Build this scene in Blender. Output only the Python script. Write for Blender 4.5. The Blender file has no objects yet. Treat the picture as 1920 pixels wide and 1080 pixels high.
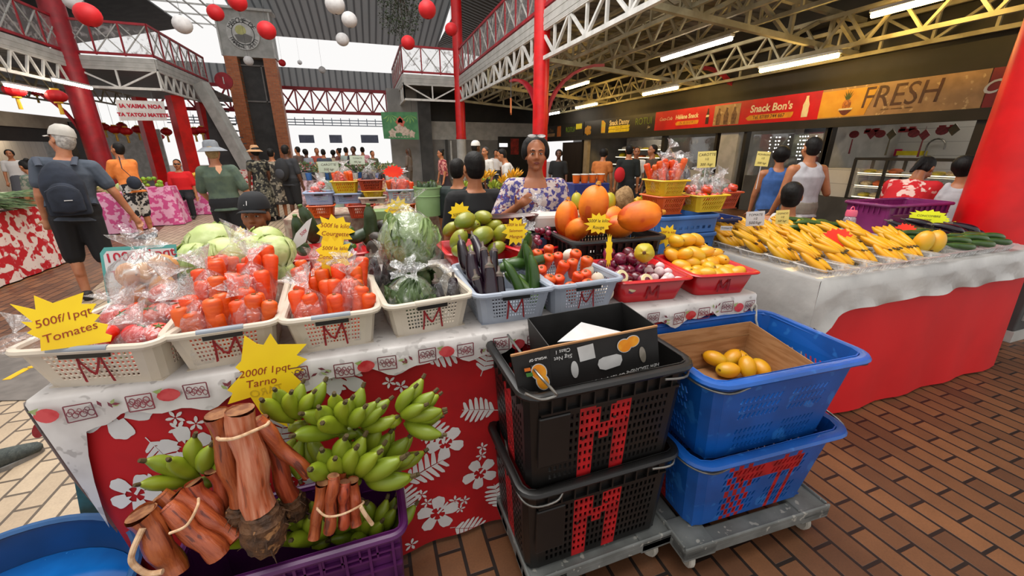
import bpy, bmesh, math, random
from mathutils import Vector as V, Matrix, Euler
from math import sin, cos, pi, radians as R
random.seed(7)
S = bpy.context.scene
COL = S.collection
# ---------------------------------------------------------------- camera frame (image taken as 1920x1080)
H, FPX, YAW = 1.6, 750.0, R(19.4)
PIT = math.atan(257 / 750)
cp_, sp_, cy_, sy_ = cos(PIT), sin(PIT), cos(YAW), sin(YAW)
def ray(px, py):
    yu = 540 - py
    r, f, u = px - 960, FPX * cp_ + yu * sp_, yu * cp_ - FPX * sp_
    return V((r * cy_ + f * sy_, f * cy_ - r * sy_, u))
CAM = V((0, 0, H))
def atz(px, py, z):
    d = ray(px, py); return CAM + d * ((z - H) / d.z)
def aty(px, py, y):
    d = ray(px, py); return CAM + d * (y / d.y)
def atx(px, py, x):
    d = ray(px, py); return CAM + d * (x / d.x)
def atf(px, py, f):
    d = ray(px, py); return CAM + d * (f / (d.x * sy_ + d.y * cy_))
cam = bpy.data.cameras.new('camera'); camo = bpy.data.objects.new('camera', cam); COL.objects.link(camo)
camo.location = CAM; camo.rotation_euler = (pi / 2 - PIT, 0, -YAW)
cam.sensor_width = 36; cam.lens = 36 * FPX / 1920; cam.clip_start = .02; cam.clip_end = 300
S.camera = camo
S.view_settings.view_transform = 'Standard'; S.view_settings.look = 'None'
S.view_settings.gamma = 1; S.view_settings.use_curve_mapping = False
try:
    S.cycles.use_denoising = True; S.cycles.transparent_max_bounces = 24; S.cycles.max_bounces = 7
    S.cycles.sample_clamp_indirect = 6
except Exception: pass
# ---------------------------------------------------------------- materials
def lin(c):
    if isinstance(c, str):
        c = c.lstrip('#'); c = [int(c[i:i + 2], 16) / 255 for i in (0, 2, 4)]
    return tuple((x / 12.92 if x <= .04045 else ((x + .055) / 1.055) ** 2.4) for x in c[:3]) + (1,)
MATS = {}
def newmat(name):
    m = bpy.data.materials.new(name); m.use_nodes = True
    nt = m.node_tree; b = nt.nodes['Principled BSDF']; MATS[name] = m
    return m, nt, b
def N(nt, t, **kw):
    n = nt.nodes.new(t)
    for k, v in kw.items():
        if k in n.inputs: n.inputs[k].default_value = v
        else: setattr(n, k, v)
    return n
def pm(name, c, c2=None, scale=8, lo=.4, hi=.6, rough=.5, bump=0, bscale=None, metal=0, coat=0, rnd=0, sss=0, detail=3, stretch=None, spec=.5, c3=None, s3=30, t3=.66, wave=0):
    """procedural surface: two-colour noise, optional third-colour specks, bump and a random shade per object"""
    if name in MATS: return MATS[name]
    m, nt, b = newmat(name); L = nt.links.new
    b.inputs['Roughness'].default_value = rough; b.inputs['Metallic'].default_value = metal
    b.inputs['Specular IOR Level'].default_value = spec
    if coat: b.inputs['Coat Weight'].default_value = coat; b.inputs['Coat Roughness'].default_value = .12
    if sss: b.inputs['Subsurface Weight'].default_value = sss; b.inputs['Subsurface Radius'].default_value = (.02, .01, .006)
    tc = N(nt, 'ShaderNodeTexCoord'); src = tc.outputs['Object']
    if stretch:
        mp = N(nt, 'ShaderNodeMapping'); mp.inputs['Scale'].default_value = stretch; L(src, mp.inputs[0]); src = mp.outputs[0]
    out = None
    if c2 is not None:
        n = N(nt, 'ShaderNodeTexNoise', Scale=scale, Detail=detail); L(src, n.inputs['Vector'])
        r = N(nt, 'ShaderNodeValToRGB'); L(n.outputs[0], r.inputs[0])
        e = r.color_ramp.elements; e[0].position = lo; e[1].position = hi; e[0].color = lin(c); e[1].color = lin(c2)
        out = r.outputs[0]
    else:
        q = N(nt, 'ShaderNodeRGB'); q.outputs[0].default_value = lin(c); out = q.outputs[0]
    if c3 is not None:
        n3 = N(nt, 'ShaderNodeTexNoise', Scale=s3, Detail=2); L(src, n3.inputs['Vector'])
        r3 = N(nt, 'ShaderNodeValToRGB'); L(n3.outputs[0], r3.inputs[0])
        e = r3.color_ramp.elements; e[0].position = t3; e[1].position = t3 + .04; e[0].color = (0, 0, 0, 1); e[1].color = (1, 1, 1, 1)
        mx = N(nt, 'ShaderNodeMixRGB'); L(r3.outputs[0], mx.inputs[0]); L(out, mx.inputs[1]); mx.inputs[2].default_value = lin(c3); out = mx.outputs[0]
    if rnd:
        oi = N(nt, 'ShaderNodeObjectInfo'); mr = N(nt, 'ShaderNodeMapRange'); L(oi.outputs['Random'], mr.inputs[0])
        mr.inputs[3].default_value = 1 - rnd; mr.inputs[4].default_value = 1 + rnd
        hs = N(nt, 'ShaderNodeHueSaturation'); L(mr.outputs[0], hs.inputs['Value']); L(out, hs.inputs['Color'])
        mr2 = N(nt, 'ShaderNodeMapRange'); L(oi.outputs['Random'], mr2.inputs[0]); mr2.inputs[3].default_value = .5 + rnd * .06; mr2.inputs[4].default_value = .5 - rnd * .06
        L(mr2.outputs[0], hs.inputs['Hue']); out = hs.outputs[0]
    L(out, b.inputs['Base Color'])
    if bump:
        nb = N(nt, 'ShaderNodeTexNoise', Scale=bscale or scale * 3, Detail=4); L(src, nb.inputs['Vector'])
        bp = N(nt, 'ShaderNodeBump', Strength=bump, Distance=.01); L(nb.outputs[0], bp.inputs['Height']); L(bp.outputs[0], b.inputs['Normal'])
    return m
def emit(name, c, s):
    if name in MATS: return MATS[name]
    m, nt, b = newmat(name)
    b.inputs['Base Color'].default_value = lin(c); b.inputs['Emission Color'].default_value = lin(c); b.inputs['Emission Strength'].default_value = s
    return m
def film(name, tint='ffffff', dens=.10, gl=.16, bscale=30, bump=.6, rough=.22):
    """thin clear plastic: mostly see-through, wrinkled shine, a little milky"""
    if name in MATS: return MATS[name]
    m, nt, b = newmat(name); L = nt.links.new; nt.nodes.remove(b)
    o = nt.nodes['Material Output']
    tr = N(nt, 'ShaderNodeBsdfTransparent'); tr.inputs[0].default_value = (1, 1, 1, 1)
    g = N(nt, 'ShaderNodeBsdfGlossy'); g.inputs['Roughness'].default_value = rough
    d = N(nt, 'ShaderNodeBsdfDiffuse'); d.inputs[0].default_value = lin(tint)
    tc = N(nt, 'ShaderNodeTexCoord'); n = N(nt, 'ShaderNodeTexNoise', Scale=bscale, Detail=3, Distortion=1.5); L(tc.outputs['Object'], n.inputs['Vector'])
    bp = N(nt, 'ShaderNodeBump', Strength=bump, Distance=.02); L(n.outputs[0], bp.inputs['Height']); L(bp.outputs[0], g.inputs['Normal'])
    lw = N(nt, 'ShaderNodeLayerWeight', Blend=.35); L(bp.outputs[0], lw.inputs['Normal'])
    ma = N(nt, 'ShaderNodeMath', operation='MULTIPLY_ADD'); L(lw.outputs['Facing'], ma.inputs[0]); ma.inputs[1].default_value = .3; ma.inputs[2].default_value = gl
    rp = N(nt, 'ShaderNodeValToRGB'); L(n.outputs[0], rp.inputs[0]); e = rp.color_ramp.elements
    e[0].position = .52; e[0].color = (dens * .4,) * 3 + (1,); e[1].position = .72; e[1].color = (min(1, dens * 3.5),) * 3 + (1,)
    m1 = N(nt, 'ShaderNodeMixShader'); L(rp.outputs[0], m1.inputs[0]); L(tr.outputs[0], m1.inputs[1]); L(d.outputs[0], m1.inputs[2])
    m2 = N(nt, 'ShaderNodeMixShader'); L(ma.outputs[0], m2.inputs[0]); L(m1.outputs[0], m2.inputs[1]); L(g.outputs[0], m2.inputs[2])
    L(m2.outputs[0], o.inputs[0]); return m
# ---------------------------------------------------------------- mesh building
class MB:
    def __init__(s): s.v = []; s.f = []; s.m = []
    def add(s, vs, fs, mi=0, M=None):
        n = len(s.v)
        s.v += [tuple(M @ V(p)) for p in vs] if M is not None else [tuple(p) for p in vs]
        s.f += [tuple(i + n for i in f) for f in fs]; s.m += [mi] * len(fs); return s
    def box(s, c, d, mi=0, M=None, rz=0):
        x, y, z = d[0] / 2, d[1] / 2, d[2] / 2
        T = Matrix.Translation(c) @ Matrix.Rotation(rz, 4, 'Z')
        if M is not None: T = M @ T
        return s.add([(a, b, e) for a in (-x, x) for b in (-y, y) for e in (-z, z)],
                     [(0, 1, 3, 2), (4, 6, 7, 5), (0, 4, 5, 1), (2, 3, 7, 6), (0, 2, 6, 4), (1, 5, 7, 3)], mi, T)
    def bar(s, a, b, w=.05, h=None, mi=0, up=(0, 0, 1)):
        a, b = V(a), V(b); h = h or w; d = (b - a)
        if d.length < 1e-6: return s
        t = d.normalized(); u = V(up)
        if abs(t.dot(u)) > .98: u = V((1, 0, 0))
        x = t.cross(u).normalized(); y = x.cross(t); vs = []
        for p in (a, b): vs += [p + x * i * w / 2 + y * j * h / 2 for i, j in ((-1, -1), (1, -1), (1, 1), (-1, 1))]
        return s.add(vs, [(0, 1, 2, 3), (7, 6, 5, 4), (0, 4, 5, 1), (1, 5, 6, 2), (2, 6, 7, 3), (3, 7, 4, 0)], mi)
    def loft(s, pts, rad, n=8, mi=0, closed=False, up=(0, 0, 1), caps=True, M=None, ph=0):
        """tube along pts; rad = number, or list of numbers / (rx, ry)"""
        P = [V(p) for p in pts]; k = len(P); vs = []; fs = []
        u = V(up)
        for i, p in enumerate(P):
            t = (P[(i + 1) % k] - P[i - 1]) if closed else (P[min(i + 1, k - 1)] - P[max(i - 1, 0)])
            t = t.normalized() if t.length > 1e-9 else V((0, 0, 1))
            if i == 0 and abs(t.dot(u)) > .95: u = V((1, 0, 0)) if abs(t.x) < .9 else V((0, 1, 0))
            x = t.cross(u)
            if x.length < 1e-4: x = t.orthogonal()
            x.normalize(); y = x.cross(t); u = y if not closed else u
            r = rad[i] if isinstance(rad, (list, tuple)) else rad
            rx, ry = r if isinstance(r, (list, tuple)) else (r, r)
            vs += [p + x * cos(2 * pi * j / n + ph) * rx + y * sin(2 * pi * j / n + ph) * ry for j in range(n)]
        for i in range(k if closed else k - 1):
            a, b = i * n, ((i + 1) % k) * n
            fs += [(a + j, a + (j + 1) % n, b + (j + 1) % n, b + j) for j in range(n)]
        if caps and not closed: fs += [tuple(range(n))[::-1], tuple((k - 1) * n + j for j in range(n))]
        return s.add(vs, fs, mi, M)
    def ell(s, c, r, M=None, nu=14, nv=9, mi=0, fn=None):
        vs = []; fs = []
        for i in range(nv + 1):
            th = pi * i / nv
            for j in range(nu):
                a = 2 * pi * j / nu; d = V((sin(th) * cos(a), sin(th) * sin(a), cos(th)))
                k = fn(d) if fn else 1
                vs.append((c[0] + d.x * r[0] * k, c[1] + d.y * r[1] * k, c[2] + d.z * r[2] * k))
        for i in range(nv):
            for j in range(nu):
                a, b = i * nu + j, i * nu + (j + 1) % nu; fs.append((a, a + nu, b + nu, b))
        return s.add(vs, fs, mi, M)
    def lathe(s, prof, n=20, mi=0, M=None, fn=None):
        vs = []; fs = []
        for r, z in prof:
            for j in range(n):
                a = 2 * pi * j / n; k = fn(a, z) if fn else 1
                vs.append((r * cos(a) * k, r * sin(a) * k, z))
        for i in range(len(prof) - 1):
            fs += [(i * n + j, i * n + (j + 1) % n, (i + 1) * n + (j + 1) % n, (i + 1) * n + j) for j in range(n)]
        return s.add(vs, fs, mi, M)
    def poly(s, pts, M=None, mi=0): return s.add(pts, [tuple(range(len(pts)))], mi, M)
    def prism(s, pts, th, M=None, mi=0, ms=None):
        """2D outline (x, y) extruded along z from 0 to th"""
        n = len(pts); vs = [(p[0], p[1], 0) for p in pts] + [(p[0], p[1], th) for p in pts]
        s.add(vs, [tuple(range(n))[::-1], tuple(range(n, 2 * n))], mi, M)
        return s.add(vs, [(i, (i + 1) % n, n + (i + 1) % n, n + i) for i in range(n)], mi if ms is None else ms, M)
    def cap(s, a, b, ra, rb=None, n=10, mi=0, M=None):
        """rounded, tapering limb"""
        a, b = V(a), V(b); rb = ra if rb is None else rb; t = (b - a)
        if t.length < 1e-6: return s.ell(a, (ra,) * 3, M, mi=mi)
        t.normalize(); P = []; Q = []
        for q in (-.95, -.6, 0): P.append(a + t * ra * q); Q.append(ra * math.sqrt(max(0, 1 - q * q)))
        for q in (0, .6, .95): P.append(b + t * rb * q); Q.append(rb * math.sqrt(1 - q * q))
        return s.loft(P, Q, n, mi, M=M)
    def lattice(s, A, B, C, D, nx, ny, hx=.5, hy=.5, mx=.06, my=.1, sk=0, mi=0, skip=None):
        """panel A(bl) B(br) C(tr) D(tl) with nx*ny openings, margins mx/my; sk slants the openings"""
        A, B, C, D = map(V, (A, B, C, D))
        def q(u, v): return A * (1 - u) * (1 - v) + B * u * (1 - v) + C * u * v + D * (1 - u) * v
        us = [0] + [mx + (1 - 2 * mx) * i / nx for i in range(nx + 1)] + [1]
        ws = [0] + [my + (1 - 2 * my) * i / ny for i in range(ny + 1)] + [1]
        for i in range(nx + 2):
            for j in range(ny + 2):
                u0, u1, v0, v1 = us[i], us[i + 1], ws[j], ws[j + 1]
                if u1 - u0 < 1e-6 or v1 - v0 < 1e-6: continue
                o = [q(u0, v0), q(u1, v0), q(u1, v1), q(u0, v1)]
                k_ = mi(i - 1, j - 1) if callable(mi) else mi
                if i in (0, nx + 1) or j in (0, ny + 1) or (skip and skip(i - 1, j - 1)):
                    s.add(o, [(0, 1, 2, 3)], k_); continue
                du, dv = (u1 - u0) * (1 - hx) / 2, (v1 - v0) * (1 - hy) / 2; k = sk * (u1 - u0)
                s.add(o + [q(u0 + du - k, v0 + dv), q(u1 - du - k, v0 + dv), q(u1 - du + k, v1 - dv), q(u0 + du + k, v1 - dv)],
                      [(0, 1, 5, 4), (1, 2, 6, 5), (2, 3, 7, 6), (3, 0, 4, 7)], k_)
        return s
    def build(s, name, mats, parent=None, smooth=True, solid=0, bevel=0, sub=0, merge=False, vox=0, smo=0, ang=40, solo=1):
        me = bpy.data.meshes.new(name); me.from_pydata(s.v, [], s.f)
        if not isinstance(mats, (list, tuple)): mats = [mats]
        for m in mats: me.materials.append(m)
        me.polygons.foreach_set('material_index', s.m)
        bm = bmesh.new(); bm.from_mesh(me)
        if merge: bmesh.ops.remove_doubles(bm, verts=bm.verts, dist=1e-5)
        bmesh.ops.recalc_face_normals(bm, faces=bm.faces) if not merge else None
        bm.to_mesh(me); bm.free()
        if smooth:
            me.polygons.foreach_set('use_smooth', [True] * len(me.polygons))
            if not vox and ang < 180: me.set_sharp_from_angle(angle=R(ang))
        me.update()
        o = bpy.data.objects.new(name, me); COL.objects.link(o)
        if parent is not None: o.parent = parent
        if vox:
            r = o.modifiers.new('remesh', 'REMESH'); r.mode = 'VOXEL'; r.voxel_size = vox; r.use_smooth_shade = True
            sm = o.modifiers.new('smooth', 'SMOOTH'); sm.iterations = smo or 3; sm.factor = .5
        if solid:
            q = o.modifiers.new('solid', 'SOLIDIFY'); q.thickness = solid; q.offset = -solo
        if bevel:
            q = o.modifiers.new('bevel', 'BEVEL'); q.width = bevel; q.segments = 2; q.limit_method = 'ANGLE'
        if sub:
            q = o.modifiers.new('sub', 'SUBSURF'); q.levels = sub; q.render_levels = sub
        return o
def tag(o, label, cat, group=None, kind=None):
    o['label'] = label; o['category'] = cat
    if group: o['group'] = group
    if kind: o['kind'] = kind
    return o
def thing(name, label, cat, loc=(0, 0, 0), rz=0, group=None, rot=None, sc=1):
    o = bpy.data.objects.new(name, None); COL.objects.link(o); o.empty_display_size = .05
    o.location = loc; o.rotation_euler = rot if rot is not None else (0, 0, rz); o.scale = (sc,) * 3
    return tag(o, label, cat, group)
def struct(o): o['kind'] = 'structure'; return o
KIDS = {}
def dup(root, loc=None, rot=None, label=None, group=None, sc=None):
    """a copy of a thing together with copies of its parts and sub-parts"""
    def cp(o, par):
        c = o.copy(); COL.objects.link(c)
        if par is not None: c.parent = par
        for k in list(o.children): cp(k, c)
        return c
    r = cp(root, None)
    if loc is not None: r.location = loc
    if rot is not None: r.rotation_euler = rot
    if sc is not None: r.scale = sc if isinstance(sc, (tuple, list)) else (sc,) * 3
    if label: r['label'] = label
    if group: r['group'] = group
    return r
class Kind:
    """one built prototype; the first use places it, later uses copy it"""
    def __init__(s, fn, cat): s.o = fn(); s.cat = cat; s.used = False
    def put(s, loc, rot=(0, 0, 0), label='', group=None, sc=1):
        if not s.used: o = s.o; s.used = True
        else: o = dup(s.o)
        if 'group' in o: del o['group']
        o.location = loc; o.rotation_euler = rot; o.scale = sc if isinstance(sc, (tuple, list)) else (sc,) * 3
        return tag(o, label, s.cat, group)
def text(body, size, mat, parent, M, name='lettering', shear=0, align='CENTER', ext=.0006, off=0, sp=1, line=1):
    c = bpy.data.curves.new(name, 'FONT'); c.body = body; c.size = size; c.shear = shear; c.align_x = align; c.align_y = 'CENTER'
    c.extrude = ext; c.offset = off; c.space_character = sp; c.space_line = line; c.resolution_u = 3; c.materials.append(mat)
    tmp = bpy.data.objects.new(name, c); me = bpy.data.meshes.new_from_object(tmp); bpy.data.objects.remove(tmp)
    me.name = name
    o = bpy.data.objects.new(name, me); COL.objects.link(o); o.parent = parent; o.matrix_local = M; return o
def frame(p, n, up=(0, 0, 1), roll=0):
    """matrix with z = n, y ~ up at p"""
    z = V(n).normalized(); x = V(up).cross(z).normalized(); y = z.cross(x)
    M = Matrix((x, y, z)).transposed().to_4x4(); M.translation = p
    return M @ Matrix.Rotation(roll, 4, 'Z')
def aim(d, spin=0):
    """euler turning local +z onto d"""
    q = V(d).normalized().to_track_quat('Z', 'Y').to_matrix() @ Matrix.Rotation(spin, 3, 'Z'); return q.to_euler()
def rr(w, d, r, n=4):
    """rounded rectangle, counter-clockwise"""
    P = []
    for cx, cy, a0 in ((w / 2 - r, d / 2 - r, 0), (-w / 2 + r, d / 2 - r, pi / 2), (-w / 2 + r, -d / 2 + r, pi), (w / 2 - r, -d / 2 + r, 1.5 * pi)):
        P += [(cx + r * cos(a0 + pi / 2 * i / n), cy + r * sin(a0 + pi / 2 * i / n)) for i in range(n + 1)]
    return P
rnd = random.uniform
# ================================================================ SETTING
def brickmat(name, c1, c2, mortar, w=.25, h=.108, rot=pi / 2, ms=.008, rough=.45, bump=.4, noise=.25):
    m, nt, b = newmat(name); L = nt.links.new
    tc = N(nt, 'ShaderNodeTexCoord'); mp = N(nt, 'ShaderNodeMapping'); mp.inputs['Rotation'].default_value = (0, 0, rot); L(tc.outputs['Object'], mp.inputs[0])
    br = N(nt, 'ShaderNodeTexBrick', Scale=1.0); L(mp.outputs[0], br.inputs['Vector'])
    br.inputs['Brick Width'].default_value = w; br.inputs['Row Height'].default_value = h; br.inputs['Mortar Size'].default_value = ms; br.inputs['Mortar Smooth'].default_value = .2
    br.inputs['Color1'].default_value = lin(c1); br.inputs['Color2'].default_value = lin(c2); br.inputs['Mortar'].default_value = lin(mortar)
    n = N(nt, 'ShaderNodeTexNoise', Scale=9, Detail=5); L(tc.outputs['Object'], n.inputs['Vector'])
    n2 = N(nt, 'ShaderNodeTexNoise', Scale=130, Detail=2); L(tc.outputs['Object'], n2.inputs['Vector'])
    ad = N(nt, 'ShaderNodeMath', operation='ADD'); L(n.outputs[0], ad.inputs[0]); L(n2.outputs[0], ad.inputs[1])
    mr = N(nt, 'ShaderNodeMapRange'); L(ad.outputs[0], mr.inputs[0]); mr.inputs[1].default_value = .5; mr.inputs[2].default_value = 1.5; mr.inputs[3].default_value = 1 - noise; mr.inputs[4].default_value = 1 + noise
    hs = N(nt, 'ShaderNodeHueSaturation'); L(br.outputs['Color'], hs.inputs['Color']); L(mr.outputs[0], hs.inputs['Value']); L(hs.outputs[0], b.inputs['Base Color'])
    b.inputs['Roughness'].default_value = rough
    bp = N(nt, 'ShaderNodeBump', Strength=bump, Distance=.004, invert=True); L(br.outputs['Fac'], bp.inputs['Height']); L(bp.outputs[0], b.inputs['Normal'])
    return m
M_tile = brickmat('terracotta tiles', '774e30', '533522', '1c120c')
M_beige = brickmat('pale tiles', 'b09c83', 'a08c74', '564a3e', noise=.18)
M_conc = pm('grey concrete', '6b645e', '5a544f', 6, rough=.7, bump=.2)
M_red = pm('red paint', 'd8060c', 'c00409', 3, rough=.38)
M_darkred = pm('dark red paint', 'a81826', '8d1420', 3, rough=.45)
M_white = pm('white steel paint', 'd9d8d4', 'c4c3be', 4, rough=.5)
M_lgrey = pm('pale grey paint', 'b9b8b3', 'a8a7a2', 3, rough=.55)
M_grey = pm('grey wall paint', '8a8884', '7c7a77', 2, rough=.7)
M_dgrey = pm('dark grey paint', '4a4a49', '3d3d3d', 2, rough=.7)
M_black = pm('black paint', '17150f', '221d18', 2, rough=.6)
M_joist = pm('cream steel paint', 'a9a285', '8f886d', 3, rough=.55)
M_glassmesh = film('railing mesh', 'a9a4a2', .45, .02, 3, .0, .5)
def corrug(name, c1, c2, axis, freq, rough=.5):
    m, nt, b = newmat(name); L = nt.links.new
    tc = N(nt, 'ShaderNodeTexCoord'); w = N(nt, 'ShaderNodeTexWave', Scale=freq); w.bands_direction = axis; L(tc.outputs['Object'], w.inputs['Vector'])
    r = N(nt, 'ShaderNodeValToRGB'); L(w.outputs[0], r.inputs[0]); e = r.color_ramp.elements
    e[0].color = lin(c2); e[1].color = lin(c1); e[0].position = .05; e[1].position = .3; L(r.outputs[0], b.inputs['Base Color'])
    bp = N(nt, 'ShaderNodeBump', Strength=.6, Distance=.05); L(w.outputs[0], bp.inputs['Height']); L(bp.outputs[0], b.inputs['Normal'])
    b.inputs['Roughness'].default_value = rough; return m
M_roof = corrug('corrugated roof sheet', 'c6c8c9', '8b8e91', 'X', .75)
M_roofd = corrug('dark corrugated deck', '5b5952', '3c3a35', 'Y', .9)

def plane(name, pts, mat, th=.05):
    o = MB().poly(pts).build(name, mat, smooth=False, solid=th); return struct(o)
nt = M_roof.node_tree; b_ = nt.nodes['Principled BSDF']; tl = N(nt, 'ShaderNodeBsdfTranslucent'); tl.inputs[0].default_value = (.62, .64, .66, 1); mx = N(nt, 'ShaderNodeMixShader'); mx.inputs[0].default_value = .45
nt.links.new(b_.outputs[0], mx.inputs[1]); nt.links.new(tl.outputs[0], mx.inputs[2]); nt.links.new(mx.outputs[0], nt.nodes['Material Output'].inputs[0])
nt.links.new([n for n in nt.nodes if n.type == 'VALTORGB'][0].outputs[0], tl.inputs[0])
plane('floor', [(-30, -3, 0), (30, -3, 0), (30, 60, 0), (-30, 60, 0)], M_tile)
plane('floor_pale', [(-12, -3, .004), (-.5, -3, .004), (-.5, 1.9, .004), (-1.3, 3.35, .004), (-12, 3.6, .004)], M_beige, .003)
plane('floor_aisle', [(-3.1, 5.2, .004), (6, 5.2, .004), (6, 33, .004), (-6, 33, .004), (-4.6, 12, .004)], M_beige, .003)
plane('floor_concrete', [(-1.45, 3.0, .008), (-1.2, 2.2, .008), (-.8, 2.2, .008), (-.8, 4.2, .008), (-12, 4.2, .008), (-12, 3.35, .008), (-2.6, 3.35, .008)], M_conc, .003)
t = MB(); p = atz(12, 712, .012); q = atz(52, 690, .012); t.bar(p, q, .05, .004); t.bar(q, atz(120, 672, .012), .05, .004)
struct(t.build('trim_1', pm('yellow floor tape', 'e0b400', 'c89a10', 9), smooth=False))

# ---- world: bright overcast daylight
w = bpy.data.worlds.new('world'); S.world = w; w.use_nodes = True
bg = w.node_tree.nodes['Background']; bg.inputs[0].default_value = (1, .985, .97, 1); bg.inputs[1].default_value = 1.05
S.view_settings.exposure = -.1

# daylight falling through the hall's roof glazing
ld = bpy.data.lights.new('skylight', 'AREA'); ld.shape = 'RECTANGLE'; ld.size = 5; ld.size_y = 12; ld.energy = 1400; ld.color = (1, .97, .92)
lo = bpy.data.objects.new('skylight', ld); COL.objects.link(lo); lo.location = (-.5, 4.5, 9.0)
# ---- columns
def column(P, r, z0, z1, label, mat=M_red, foot=None, n=20, brace=None, lean=None):
    t = thing('column', label, 'column', (P[0], P[1], 0))
    m = MB(); m.loft([(0, 0, z0), (0, 0, z1)], r, n); m.build('shaft', mat, t)
    if z0 > .1:
        f = MB(); f.loft([(0, 0, 0), (0, 0, z0)], r * .98, n); f.build('footing', foot or M_grey, t)
    c = MB(); c.loft([(0, 0, z0 + .02), (0, 0, z0 + .09)], r * 1.09, n); c.build('collar', mat, t)
    for a, ext, zb, zt in (brace or []):
        b = MB(); P2 = []
        for i in range(9):
            k = i / 8 * pi / 2
            e = r * .8 + ext * (1 - cos(k)); P2.append((cos(a) * e, sin(a) * e, zb + (zt - zb) * sin(k)))
        for i in range(8): b.bar(P2[i], P2[i + 1], .16, .07)
        b.build('curved_brace', M_darkred, t)
    return t
CX, LX = 4.7, -9.8
column((4.90, 1.80), .25, 0, 9.0, 'thick bright red column at the end of the banana table')
column((CX, 11), .21, 0, 9.0, 'red column with two curved red brackets behind the woman in the floral dress', brace=[(0, 1.7, 2.3, 3.85), (pi / 2, 2.2, 2.3, 3.7)])
column((CX, 21), .24, 2.15, 9.0, 'red column on a grey footing before the pale grey back wall', foot=M_lgrey)
column((LX, 21), .36, 0, 9.5, 'thick dark red column at the corner of the white balcony', mat=M_darkred, brace=[(pi, 1.9, 1.9, 3.9)])
for (px, py, f, r, lab) in ((352, 318, 19.5, .5, 'square red pillar behind the shopper in the grey bucket hat'), (397, 280, 22, .36, 'red pillar beside the dark stair wall'),
                            (288, 318, 20, .42, 'dark red pillar under the hanging white welcome sign')):
    P = atf(px, 284, f); column((P.x, P.y), r * .7, 0, 3.9, lab, mat=M_red, n=4)
for (px, f, lab) in ((1388, 12.6, 'orange lit column piece above the red snack fascia'), (1101, 21, 'small red column above the dark snack fascia')):
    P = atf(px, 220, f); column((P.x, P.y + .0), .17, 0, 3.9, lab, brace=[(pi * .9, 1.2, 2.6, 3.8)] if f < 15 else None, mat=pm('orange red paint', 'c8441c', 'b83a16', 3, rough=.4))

# ---- trusses and balconies
def truss(A, B, h, n, label, mat=M_white, w=.09, wb=.06, style='N', group=None, name='truss'):
    A, B = V(A), V(B); t = thing(name, label, 'truss', A, group=group)
    a, b = V((0, 0, 0)), B - A; up = V((0, 0, h)); m = MB(); m.bar(a, b, w); m.build('bottom_chord', mat, t, smooth=False)
    m = MB(); m.bar(a + up, b + up, w); m.build('top_chord', mat, t, smooth=False); m = MB()
    for i in range(n + 1):
        p = a.lerp(b, i / n)
        if style in ('N', 'X'): m.bar(p, p + up, wb)
        if i < n:
            q = a.lerp(b, (i + 1) / n)
            if style == 'W':
                mid = a.lerp(b, (i + .5) / n); m.bar(p + up, mid, wb); m.bar(mid, q + up, wb)
            else:
                if style == 'X' or i % 2 == 0: m.bar(p + up, q, wb)
                if style == 'X' or i % 2 == 1: m.bar(p, q + up, wb)
    m.build('web', mat, t, smooth=False); return t
def balcony(A, B, z, label, n, rail=M_darkred, side=1, group=None):
    """deck fascia above a truss, then a railing with braces and wire mesh"""
    A, B = V((A[0], A[1], z)), V((B[0], B[1], z)); t = thing('balcony_edge', label, 'balcony', A, group=group); b = B - A
    m = MB()
    for k in range(5): m.bar(V((0, 0, .68 + k * .085)), b + V((0, 0, .68 + k * .085)), .10 + .015 * (k % 2), .082)
    m.build('fascia', M_lgrey, t, smooth=False)
    for zz, nm in ((1.16, 'bottom_rail'), (2.2, 'top_rail')):
        m = MB(); m.bar(V((0, 0, zz)), b + V((0, 0, zz)), .08); m.build(nm, rail, t, smooth=False)
    m = MB()
    for i in range(n):
        p, q = b * (i / n), b * ((i + 1) / n); m.bar(p + V((0, 0, 1.16)), q + V((0, 0, 2.2)), .035); m.bar(p + V((0, 0, 2.2)), q + V((0, 0, 1.16)), .035)
    m.build('cross_brace', M_lgrey, t, smooth=False)
    m = MB(); m.bar(V((0, 0, 1.1)), V((0, 0, 2.2)), .05); po = m.build('post', rail, t, smooth=False)
    for i in range(1, n + 1): c = po.copy(); COL.objects.link(c); c.location = b * (i / n)
    m = MB(); m.poly([V((0, 0, 1.16)), b + V((0, 0, 1.16)), b + V((0, 0, 2.2)), V((0, 0, 2.2))]); m.build('wire_mesh', M_glassmesh, t, smooth=False)
    return t
ZB = 3.88
for X, s, l in ((CX, 1, 'right'), (LX, -1, 'left')):
    for (y0, y1, n, lab) in ((0, 11, 14, 'overhead by the fluorescent ceiling' if s > 0 else 'over the left stalls'), (11, 21, 14, 'running back to the far red column' if s > 0 else 'running back to the dark red column')):
        truss((X, y0, ZB), (X, y1, ZB), .66, n, 'white steel lattice girder of the balcony ' + lab, style='N' if s > 0 else 'W')
        balcony((X, y0), (X, y1), ZB, 'grey balcony edge with red railing ' + lab, 10)
    x2 = X - s * 2.6
    truss((X, 21, ZB), (x2, 21, ZB), .66, 2, 'short white girder on the front of the ' + ('balcony by the hanging plant' if s > 0 else 'balcony over the welcome sign'))
    balcony((X, 21), (x2, 21), ZB, 'short balcony front with red railing ' + ('under the hanging plant' if s > 0 else 'above the welcome sign'), 3)
    truss((x2, 21, ZB), (x2, 27, ZB), .66, 8, 'white girder of the inner balcony beside the ' + ('green banner' if s > 0 else 'stair'), style='W' if s < 0 else 'N')
    balcony((x2, 21), (x2, 27), ZB, 'inner balcony edge with red railing beside the ' + ('bright end wall' if s > 0 else 'clock tower'), 6)
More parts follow.
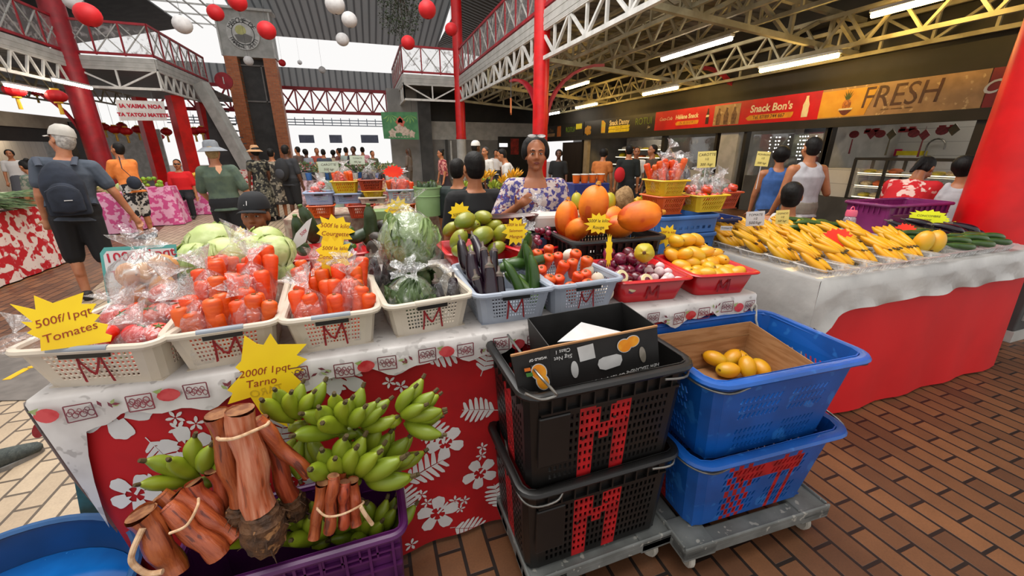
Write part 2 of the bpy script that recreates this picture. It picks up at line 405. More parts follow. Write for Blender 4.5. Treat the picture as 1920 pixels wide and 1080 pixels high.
# decks (roof over the side aisles) and joists
plane('ceiling_right', [(CX + .05, -1, 4.75), (22, -1, 4.75), (22, 26, 4.75), (CX + .05, 26, 4.75)], M_roofd, .1)
plane('ceiling_left', [(LX - .05, 5, 4.75), (-26, 5, 4.75), (-26, 33, 4.75), (LX - .05, 33, 4.75)], M_roofd, .1)
plane('ceiling_back', [(2.1, 21, 4.7), (CX + .05, 21, 4.7), (CX + .05, 33, 4.7), (2.1, 33, 4.7)], M_roofd, .1)
plane('ceiling_far', [(LX, 21.2, 4.7), (-7.2, 21.2, 4.7), (-7.2, 33, 4.7), (LX, 33, 4.7)], M_roofd, .1)
for i, X in enumerate((5.6, 6.6, 7.5, 8.7, 9.8)):
    truss((X, -.5, 3.95 if X < 8 else 3.45), (X, 20.8, 3.95 if X < 8 else 3.45), .55, 26, 'cream steel joist under the dark ceiling over the snack bars', M_joist, .07, .045, 'W' if i % 2 else 'N', 'ceiling joists on the right', 'ceiling_joist')
for i, Y in enumerate((2.2, 6.6, 11, 16, 20.9)):
    truss((CX, Y, 3.9), (10.2, Y, 3.5), .6, 5, 'cream cross beam under the dark ceiling over the snack bars', M_joist, .1, .07, 'N', 'ceiling cross beams on the right', 'ceiling_beam')
for i, X in enumerate((-11.5, -13.5)):
    truss((X, 6, 3.8), (X, 30, 3.8), .6, 22, 'cream steel joist under the ceiling over the left shops', M_joist, .07, .045, 'W', 'ceiling joists on the left', 'ceiling_joist')
# hall roof
Zr = 8.9
plane('ceiling_hall', [(-6.4, 34, Zr), (6, 34, Zr), (6, 21.5, 11.5), (-6.4, 21.5, 11.5)], M_roof, .1)
plane('ceiling_west', [(-9.6, 34, 8.9), (-9.6, 17, 8.9), (-17, 17, 7.2), (-17, 34, 7.2)], M_dgrey, .1)
plane('ceiling_east', [(6, 34, 8.9), (6, 12, 10.2), (14, 12, 8.0), (14, 34, 8.0)], M_roofd, .1)
m = MB()
for x in (-8.7, -7.9, -7.1): m.bar((x, 20, 8.95), (x, 34, 8.95), .06)
for y in range(21, 34, 2): m.bar((-9.6, y, 8.95), (-6.4, y, 8.95), .07)
struct(m.build('trim_2', M_white, smooth=False))
# end wall with its open bright gate
plane('wall_back_upper', [(-18, 34, 5.8), (8, 34, 5.8), (8, 34, 7.0), (-18, 34, 7.0)], M_roof, .1)
truss((-12, 33.8, 4.2), (6, 33.8, 4.2), 1.5, 18, 'dark red lattice beam across the bright far opening', M_darkred, .2, .09, 'X')
m = MB()
for k in range(3): m.box((-3, 33.9 + .3 * k, 3.7 - .16 * k), (18, .06, .06))
for k in range(30): m.box((-11.5 + k * .6, 33.9, 3.6), (.05, .05, .5))
struct(m.build('trim_3', pm('blue grey steel', '8fa2b8', '7d8fa5', 3), smooth=False))
for a, b_, l in ((560, 590, 'leftmost, by the tower leg'), (617, 642, 'small middle one of three'), (676, 710, 'widest, beside the green banner')):
    P, Q = aty(a, 253, 40), aty(b_, 268, 40); m = MB(); m.box(((P.x + Q.x) / 2, 40, (P.z + Q.z) / 2), (abs(Q.x - P.x), .3, abs(P.z - Q.z)))
    tag(m.build('facade_panel', pm('slate sign', '6c7488', '5f6679', 3), smooth=False), 'dark slate panel in the bright far opening, ' + l, 'panel')
# right aisle back walls
YB = 24
plane('wall_back', [(2.4, YB, 0), (9.8, YB, 0), (9.8, YB, 2.2), (2.4, YB, 2.2)], M_grey, .1)
plane('wall_back_band', [(2.4, YB - .02, 2.2), (9.8, YB - .02, 2.2), (9.8, YB - .02, 3.15), (2.4, YB - .02, 3.15)], M_lgrey, .1)
plane('wall_back_top', [(2.4, YB + .5, 3.1), (12, YB + .5, 3.1), (12, YB + .5, 4.8), (2.4, YB + .5, 4.8)], M_black, .1)
P0, P1 = aty(735, 284, 23.2), aty(790, 284, 23.2)
plane('wall_pier', [(P0.x, 23.2, 0), (P1.x, 23.2, 0), (P1.x, 23.2, 4.6), (P0.x, 23.2, 4.6)], M_grey, .5)
m = MB(); a = aty(790, 284, 23); b = aty(812, 284, 23); m.box(((a.x + b.x) / 2, 23.2, 2.3), (b.x - a.x, .4, 4.6)); a = aty(838, 284, 23.9)
m.box((a.x, 23.9, 1.1), (.12, .1, 2.2)); struct(m.build('door_1', M_dgrey, smooth=False))
a = aty(846, 284, 23.85); struct(MB().box((a.x, 23.85, 1.1), (.1, .06, 2.1)).build('trim_4', M_white, smooth=False))
# tower
def tower():
    t = thing('clock_tower', 'grey tower with two orange brick legs and a round white emblem', 'tower', (0, 30, 0))
    a, b = aty(436, 65, 30), aty(524, 65, 30); z0, z1 = aty(480, 108, 30).z, aty(480, 22, 30).z
    xL, xR = aty(468, 284, 30).x - .35, aty(534, 284, 30).x + .35
    cx = (xL + xR) / 2; hw = (xR - xL) / 2
    m = MB(); m.box((cx, .5, (z0 + z1) / 2), (hw * 2 + .1, 1, z1 - z0)); m.build('head_panel', M_lgrey, t, smooth=False)
    m = MB(); m.box((cx, .35, z1 + .06), (hw * 2 + .5, 1.2, .12))
    for s in (-1, 1): m.box((cx + s * (hw + .02), -.03, (z0 + z1) / 2), (.08, .1, z1 - z0))
    m.build('white_trim', M_white, t, smooth=False)
    br = brickmat('orange brick', 'c8703c', 'ac5a2e', 'a08468', .3, .1, 0)
    [n for n in br.node_tree.nodes if n.type == 'MAPPING'][0].inputs['Rotation'].default_value = (-pi / 2, 0, 0)
    for s in (-1, 1): m = MB(); m.box((cx + s * (hw - .33), .35, z0 / 2), (.66, .7, z0)); m.build('brick_leg', br, t, smooth=False)
    m = MB(); m.box((cx, .8, z0 / 2), (hw * 2 - 1.2, .3, z0)); m.build('shaft', M_dgrey, t, smooth=False)
    m = MB(); m.box((cx - .1, .6, z0 * .66), (hw * 1.1, .06, .08)); m.box((cx - .1, .6, z0 * .95), (hw * 1.1, .06, .08)); m.box((cx - hw * .62, .6, z0 * .8), (.08, .06, z0 * .3)); m.box((cx + .4, .6, z0 * .8), (.08, .06, z0 * .3)); m.build('frame', M_grey, t, smooth=False)
    zc = aty(485, 66, 30).z; r = hw * .62
    F = frame((cx - .1, -.02, zc), (0, -1, 0))
    e = MB(); e.lathe([(0, .0), (r, .0), (r, .05), (0, .05)], 40, M=F); em = e.build('emblem', M_white, t)
    e = MB()
    for k in range(40): e.box((0, r * .86, .06), (.10, .04, .01), M=F @ Matrix.Rotation(2 * pi * k / 40, 4, 'Z')) if k % 20 > 14 else None
    e.lathe([(r * .66, .052), (r * .66, .058), (r * .70, .058), (r * .70, .052)], 40, M=F); e.build('emblem_ring', M_dgrey, em)
    e = MB(); e.ell((-r * .12, r * .2, .05), (r * .34, r * .32, .02), F); e.build('yellow_disc', pm('pale yellow', 'd6d48a', 'c3c27e', 3), em)
    e = MB(); e.prism([(-r * .55, -r * .1), (r * .1, r * .02), (r * .55, -r * .15), (r * .4, -r * .5), (0, -r * .6), (-r * .4, -r * .48)], .06, F); e.build('grey_hills', M_grey, em)
    for i, ch in enumerate('MARCHE DE'): a = R(150 - i * 15); text(ch, .34, M_dgrey, em, F @ Matrix.Translation((cos(a) * r * .8, sin(a) * r * .8, .06)) @ Matrix.Rotation(a - pi / 2, 4, 'Z'))
    for i, ch in enumerate('PAPEETE TAHITI'): a = R(205 + i * 10); text(ch, .3, M_dgrey, em, F @ Matrix.Translation((cos(a) * r * .83, sin(a) * r * .83, .06)) @ Matrix.Rotation(a + pi / 2, 4, 'Z'))
tower()
# stair
t = thing('staircase', 'grey staircase sloping down beside the tower with a dark side wall', 'staircase', (0, 0, 0))
A, B = atf(378, 165, 21), atf(474, 322, 21); A.z, B.z = 4.6, .25
m = MB(); m.bar(A, B, .5, .5); m.build('stringer', M_lgrey, t, smooth=False)
m = MB(); A2, B2 = A + V((.1, .3, -.3)), B + V((.1, .3, -.2)); C2 = V((A2.x - .4, A2.y, 0)); m.prism([(0, 0), ((B2 - C2).to_2d().length, 0), ((A2 - C2).to_2d().length, A2.z)], .2, frame(C2, V((0, 0, 1)).cross(V((B2.x - C2.x, B2.y - C2.y, 0))).normalized() * -1 if False else V((B2.y - C2.y, -(B2.x - C2.x), 0))))
m.build('side_wall', M_dgrey, t, smooth=False)
m = MB()
for k in range(14): p = A.lerp(B, (k + .5) / 14); m.box((p.x, p.y + .9, p.z), (.4, 1.3, .05))
m.build('tread', M_dgrey, t, smooth=False)
P = atf(420, 152, 24); F = frame(P, (0, -1, 0)); o = MB().lathe([(0, 0), (.42, 0), (.42, .08), (0, .08)], 24, M=F).build('round_sign', M_darkred); tag(o, 'small round red sign on the balcony end by the tower', 'sign')
text('1', .5, M_white, o, F @ Matrix.Translation((0, 0, .085)))
# left shops
XW = -12
plane('wall_left_fascia', [(XW, 12, 2.45), (XW, 25, 2.45), (XW, 25, 2.95), (XW, 12, 2.95)], pm('beige fascia paint', 'a39c8c', '948d7e', 2, rough=.6), .1)
plane('wall_left_lintel', [(XW - .1, 12, 1.95), (XW - .1, 25, 1.95), (XW - .1, 25, 2.5), (XW - .1, 12, 2.5)], M_black, .1)
plane('wall_left', [(XW - 1.6, 12, 0), (XW - 1.6, 25, 0), (XW - 1.6, 25, 2.5), (XW - 1.6, 12, 2.5)], brickmat('cream wall tiles', 'd9cfc0', 'd2c8b8', 'a79c8c', .35, .35, 0, .006, .3, .1, .05), .1)
m = MB(); m.box((XW - .2, 24.4, 1.4), (.5, .5, 2.8)); struct(m.build('wall_left_pier', M_black, smooth=False))
plane('wall_far_left', [(-26, 33, 0), (-12, 33, 0), (-12, 33, 2.9), (-26, 33, 2.9)], M_white, .1)
m = emit('tube light', 'fff2cf', 9)
def tube(loc, L_, label, mat, rz=0):
    t = thing('ceiling_light', label, 'light', loc, rz); b = MB(); b.box((0, 0, .06), (.12, L_, .05)); b.build('batten', M_white, t, smooth=False)
    b = MB(); b.loft([(0, -L_ / 2 + .02, 0), (0, L_ / 2 - .02, 0)], .045, 10); b.build('tube', mat, t); return t
E1, E2 = emit('white tube', 'fff0d8', 40), emit('warm tube', 'ffd070', 55)
for x, y, z, l, lab, e in ((7.5, 8.6, 3.82, 2.2, 'long white fluorescent tube nearest the white girder', E1), (8.7, 6.9, 3.32, 1.7, 'warm yellow fluorescent tube above the pineapple fascia', E2),
                       (7.5, 14.3, 3.82, 1.7, 'warm tube light behind the curved red brackets', E2), (8.7, 11.2, 3.32, 1.6, 'warm tube light above the red snack fascia', E2),
                       (8.7, 15.7, 3.32, 1.7, 'tube light over the dark snack fascia', E2), (8.8, 19.2, 3.3, 1.6, 'farthest tube light before the grey back wall', E1), (8.3, 4.6, 3.75, 1.6, 'tube light high above the banana table', E2)):
    tube((x, y, z), l, lab, e)
for px, py, f in ((60, 168, 13), (138, 158, 15)):
    P = atf(px, py, f); tube(P, 2.0, 'white tube light under the left balcony ' + ('at the frame edge' if px < 100 else 'beside the dark red column'), E1)
for k, (x, y) in enumerate(((-12.9, 18), (-12.9, 22))): tube((x, y, 2.3), 1.5, 'tube light inside the cream tiled shop ' + ('near' if k else 'far') + ' end', E1)
# ================================================================ MAIN STALL: tables, cloths
ZT = .95
M_cloth = pm('red cotton', 'b20008', 'a00007', 5, rough=.75)
M_petal = pm('white print', 'd8d5d2', 'cbc8c6', 6, rough=.8)
M_vinyl = pm('printed white vinyl', 'c9c4c0', 'bab4b0', 9, rough=.4, c3='a8a29e', s3=25, t3=.6)
M_vred = pm('red fruit print', 'b3222c', 'c9484c', 25, rough=.4)
M_vgrn = pm('green leaf print', '8a9a5a', '9aa872', 25, rough=.4)
M_vlin = pm('maroon line print', '7d2a38', '6c3a44', 25, rough=.4)
M_wood = pm('raw table wood', '6b5138', '584029', 9, stretch=(8, 1, 1), rough=.7)
X0, X1, Y0, Y1 = -.93, 1.70, 1.335, 2.46
def petal_flower(cx, cy, r, a0, n=5, w=.62):
    """five broad wavy hibiscus petals, each its own outline"""
    P = []
    for i in range(n):
        a = a0 + 2 * pi * i / n; d = (cos(a), sin(a)); e = (-d[1], d[0]); pts = []
        for k in range(19):
            q = -1 + k / 9; u = .30 + .70 * math.sqrt(max(0, 1 - abs(q) ** 2.6)) * (1 + .035 * cos(9 * q)); v = q * .50 * (1 + .04 * sin(11 * q))
            u += .0 if abs(q) < .8 else 0; v *= min(1, .35 + .75 * (u - .2)); pts.append((cx + r * (d[0] * u + e[0] * v), cy + r * (d[1] * u + e[1] * v)))
        for s in (.07, 0, -.07): pts.append((cx + r * (d[0] * (.16 if s == 0 else .34) + e[0] * s), cy + r * (d[1] * (.16 if s == 0 else .34) + e[1] * s)))
        P.append(pts)
    return P
def small_flower(cx, cy, r, a0):
    P = []
    for i in range(5):
        a = a0 + 2 * pi * i / 5; d = (cos(a), sin(a)); e = (-d[1], d[0]); 
        P.append([(cx + d[0] * r * u + e[0] * r * v, cy + d[1] * r * u + e[1] * r * v) for u, v in ((.12, -.04), (.55, -.2), (.85, -.14), (1, 0), (.85, .14), (.55, .2), (.12, .04))])
    return P
def monstera(cx, cy, L, a):
    """cut leaf: a row of curved blades on either side of the rib"""
    P = []; d = (cos(a), sin(a)); e = (-d[1], d[0])
    for s in (-1, 1):
        for i in range(6):
            u = .04 + .15 * i; wl = L * .40 * sin(pi * (.22 + .115 * i)); g = L * .052
            pts = []
            for uu, vv in ((u, .03), (u + .06, .45), (u + .13, .9), (u + .19, 1.0), (u + .205, .85), (u + .17, .45), (u + .125, .03)):
                q = L * uu; v = s * (wl * vv); pts.append((cx + d[0] * q + e[0] * v, cy + d[1] * q + e[1] * v))
            P.append(pts)
    P.append([(cx + d[0] * L * u + e[0] * L * v, cy + d[1] * L * u + e[1] * L * v) for u, v in ((-.12, -.012), (.98, -.006), (.98, .006), (-.12, .012))])
    return P
def stall():
    t = thing('market_table', 'long wooden market table under the red hibiscus cloth', 'table', ((X0 + X1) / 2, (Y0 + Y1) / 2, 0))
    w, d = X1 - X0 - .04, Y1 - Y0 - .04
    MB().box((0, 0, ZT - .025), (w, d, .03)).build('tabletop', M_wood, t, smooth=False)
    for sx in (-1, 1):
        for sy in (-1, 1): MB().box((sx * (w / 2 - .05), sy * (d / 2 - .05), (ZT - .04) / 2), (.06, .06, ZT - .04)).build('leg', M_wood, t, smooth=False)
    # hanging cloth
    m = MB(); nx, nz = 90, 12; vs = []
    def Q(u, z):   # u runs left side (depth) then along the front
        sway = .012 * sin(u * 9) * (1 - z / ZT) + .008 * sin(u * 23) * (1 - z / ZT)
        q = .13 * (1 - z / ZT) * max(0, 1 - max(u, 0) / .35)
        if u < 0: return V((X0 - .006 - sway * .3 + q, Y0 - u, z))
        return V((X0 + u + q, Y0 - .006 - sway - .03 * (1 - z / ZT), z))
    us = [-.9, -.5, -.25, -.1] + [i * (X1 - X0) / nx for i in range(nx + 1)]
    for u in us:
        for k in range(nz + 1): vs.append(Q(u, .025 + (ZT - .04) * k / nz))
    fs = [(i * (nz + 1) + k, (i + 1) * (nz + 1) + k, (i + 1) * (nz + 1) + k + 1, i * (nz + 1) + k + 1) for i in range(len(us) - 1) for k in range(nz)]
    m.add(vs, fs, 0)
    def lay(polys, mi=1):
        for p in polys:
            p = [(u, z) for u, z in p]
            if min(q[1] for q in p) < .035 or max(q[1] for q in p) > ZT - .02 or max(q[0] for q in p) > X1 - X0: 
                p = [(min(u, X1 - X0 - .01), min(max(z, .03), ZT - .02)) for u, z in p]
            m.add([Q(u, z) + (V((0, -.003, 0)) if u >= 0 else V((-.003, 0, 0))) for u, z in p], [tuple(range(len(p)))], mi)
    def uz(px, py): P = aty(px, py, Y0 - .02); return P.x - X0, P.z
    for px, py, r, a in ((200, 775, .070, 1), (640, 705, .060, .4), (835, 830, .055, .8), (900, 888, .055, 2), (820, 960, .062, .2), (345, 840, .055, .3), (230, 930, .055, .9), (560, 900, .055, 2), (470, 960, .05, 1), (1000, 760, .06, 1), (1100, 900, .06, 2), (420, 870, .05, .2)):
        u, z = uz(px, py); r *= 1.4; F = petal_flower(u, z, r, a); lay(F); lay([[(u - .003, z + .004), (u + .003, z - .004), (u + r * .55, z + r * .5), (u + r * .5, z + r * .58)]])
    for px, py, r in ((325, 786, .022), (330, 806, .024), (366, 796, .022), (270, 905, .025), (730, 718, .02), (752, 726, .022), (905, 840, .02), (903, 855, .02), (852, 935, .022), (870, 935, .02), (790, 925, .022), (800, 940, .02), (770, 1010, .024), (640, 950, .022), (600, 880, .022), (862, 950, .018)):
        u, z = uz(px, py); lay(small_flower(u, z, r * 1.25, rnd(0, 6)))
    for px, py, L, a in ((795, 672, .10, .0), (930, 770, .10, 2.9), (780, 800, .10, -.6), (760, 900, .12, .35), (600, 735, .11, .6), (850, 985, .10, -.4), (765, 960, .10, 1.6), (905, 700, .1, 1.2), (940, 950, .1, 1.8), (520, 840, .11, 1.2), (690, 1010, .1, .4), (1020, 830, .1, 1), (1080, 990, .1, 2), (270, 830, .09, -1.2)):
        u, z = uz(px, py); lay(monstera(u, z, L * 1.45, a))
    o = m.build('tablecloth', [M_cloth, M_petal], ang=180); tag(o, 'red cotton tablecloth printed with white hibiscus and cut leaves', 'tablecloth')
    # vinyl cover on top with scalloped drop
    m = MB(); nx = 110; L_ = X1 - X0; vs = []; zt = ZT + .002
    rows = []
    for i in range(nx + 1):
        u = L_ * i / nx; x = X0 - .015 + (L_ + .03) * i / nx
        drop = .098 + .016 * sin(u * 21) + .010 * sin(u * 47 + 1) - .02 * min(1, u) + .36 * max(0, 1 - u / .10) ** 1.1
        wob = .006 * sin(u * 33); sk = .15 * max(0, 1 - u / .3)
        rows.append([(x, Y1, zt), (x, Y0 + .3, zt), (x, Y0 - .008, zt), (x, Y0 - .018, zt - .008), (x + sk * drop * .5, Y0 - .024 - wob, zt - drop * .5), (x + sk * drop, Y0 - .03 - wob, zt - drop)])
    k = 6; m.add([p for r in rows for p in r], [(i * k + j, (i + 1) * k + j, (i + 1) * k + j + 1, i * k + j + 1) for i in range(nx) for j in range(k - 1)], 0)
    # left drop hangs to a long point like a folded corner
    LV = []; ny = 16
    for j in range(ny + 1):
        y = Y0 - .02 + (Y1 - Y0) * j / ny; dp = .52 - .30 * min(1, j / 5) if j < 6 else .22
        LV += [(X0 - .015, y, zt), (X0 - .018, y, zt - .02), (X0 - .02 - .003 * sin(j) + .06 * dp, y, zt - dp * .5), (X0 - .02 + .13 * dp, y + .02, zt - dp)]
    m.add(LV, [(j * 4 + q, (j + 1) * 4 + q, (j + 1) * 4 + q + 1, j * 4 + q + 1) for j in range(ny) for q in range(3)], 0)
    random.seed(3)
    def onf(u, z): return V((X0 + u, Y0 - .034 - .006 * sin(u * 33) * min(1, (zt - z) / .07) , z))
    def onl(y, z): return V((X0 - .048, y, z))
    for i in range(38):   # print: fruit, leaves, framed scrolls
        u = .03 + i * L_ / 38; z = zt - rnd(.036, .058); kind = i % 4
        if kind == 0:
            m.add([onf(u + .026 * cos(a) * (1 + .1 * cos(2 * a)), z + .022 * sin(a)) for a in [2 * pi * q / 14 for q in range(14)]], [tuple(range(14))], 1)
            m.add([onf(u - .035, z + .02), onf(u - .01, z + .026), onf(u - .022, z + .006)], [(0, 1, 2)], 2)
        elif kind in (1, 3):
            for a_, b_ in (((-.03, -.025), (.03, -.025)), ((-.03, .025), (.03, .025)), ((-.03, -.025), (-.03, .025)), ((.03, -.025), (.03, .025))):
                w_ = .0018; ax, az = a_; bx, bz = b_; hx = w_ if ax == bx else 0; hz = w_ if az == bz else 0
                m.add([onf(u + ax - hx, z + az - hz), onf(u + bx + (hx if hx else 0), z + bz - hz if hz else z + az), onf(u + bx + hx, z + bz + hz), onf(u + ax + (0 if hz else -hx), z + (az + hz if hz else bz))], [(0, 1, 2, 3)], 3)
            for q in range(9):
                c = (u - .022 + .0055 * q, z + .008 * sin(q * 2.1)); r0 = rnd(.005, .009); pts = [2 * pi * e / 10 for e in range(10)]
                m.add([onf(c[0] + r0 * cos(a), c[1] + r0 * sin(a) * 1.3) for a in pts] + [onf(c[0] + r0 * .7 * cos(a), c[1] + r0 * .9 * sin(a)) for a in pts], [(e, (e + 1) % 10, 10 + (e + 1) % 10, 10 + e) for e in range(10)], 3)
        else:
            for q in range(5):
                a = rnd(0, 6); c = (u + rnd(-.025, .025), z + rnd(-.02, .02)); m.add([onf(c[0] + rx * cos(a) - ry * sin(a), c[1] + rx * sin(a) + ry * cos(a)) for rx, ry in ((-.012, 0), (0, .005), (.012, 0), (0, -.005))], [(0, 1, 2, 3)], 2 if q % 2 else 3)
    for i in range(8):
        y = Y0 + .04 + i * .14; z = zt - rnd(.06, .14); m.add([onl(y + .03 * cos(a), z + .024 * sin(a)) for a in [2 * pi * q / 12 for q in range(12)]], [tuple(range(12))], 1 if i % 2 == 0 else 3)
    o = m.build('table_cover', [M_vinyl, M_vred, M_vgrn, M_vlin], ang=180); tag(o, 'white vinyl table cover printed with red fruit, hanging in scallops over the red cloth', 'table cover')
stall()
# ---- banana table on the right
M_silver = pm('grey plastic sheet', 'b4b1ac', 'a19e9a', 3, rough=.28, bump=.35, bscale=14, coat=.3)
M_redplain = pm('plain red cloth', 'd00810', 'c4060d', 2, rough=.6)
A0, A1, B0, B1 = 2.22, 4.46, 1.36, 2.36
def table2():
    t = thing('market_table', 'table wrapped in grey plastic holding the ripe bananas', 'table', ((A0 + A1) / 2, (B0 + B1) / 2, 0)); w, d = A1 - A0 - .04, B1 - B0 - .04
    MB().box((0, 0, ZT - .025), (w, d, .03)).build('tabletop', M_wood, t, smooth=False)
    for sx in (-1, 1):
        for sy in (-1, 1): MB().box((sx * (w / 2 - .05), sy * (d / 2 - .05), (ZT - .04) / 2), (.06, .06, ZT - .04)).build('leg', M_wood, t, smooth=False)
    # red cloth round the front and the side
    m = MB(); us = []; nz = 8
    path = [(A0 + .03, B1 - .02)] + [(A0 + .02, B1 - .1 * i) for i in range(1, 10)] + [(A0 + .03 + i * .1, B0 + .03) for i in range(0, 23)]
    vs = []
    for i, (x, y) in enumerate(path):
        for k in range(nz + 1):
            q = 1 - k / nz; s = .012 * sin(i * 1.3) * q + .05 * q; side = i < 10
            vs.append((x - (s if side else 0), y - (0 if side else s), .02 + (ZT - .05) * k / nz))
    m.add(vs, [(i * (nz + 1) + k, (i + 1) * (nz + 1) + k, (i + 1) * (nz + 1) + k + 1, i * (nz + 1) + k + 1) for i in range(len(path) - 1) for k in range(nz)])
    o = m.build('tablecloth', M_redplain, ang=180); tag(o, 'plain bright red cloth hanging under the grey plastic of the banana table', 'tablecloth')
    m = MB(); n = 60; rows = []
    for i in range(n + 1):
        u = i / n; x = A0 + (A1 - A0) * u; dp = .20 - .02 * u + .008 * sin(u * 30)
        if u < .07: dp += .22 * (1 - u / .07)
        wv = .01 * sin(u * 41) + .008 * sin(u * 17)
        k = max(0, 1 - u / .05); rows.append([(x, B1, ZT + .003), (x, B0 + .02, ZT + .003), (x, B0, ZT - .004), (x - .018 * k, B0 - .012 - wv * (1 - k), ZT - dp * .4), (x - .03 * k, B0 - .02 + wv * .6 * (1 - k), ZT - dp * .75), (x - .037 * k, B0 - .03 - wv * (1 - k), ZT - dp)])
    m.add([p for r in rows for p in r], [(i * 6 + j, (i + 1) * 6 + j, (i + 1) * 6 + j + 1, i * 6 + j + 1) for i in range(n) for j in range(5)])
    LV = []
    for j in range(21):
        y = B0 + (B1 - B0) * j / 20; dp = .42 + .015 * sin(j * 1.1); s = .008 * sin(j * 1.9)
        s *= min(1, j / 3); q = max(0, 1 - j / 2); LV += [(A0, y, ZT + .003), (A0 - .008, y - .002 * q, ZT - .01), (A0 - .02 - s, y - .014 * q, ZT - dp * .5), (A0 - .037 + s, y - .032 * q, ZT - dp)]
    m.add(LV, [(j * 4 + q, (j + 1) * 4 + q, (j + 1) * 4 + q + 1, j * 4 + q + 1) for j in range(20) for q in range(3)])
    o = m.build('plastic_sheet', M_silver, ang=180); tag(o, 'shiny grey plastic sheet covering the banana table top', 'table cover')
table2()
# ================================================================ BASKETS, CRATES
M_cream = pm('cream plastic', 'cbbfae', 'bfb3a2', 6, rough=.45)
M_bgrey = pm('blue grey plastic', '9ba2ae', '8f96a3', 6, rough=.42)
M_hand = pm('grey plastic handle', '8d939c', '80868f', 6, rough=.4)
M_redpl = pm('red plastic', 'c00a14', 'a9070f', 4, rough=.35, coat=.2)
M_paint = pm('red marker paint', '7d0a14', '8f1019', 30, rough=.6)
M_blackpl = pm('black plastic', '0c0b0a', '131110', 6, rough=.38)
M_bluepl = pm('blue plastic', '0a52a4', '084790', 5, rough=.4, coat=.1, c3='1f62ad', s3=14, t3=.62)
M_purple = pm('purple plastic', '4f1752', '431147', 6, rough=.4)
def basket_mesh(mb, w, d, h, taper=.86, r=.03, nx=16, ny=6, nys=22, lip=.016, mi=0, mh=.09, mv=.16, hf=.58):
    """tapering perforated basket, origin at the middle of its bottom"""
    W, D, wb, db = w, d, w * taper, d * taper; c = r
    def pt(sx, sy, z, cx, cy):
        k = z / h; ww, dd = wb + (W - wb) * k, db + (D - db) * k
        return V((sx * (ww / 2 - cx), sy * (dd / 2 - cy), z))
    for sy in (-1, 1):
        A, B = pt(-1, sy, 0, c, 0), pt(1, sy, 0, c, 0); C_, D_ = pt(1, sy, h, c, 0), pt(-1, sy, h, c, 0)
        mb.lattice(A, B, C_, D_, nx, ny, hf, hf, mh, mv, 0, mi)
    for sx in (-1, 1):
        A, B = pt(sx, -1, 0, 0, c), pt(sx, 1, 0, 0, c); C_, D_ = pt(sx, 1, h, 0, c), pt(sx, -1, h, 0, c)
        mb.lattice(A, B, C_, D_, nys, ny, hf, hf, mh, mv, 0, mi)
        for sy in (-1, 1):
            P = [(pt(sx, sy, 0, c, 0), pt(sx, sy, h, c, 0)), (pt(sx, sy, 0, c * .3, c * .3), pt(sx, sy, h, c * .3, c * .3)), (pt(sx, sy, 0, 0, c), pt(sx, sy, h, 0, c))]
            mb.add([q for p in P for q in p], [(0, 2, 3, 1), (2, 4, 5, 3)], mi)
    mb.poly([pt(-1, -1, 0, 0, 0), pt(1, -1, 0, 0, 0), pt(1, 1, 0, 0, 0), pt(-1, 1, 0, 0, 0)], mi=mi)
    ring = rr(W + lip, D + lip, c + .008, 4)
    mb.loft([(x, y, h - .004) for x, y in ring], [(lip * .62, lip * .55)] * len(ring), 8, mi, closed=True)
def stroke(pts, w, z=.0):
    """flat brush stroke along 2D points"""
    vs = []; n = len(pts)
    for i, p in enumerate(pts):
        a, b = V(pts[max(i - 1, 0)]), V(pts[min(i + 1, n - 1)]); d = (b - a).normalized(); q = V((-d.y, d.x)) * w / 2
        vs += [(p[0] + q.x, p[1] + q.y, z), (p[0] - q.x, p[1] - q.y, z)]
    return vs, [(2 * i, 2 * i + 1, 2 * i + 3, 2 * i + 2) for i in range(n - 1)]
MSTROKE = [[(-.5, -.6), (-.46, .1), (-.42, .55)], [(-.44, .5), (-.2, -.05), (0, -.25)], [(0, -.25), (.2, .1), (.42, .6)], [(.4, .55), (.47, 0), (.55, -.65)]]
def mark_M(parent, M, s, w=.012, mat=None):
    mb = MB()
    for st in MSTROKE:
        for j in (0, 1): v, f = stroke([(x * s + rnd(-.03, .03) * s, y * s + rnd(-.04, .04) * s) for x, y in st], w * (1 - .4 * j), .0005 * j); mb.add(v, f, 0, M)
    o = mb.build('painted_letter', mat or M_paint, parent, smooth=False); o['label'] = 'red painted letter M'; return o
BK = {}
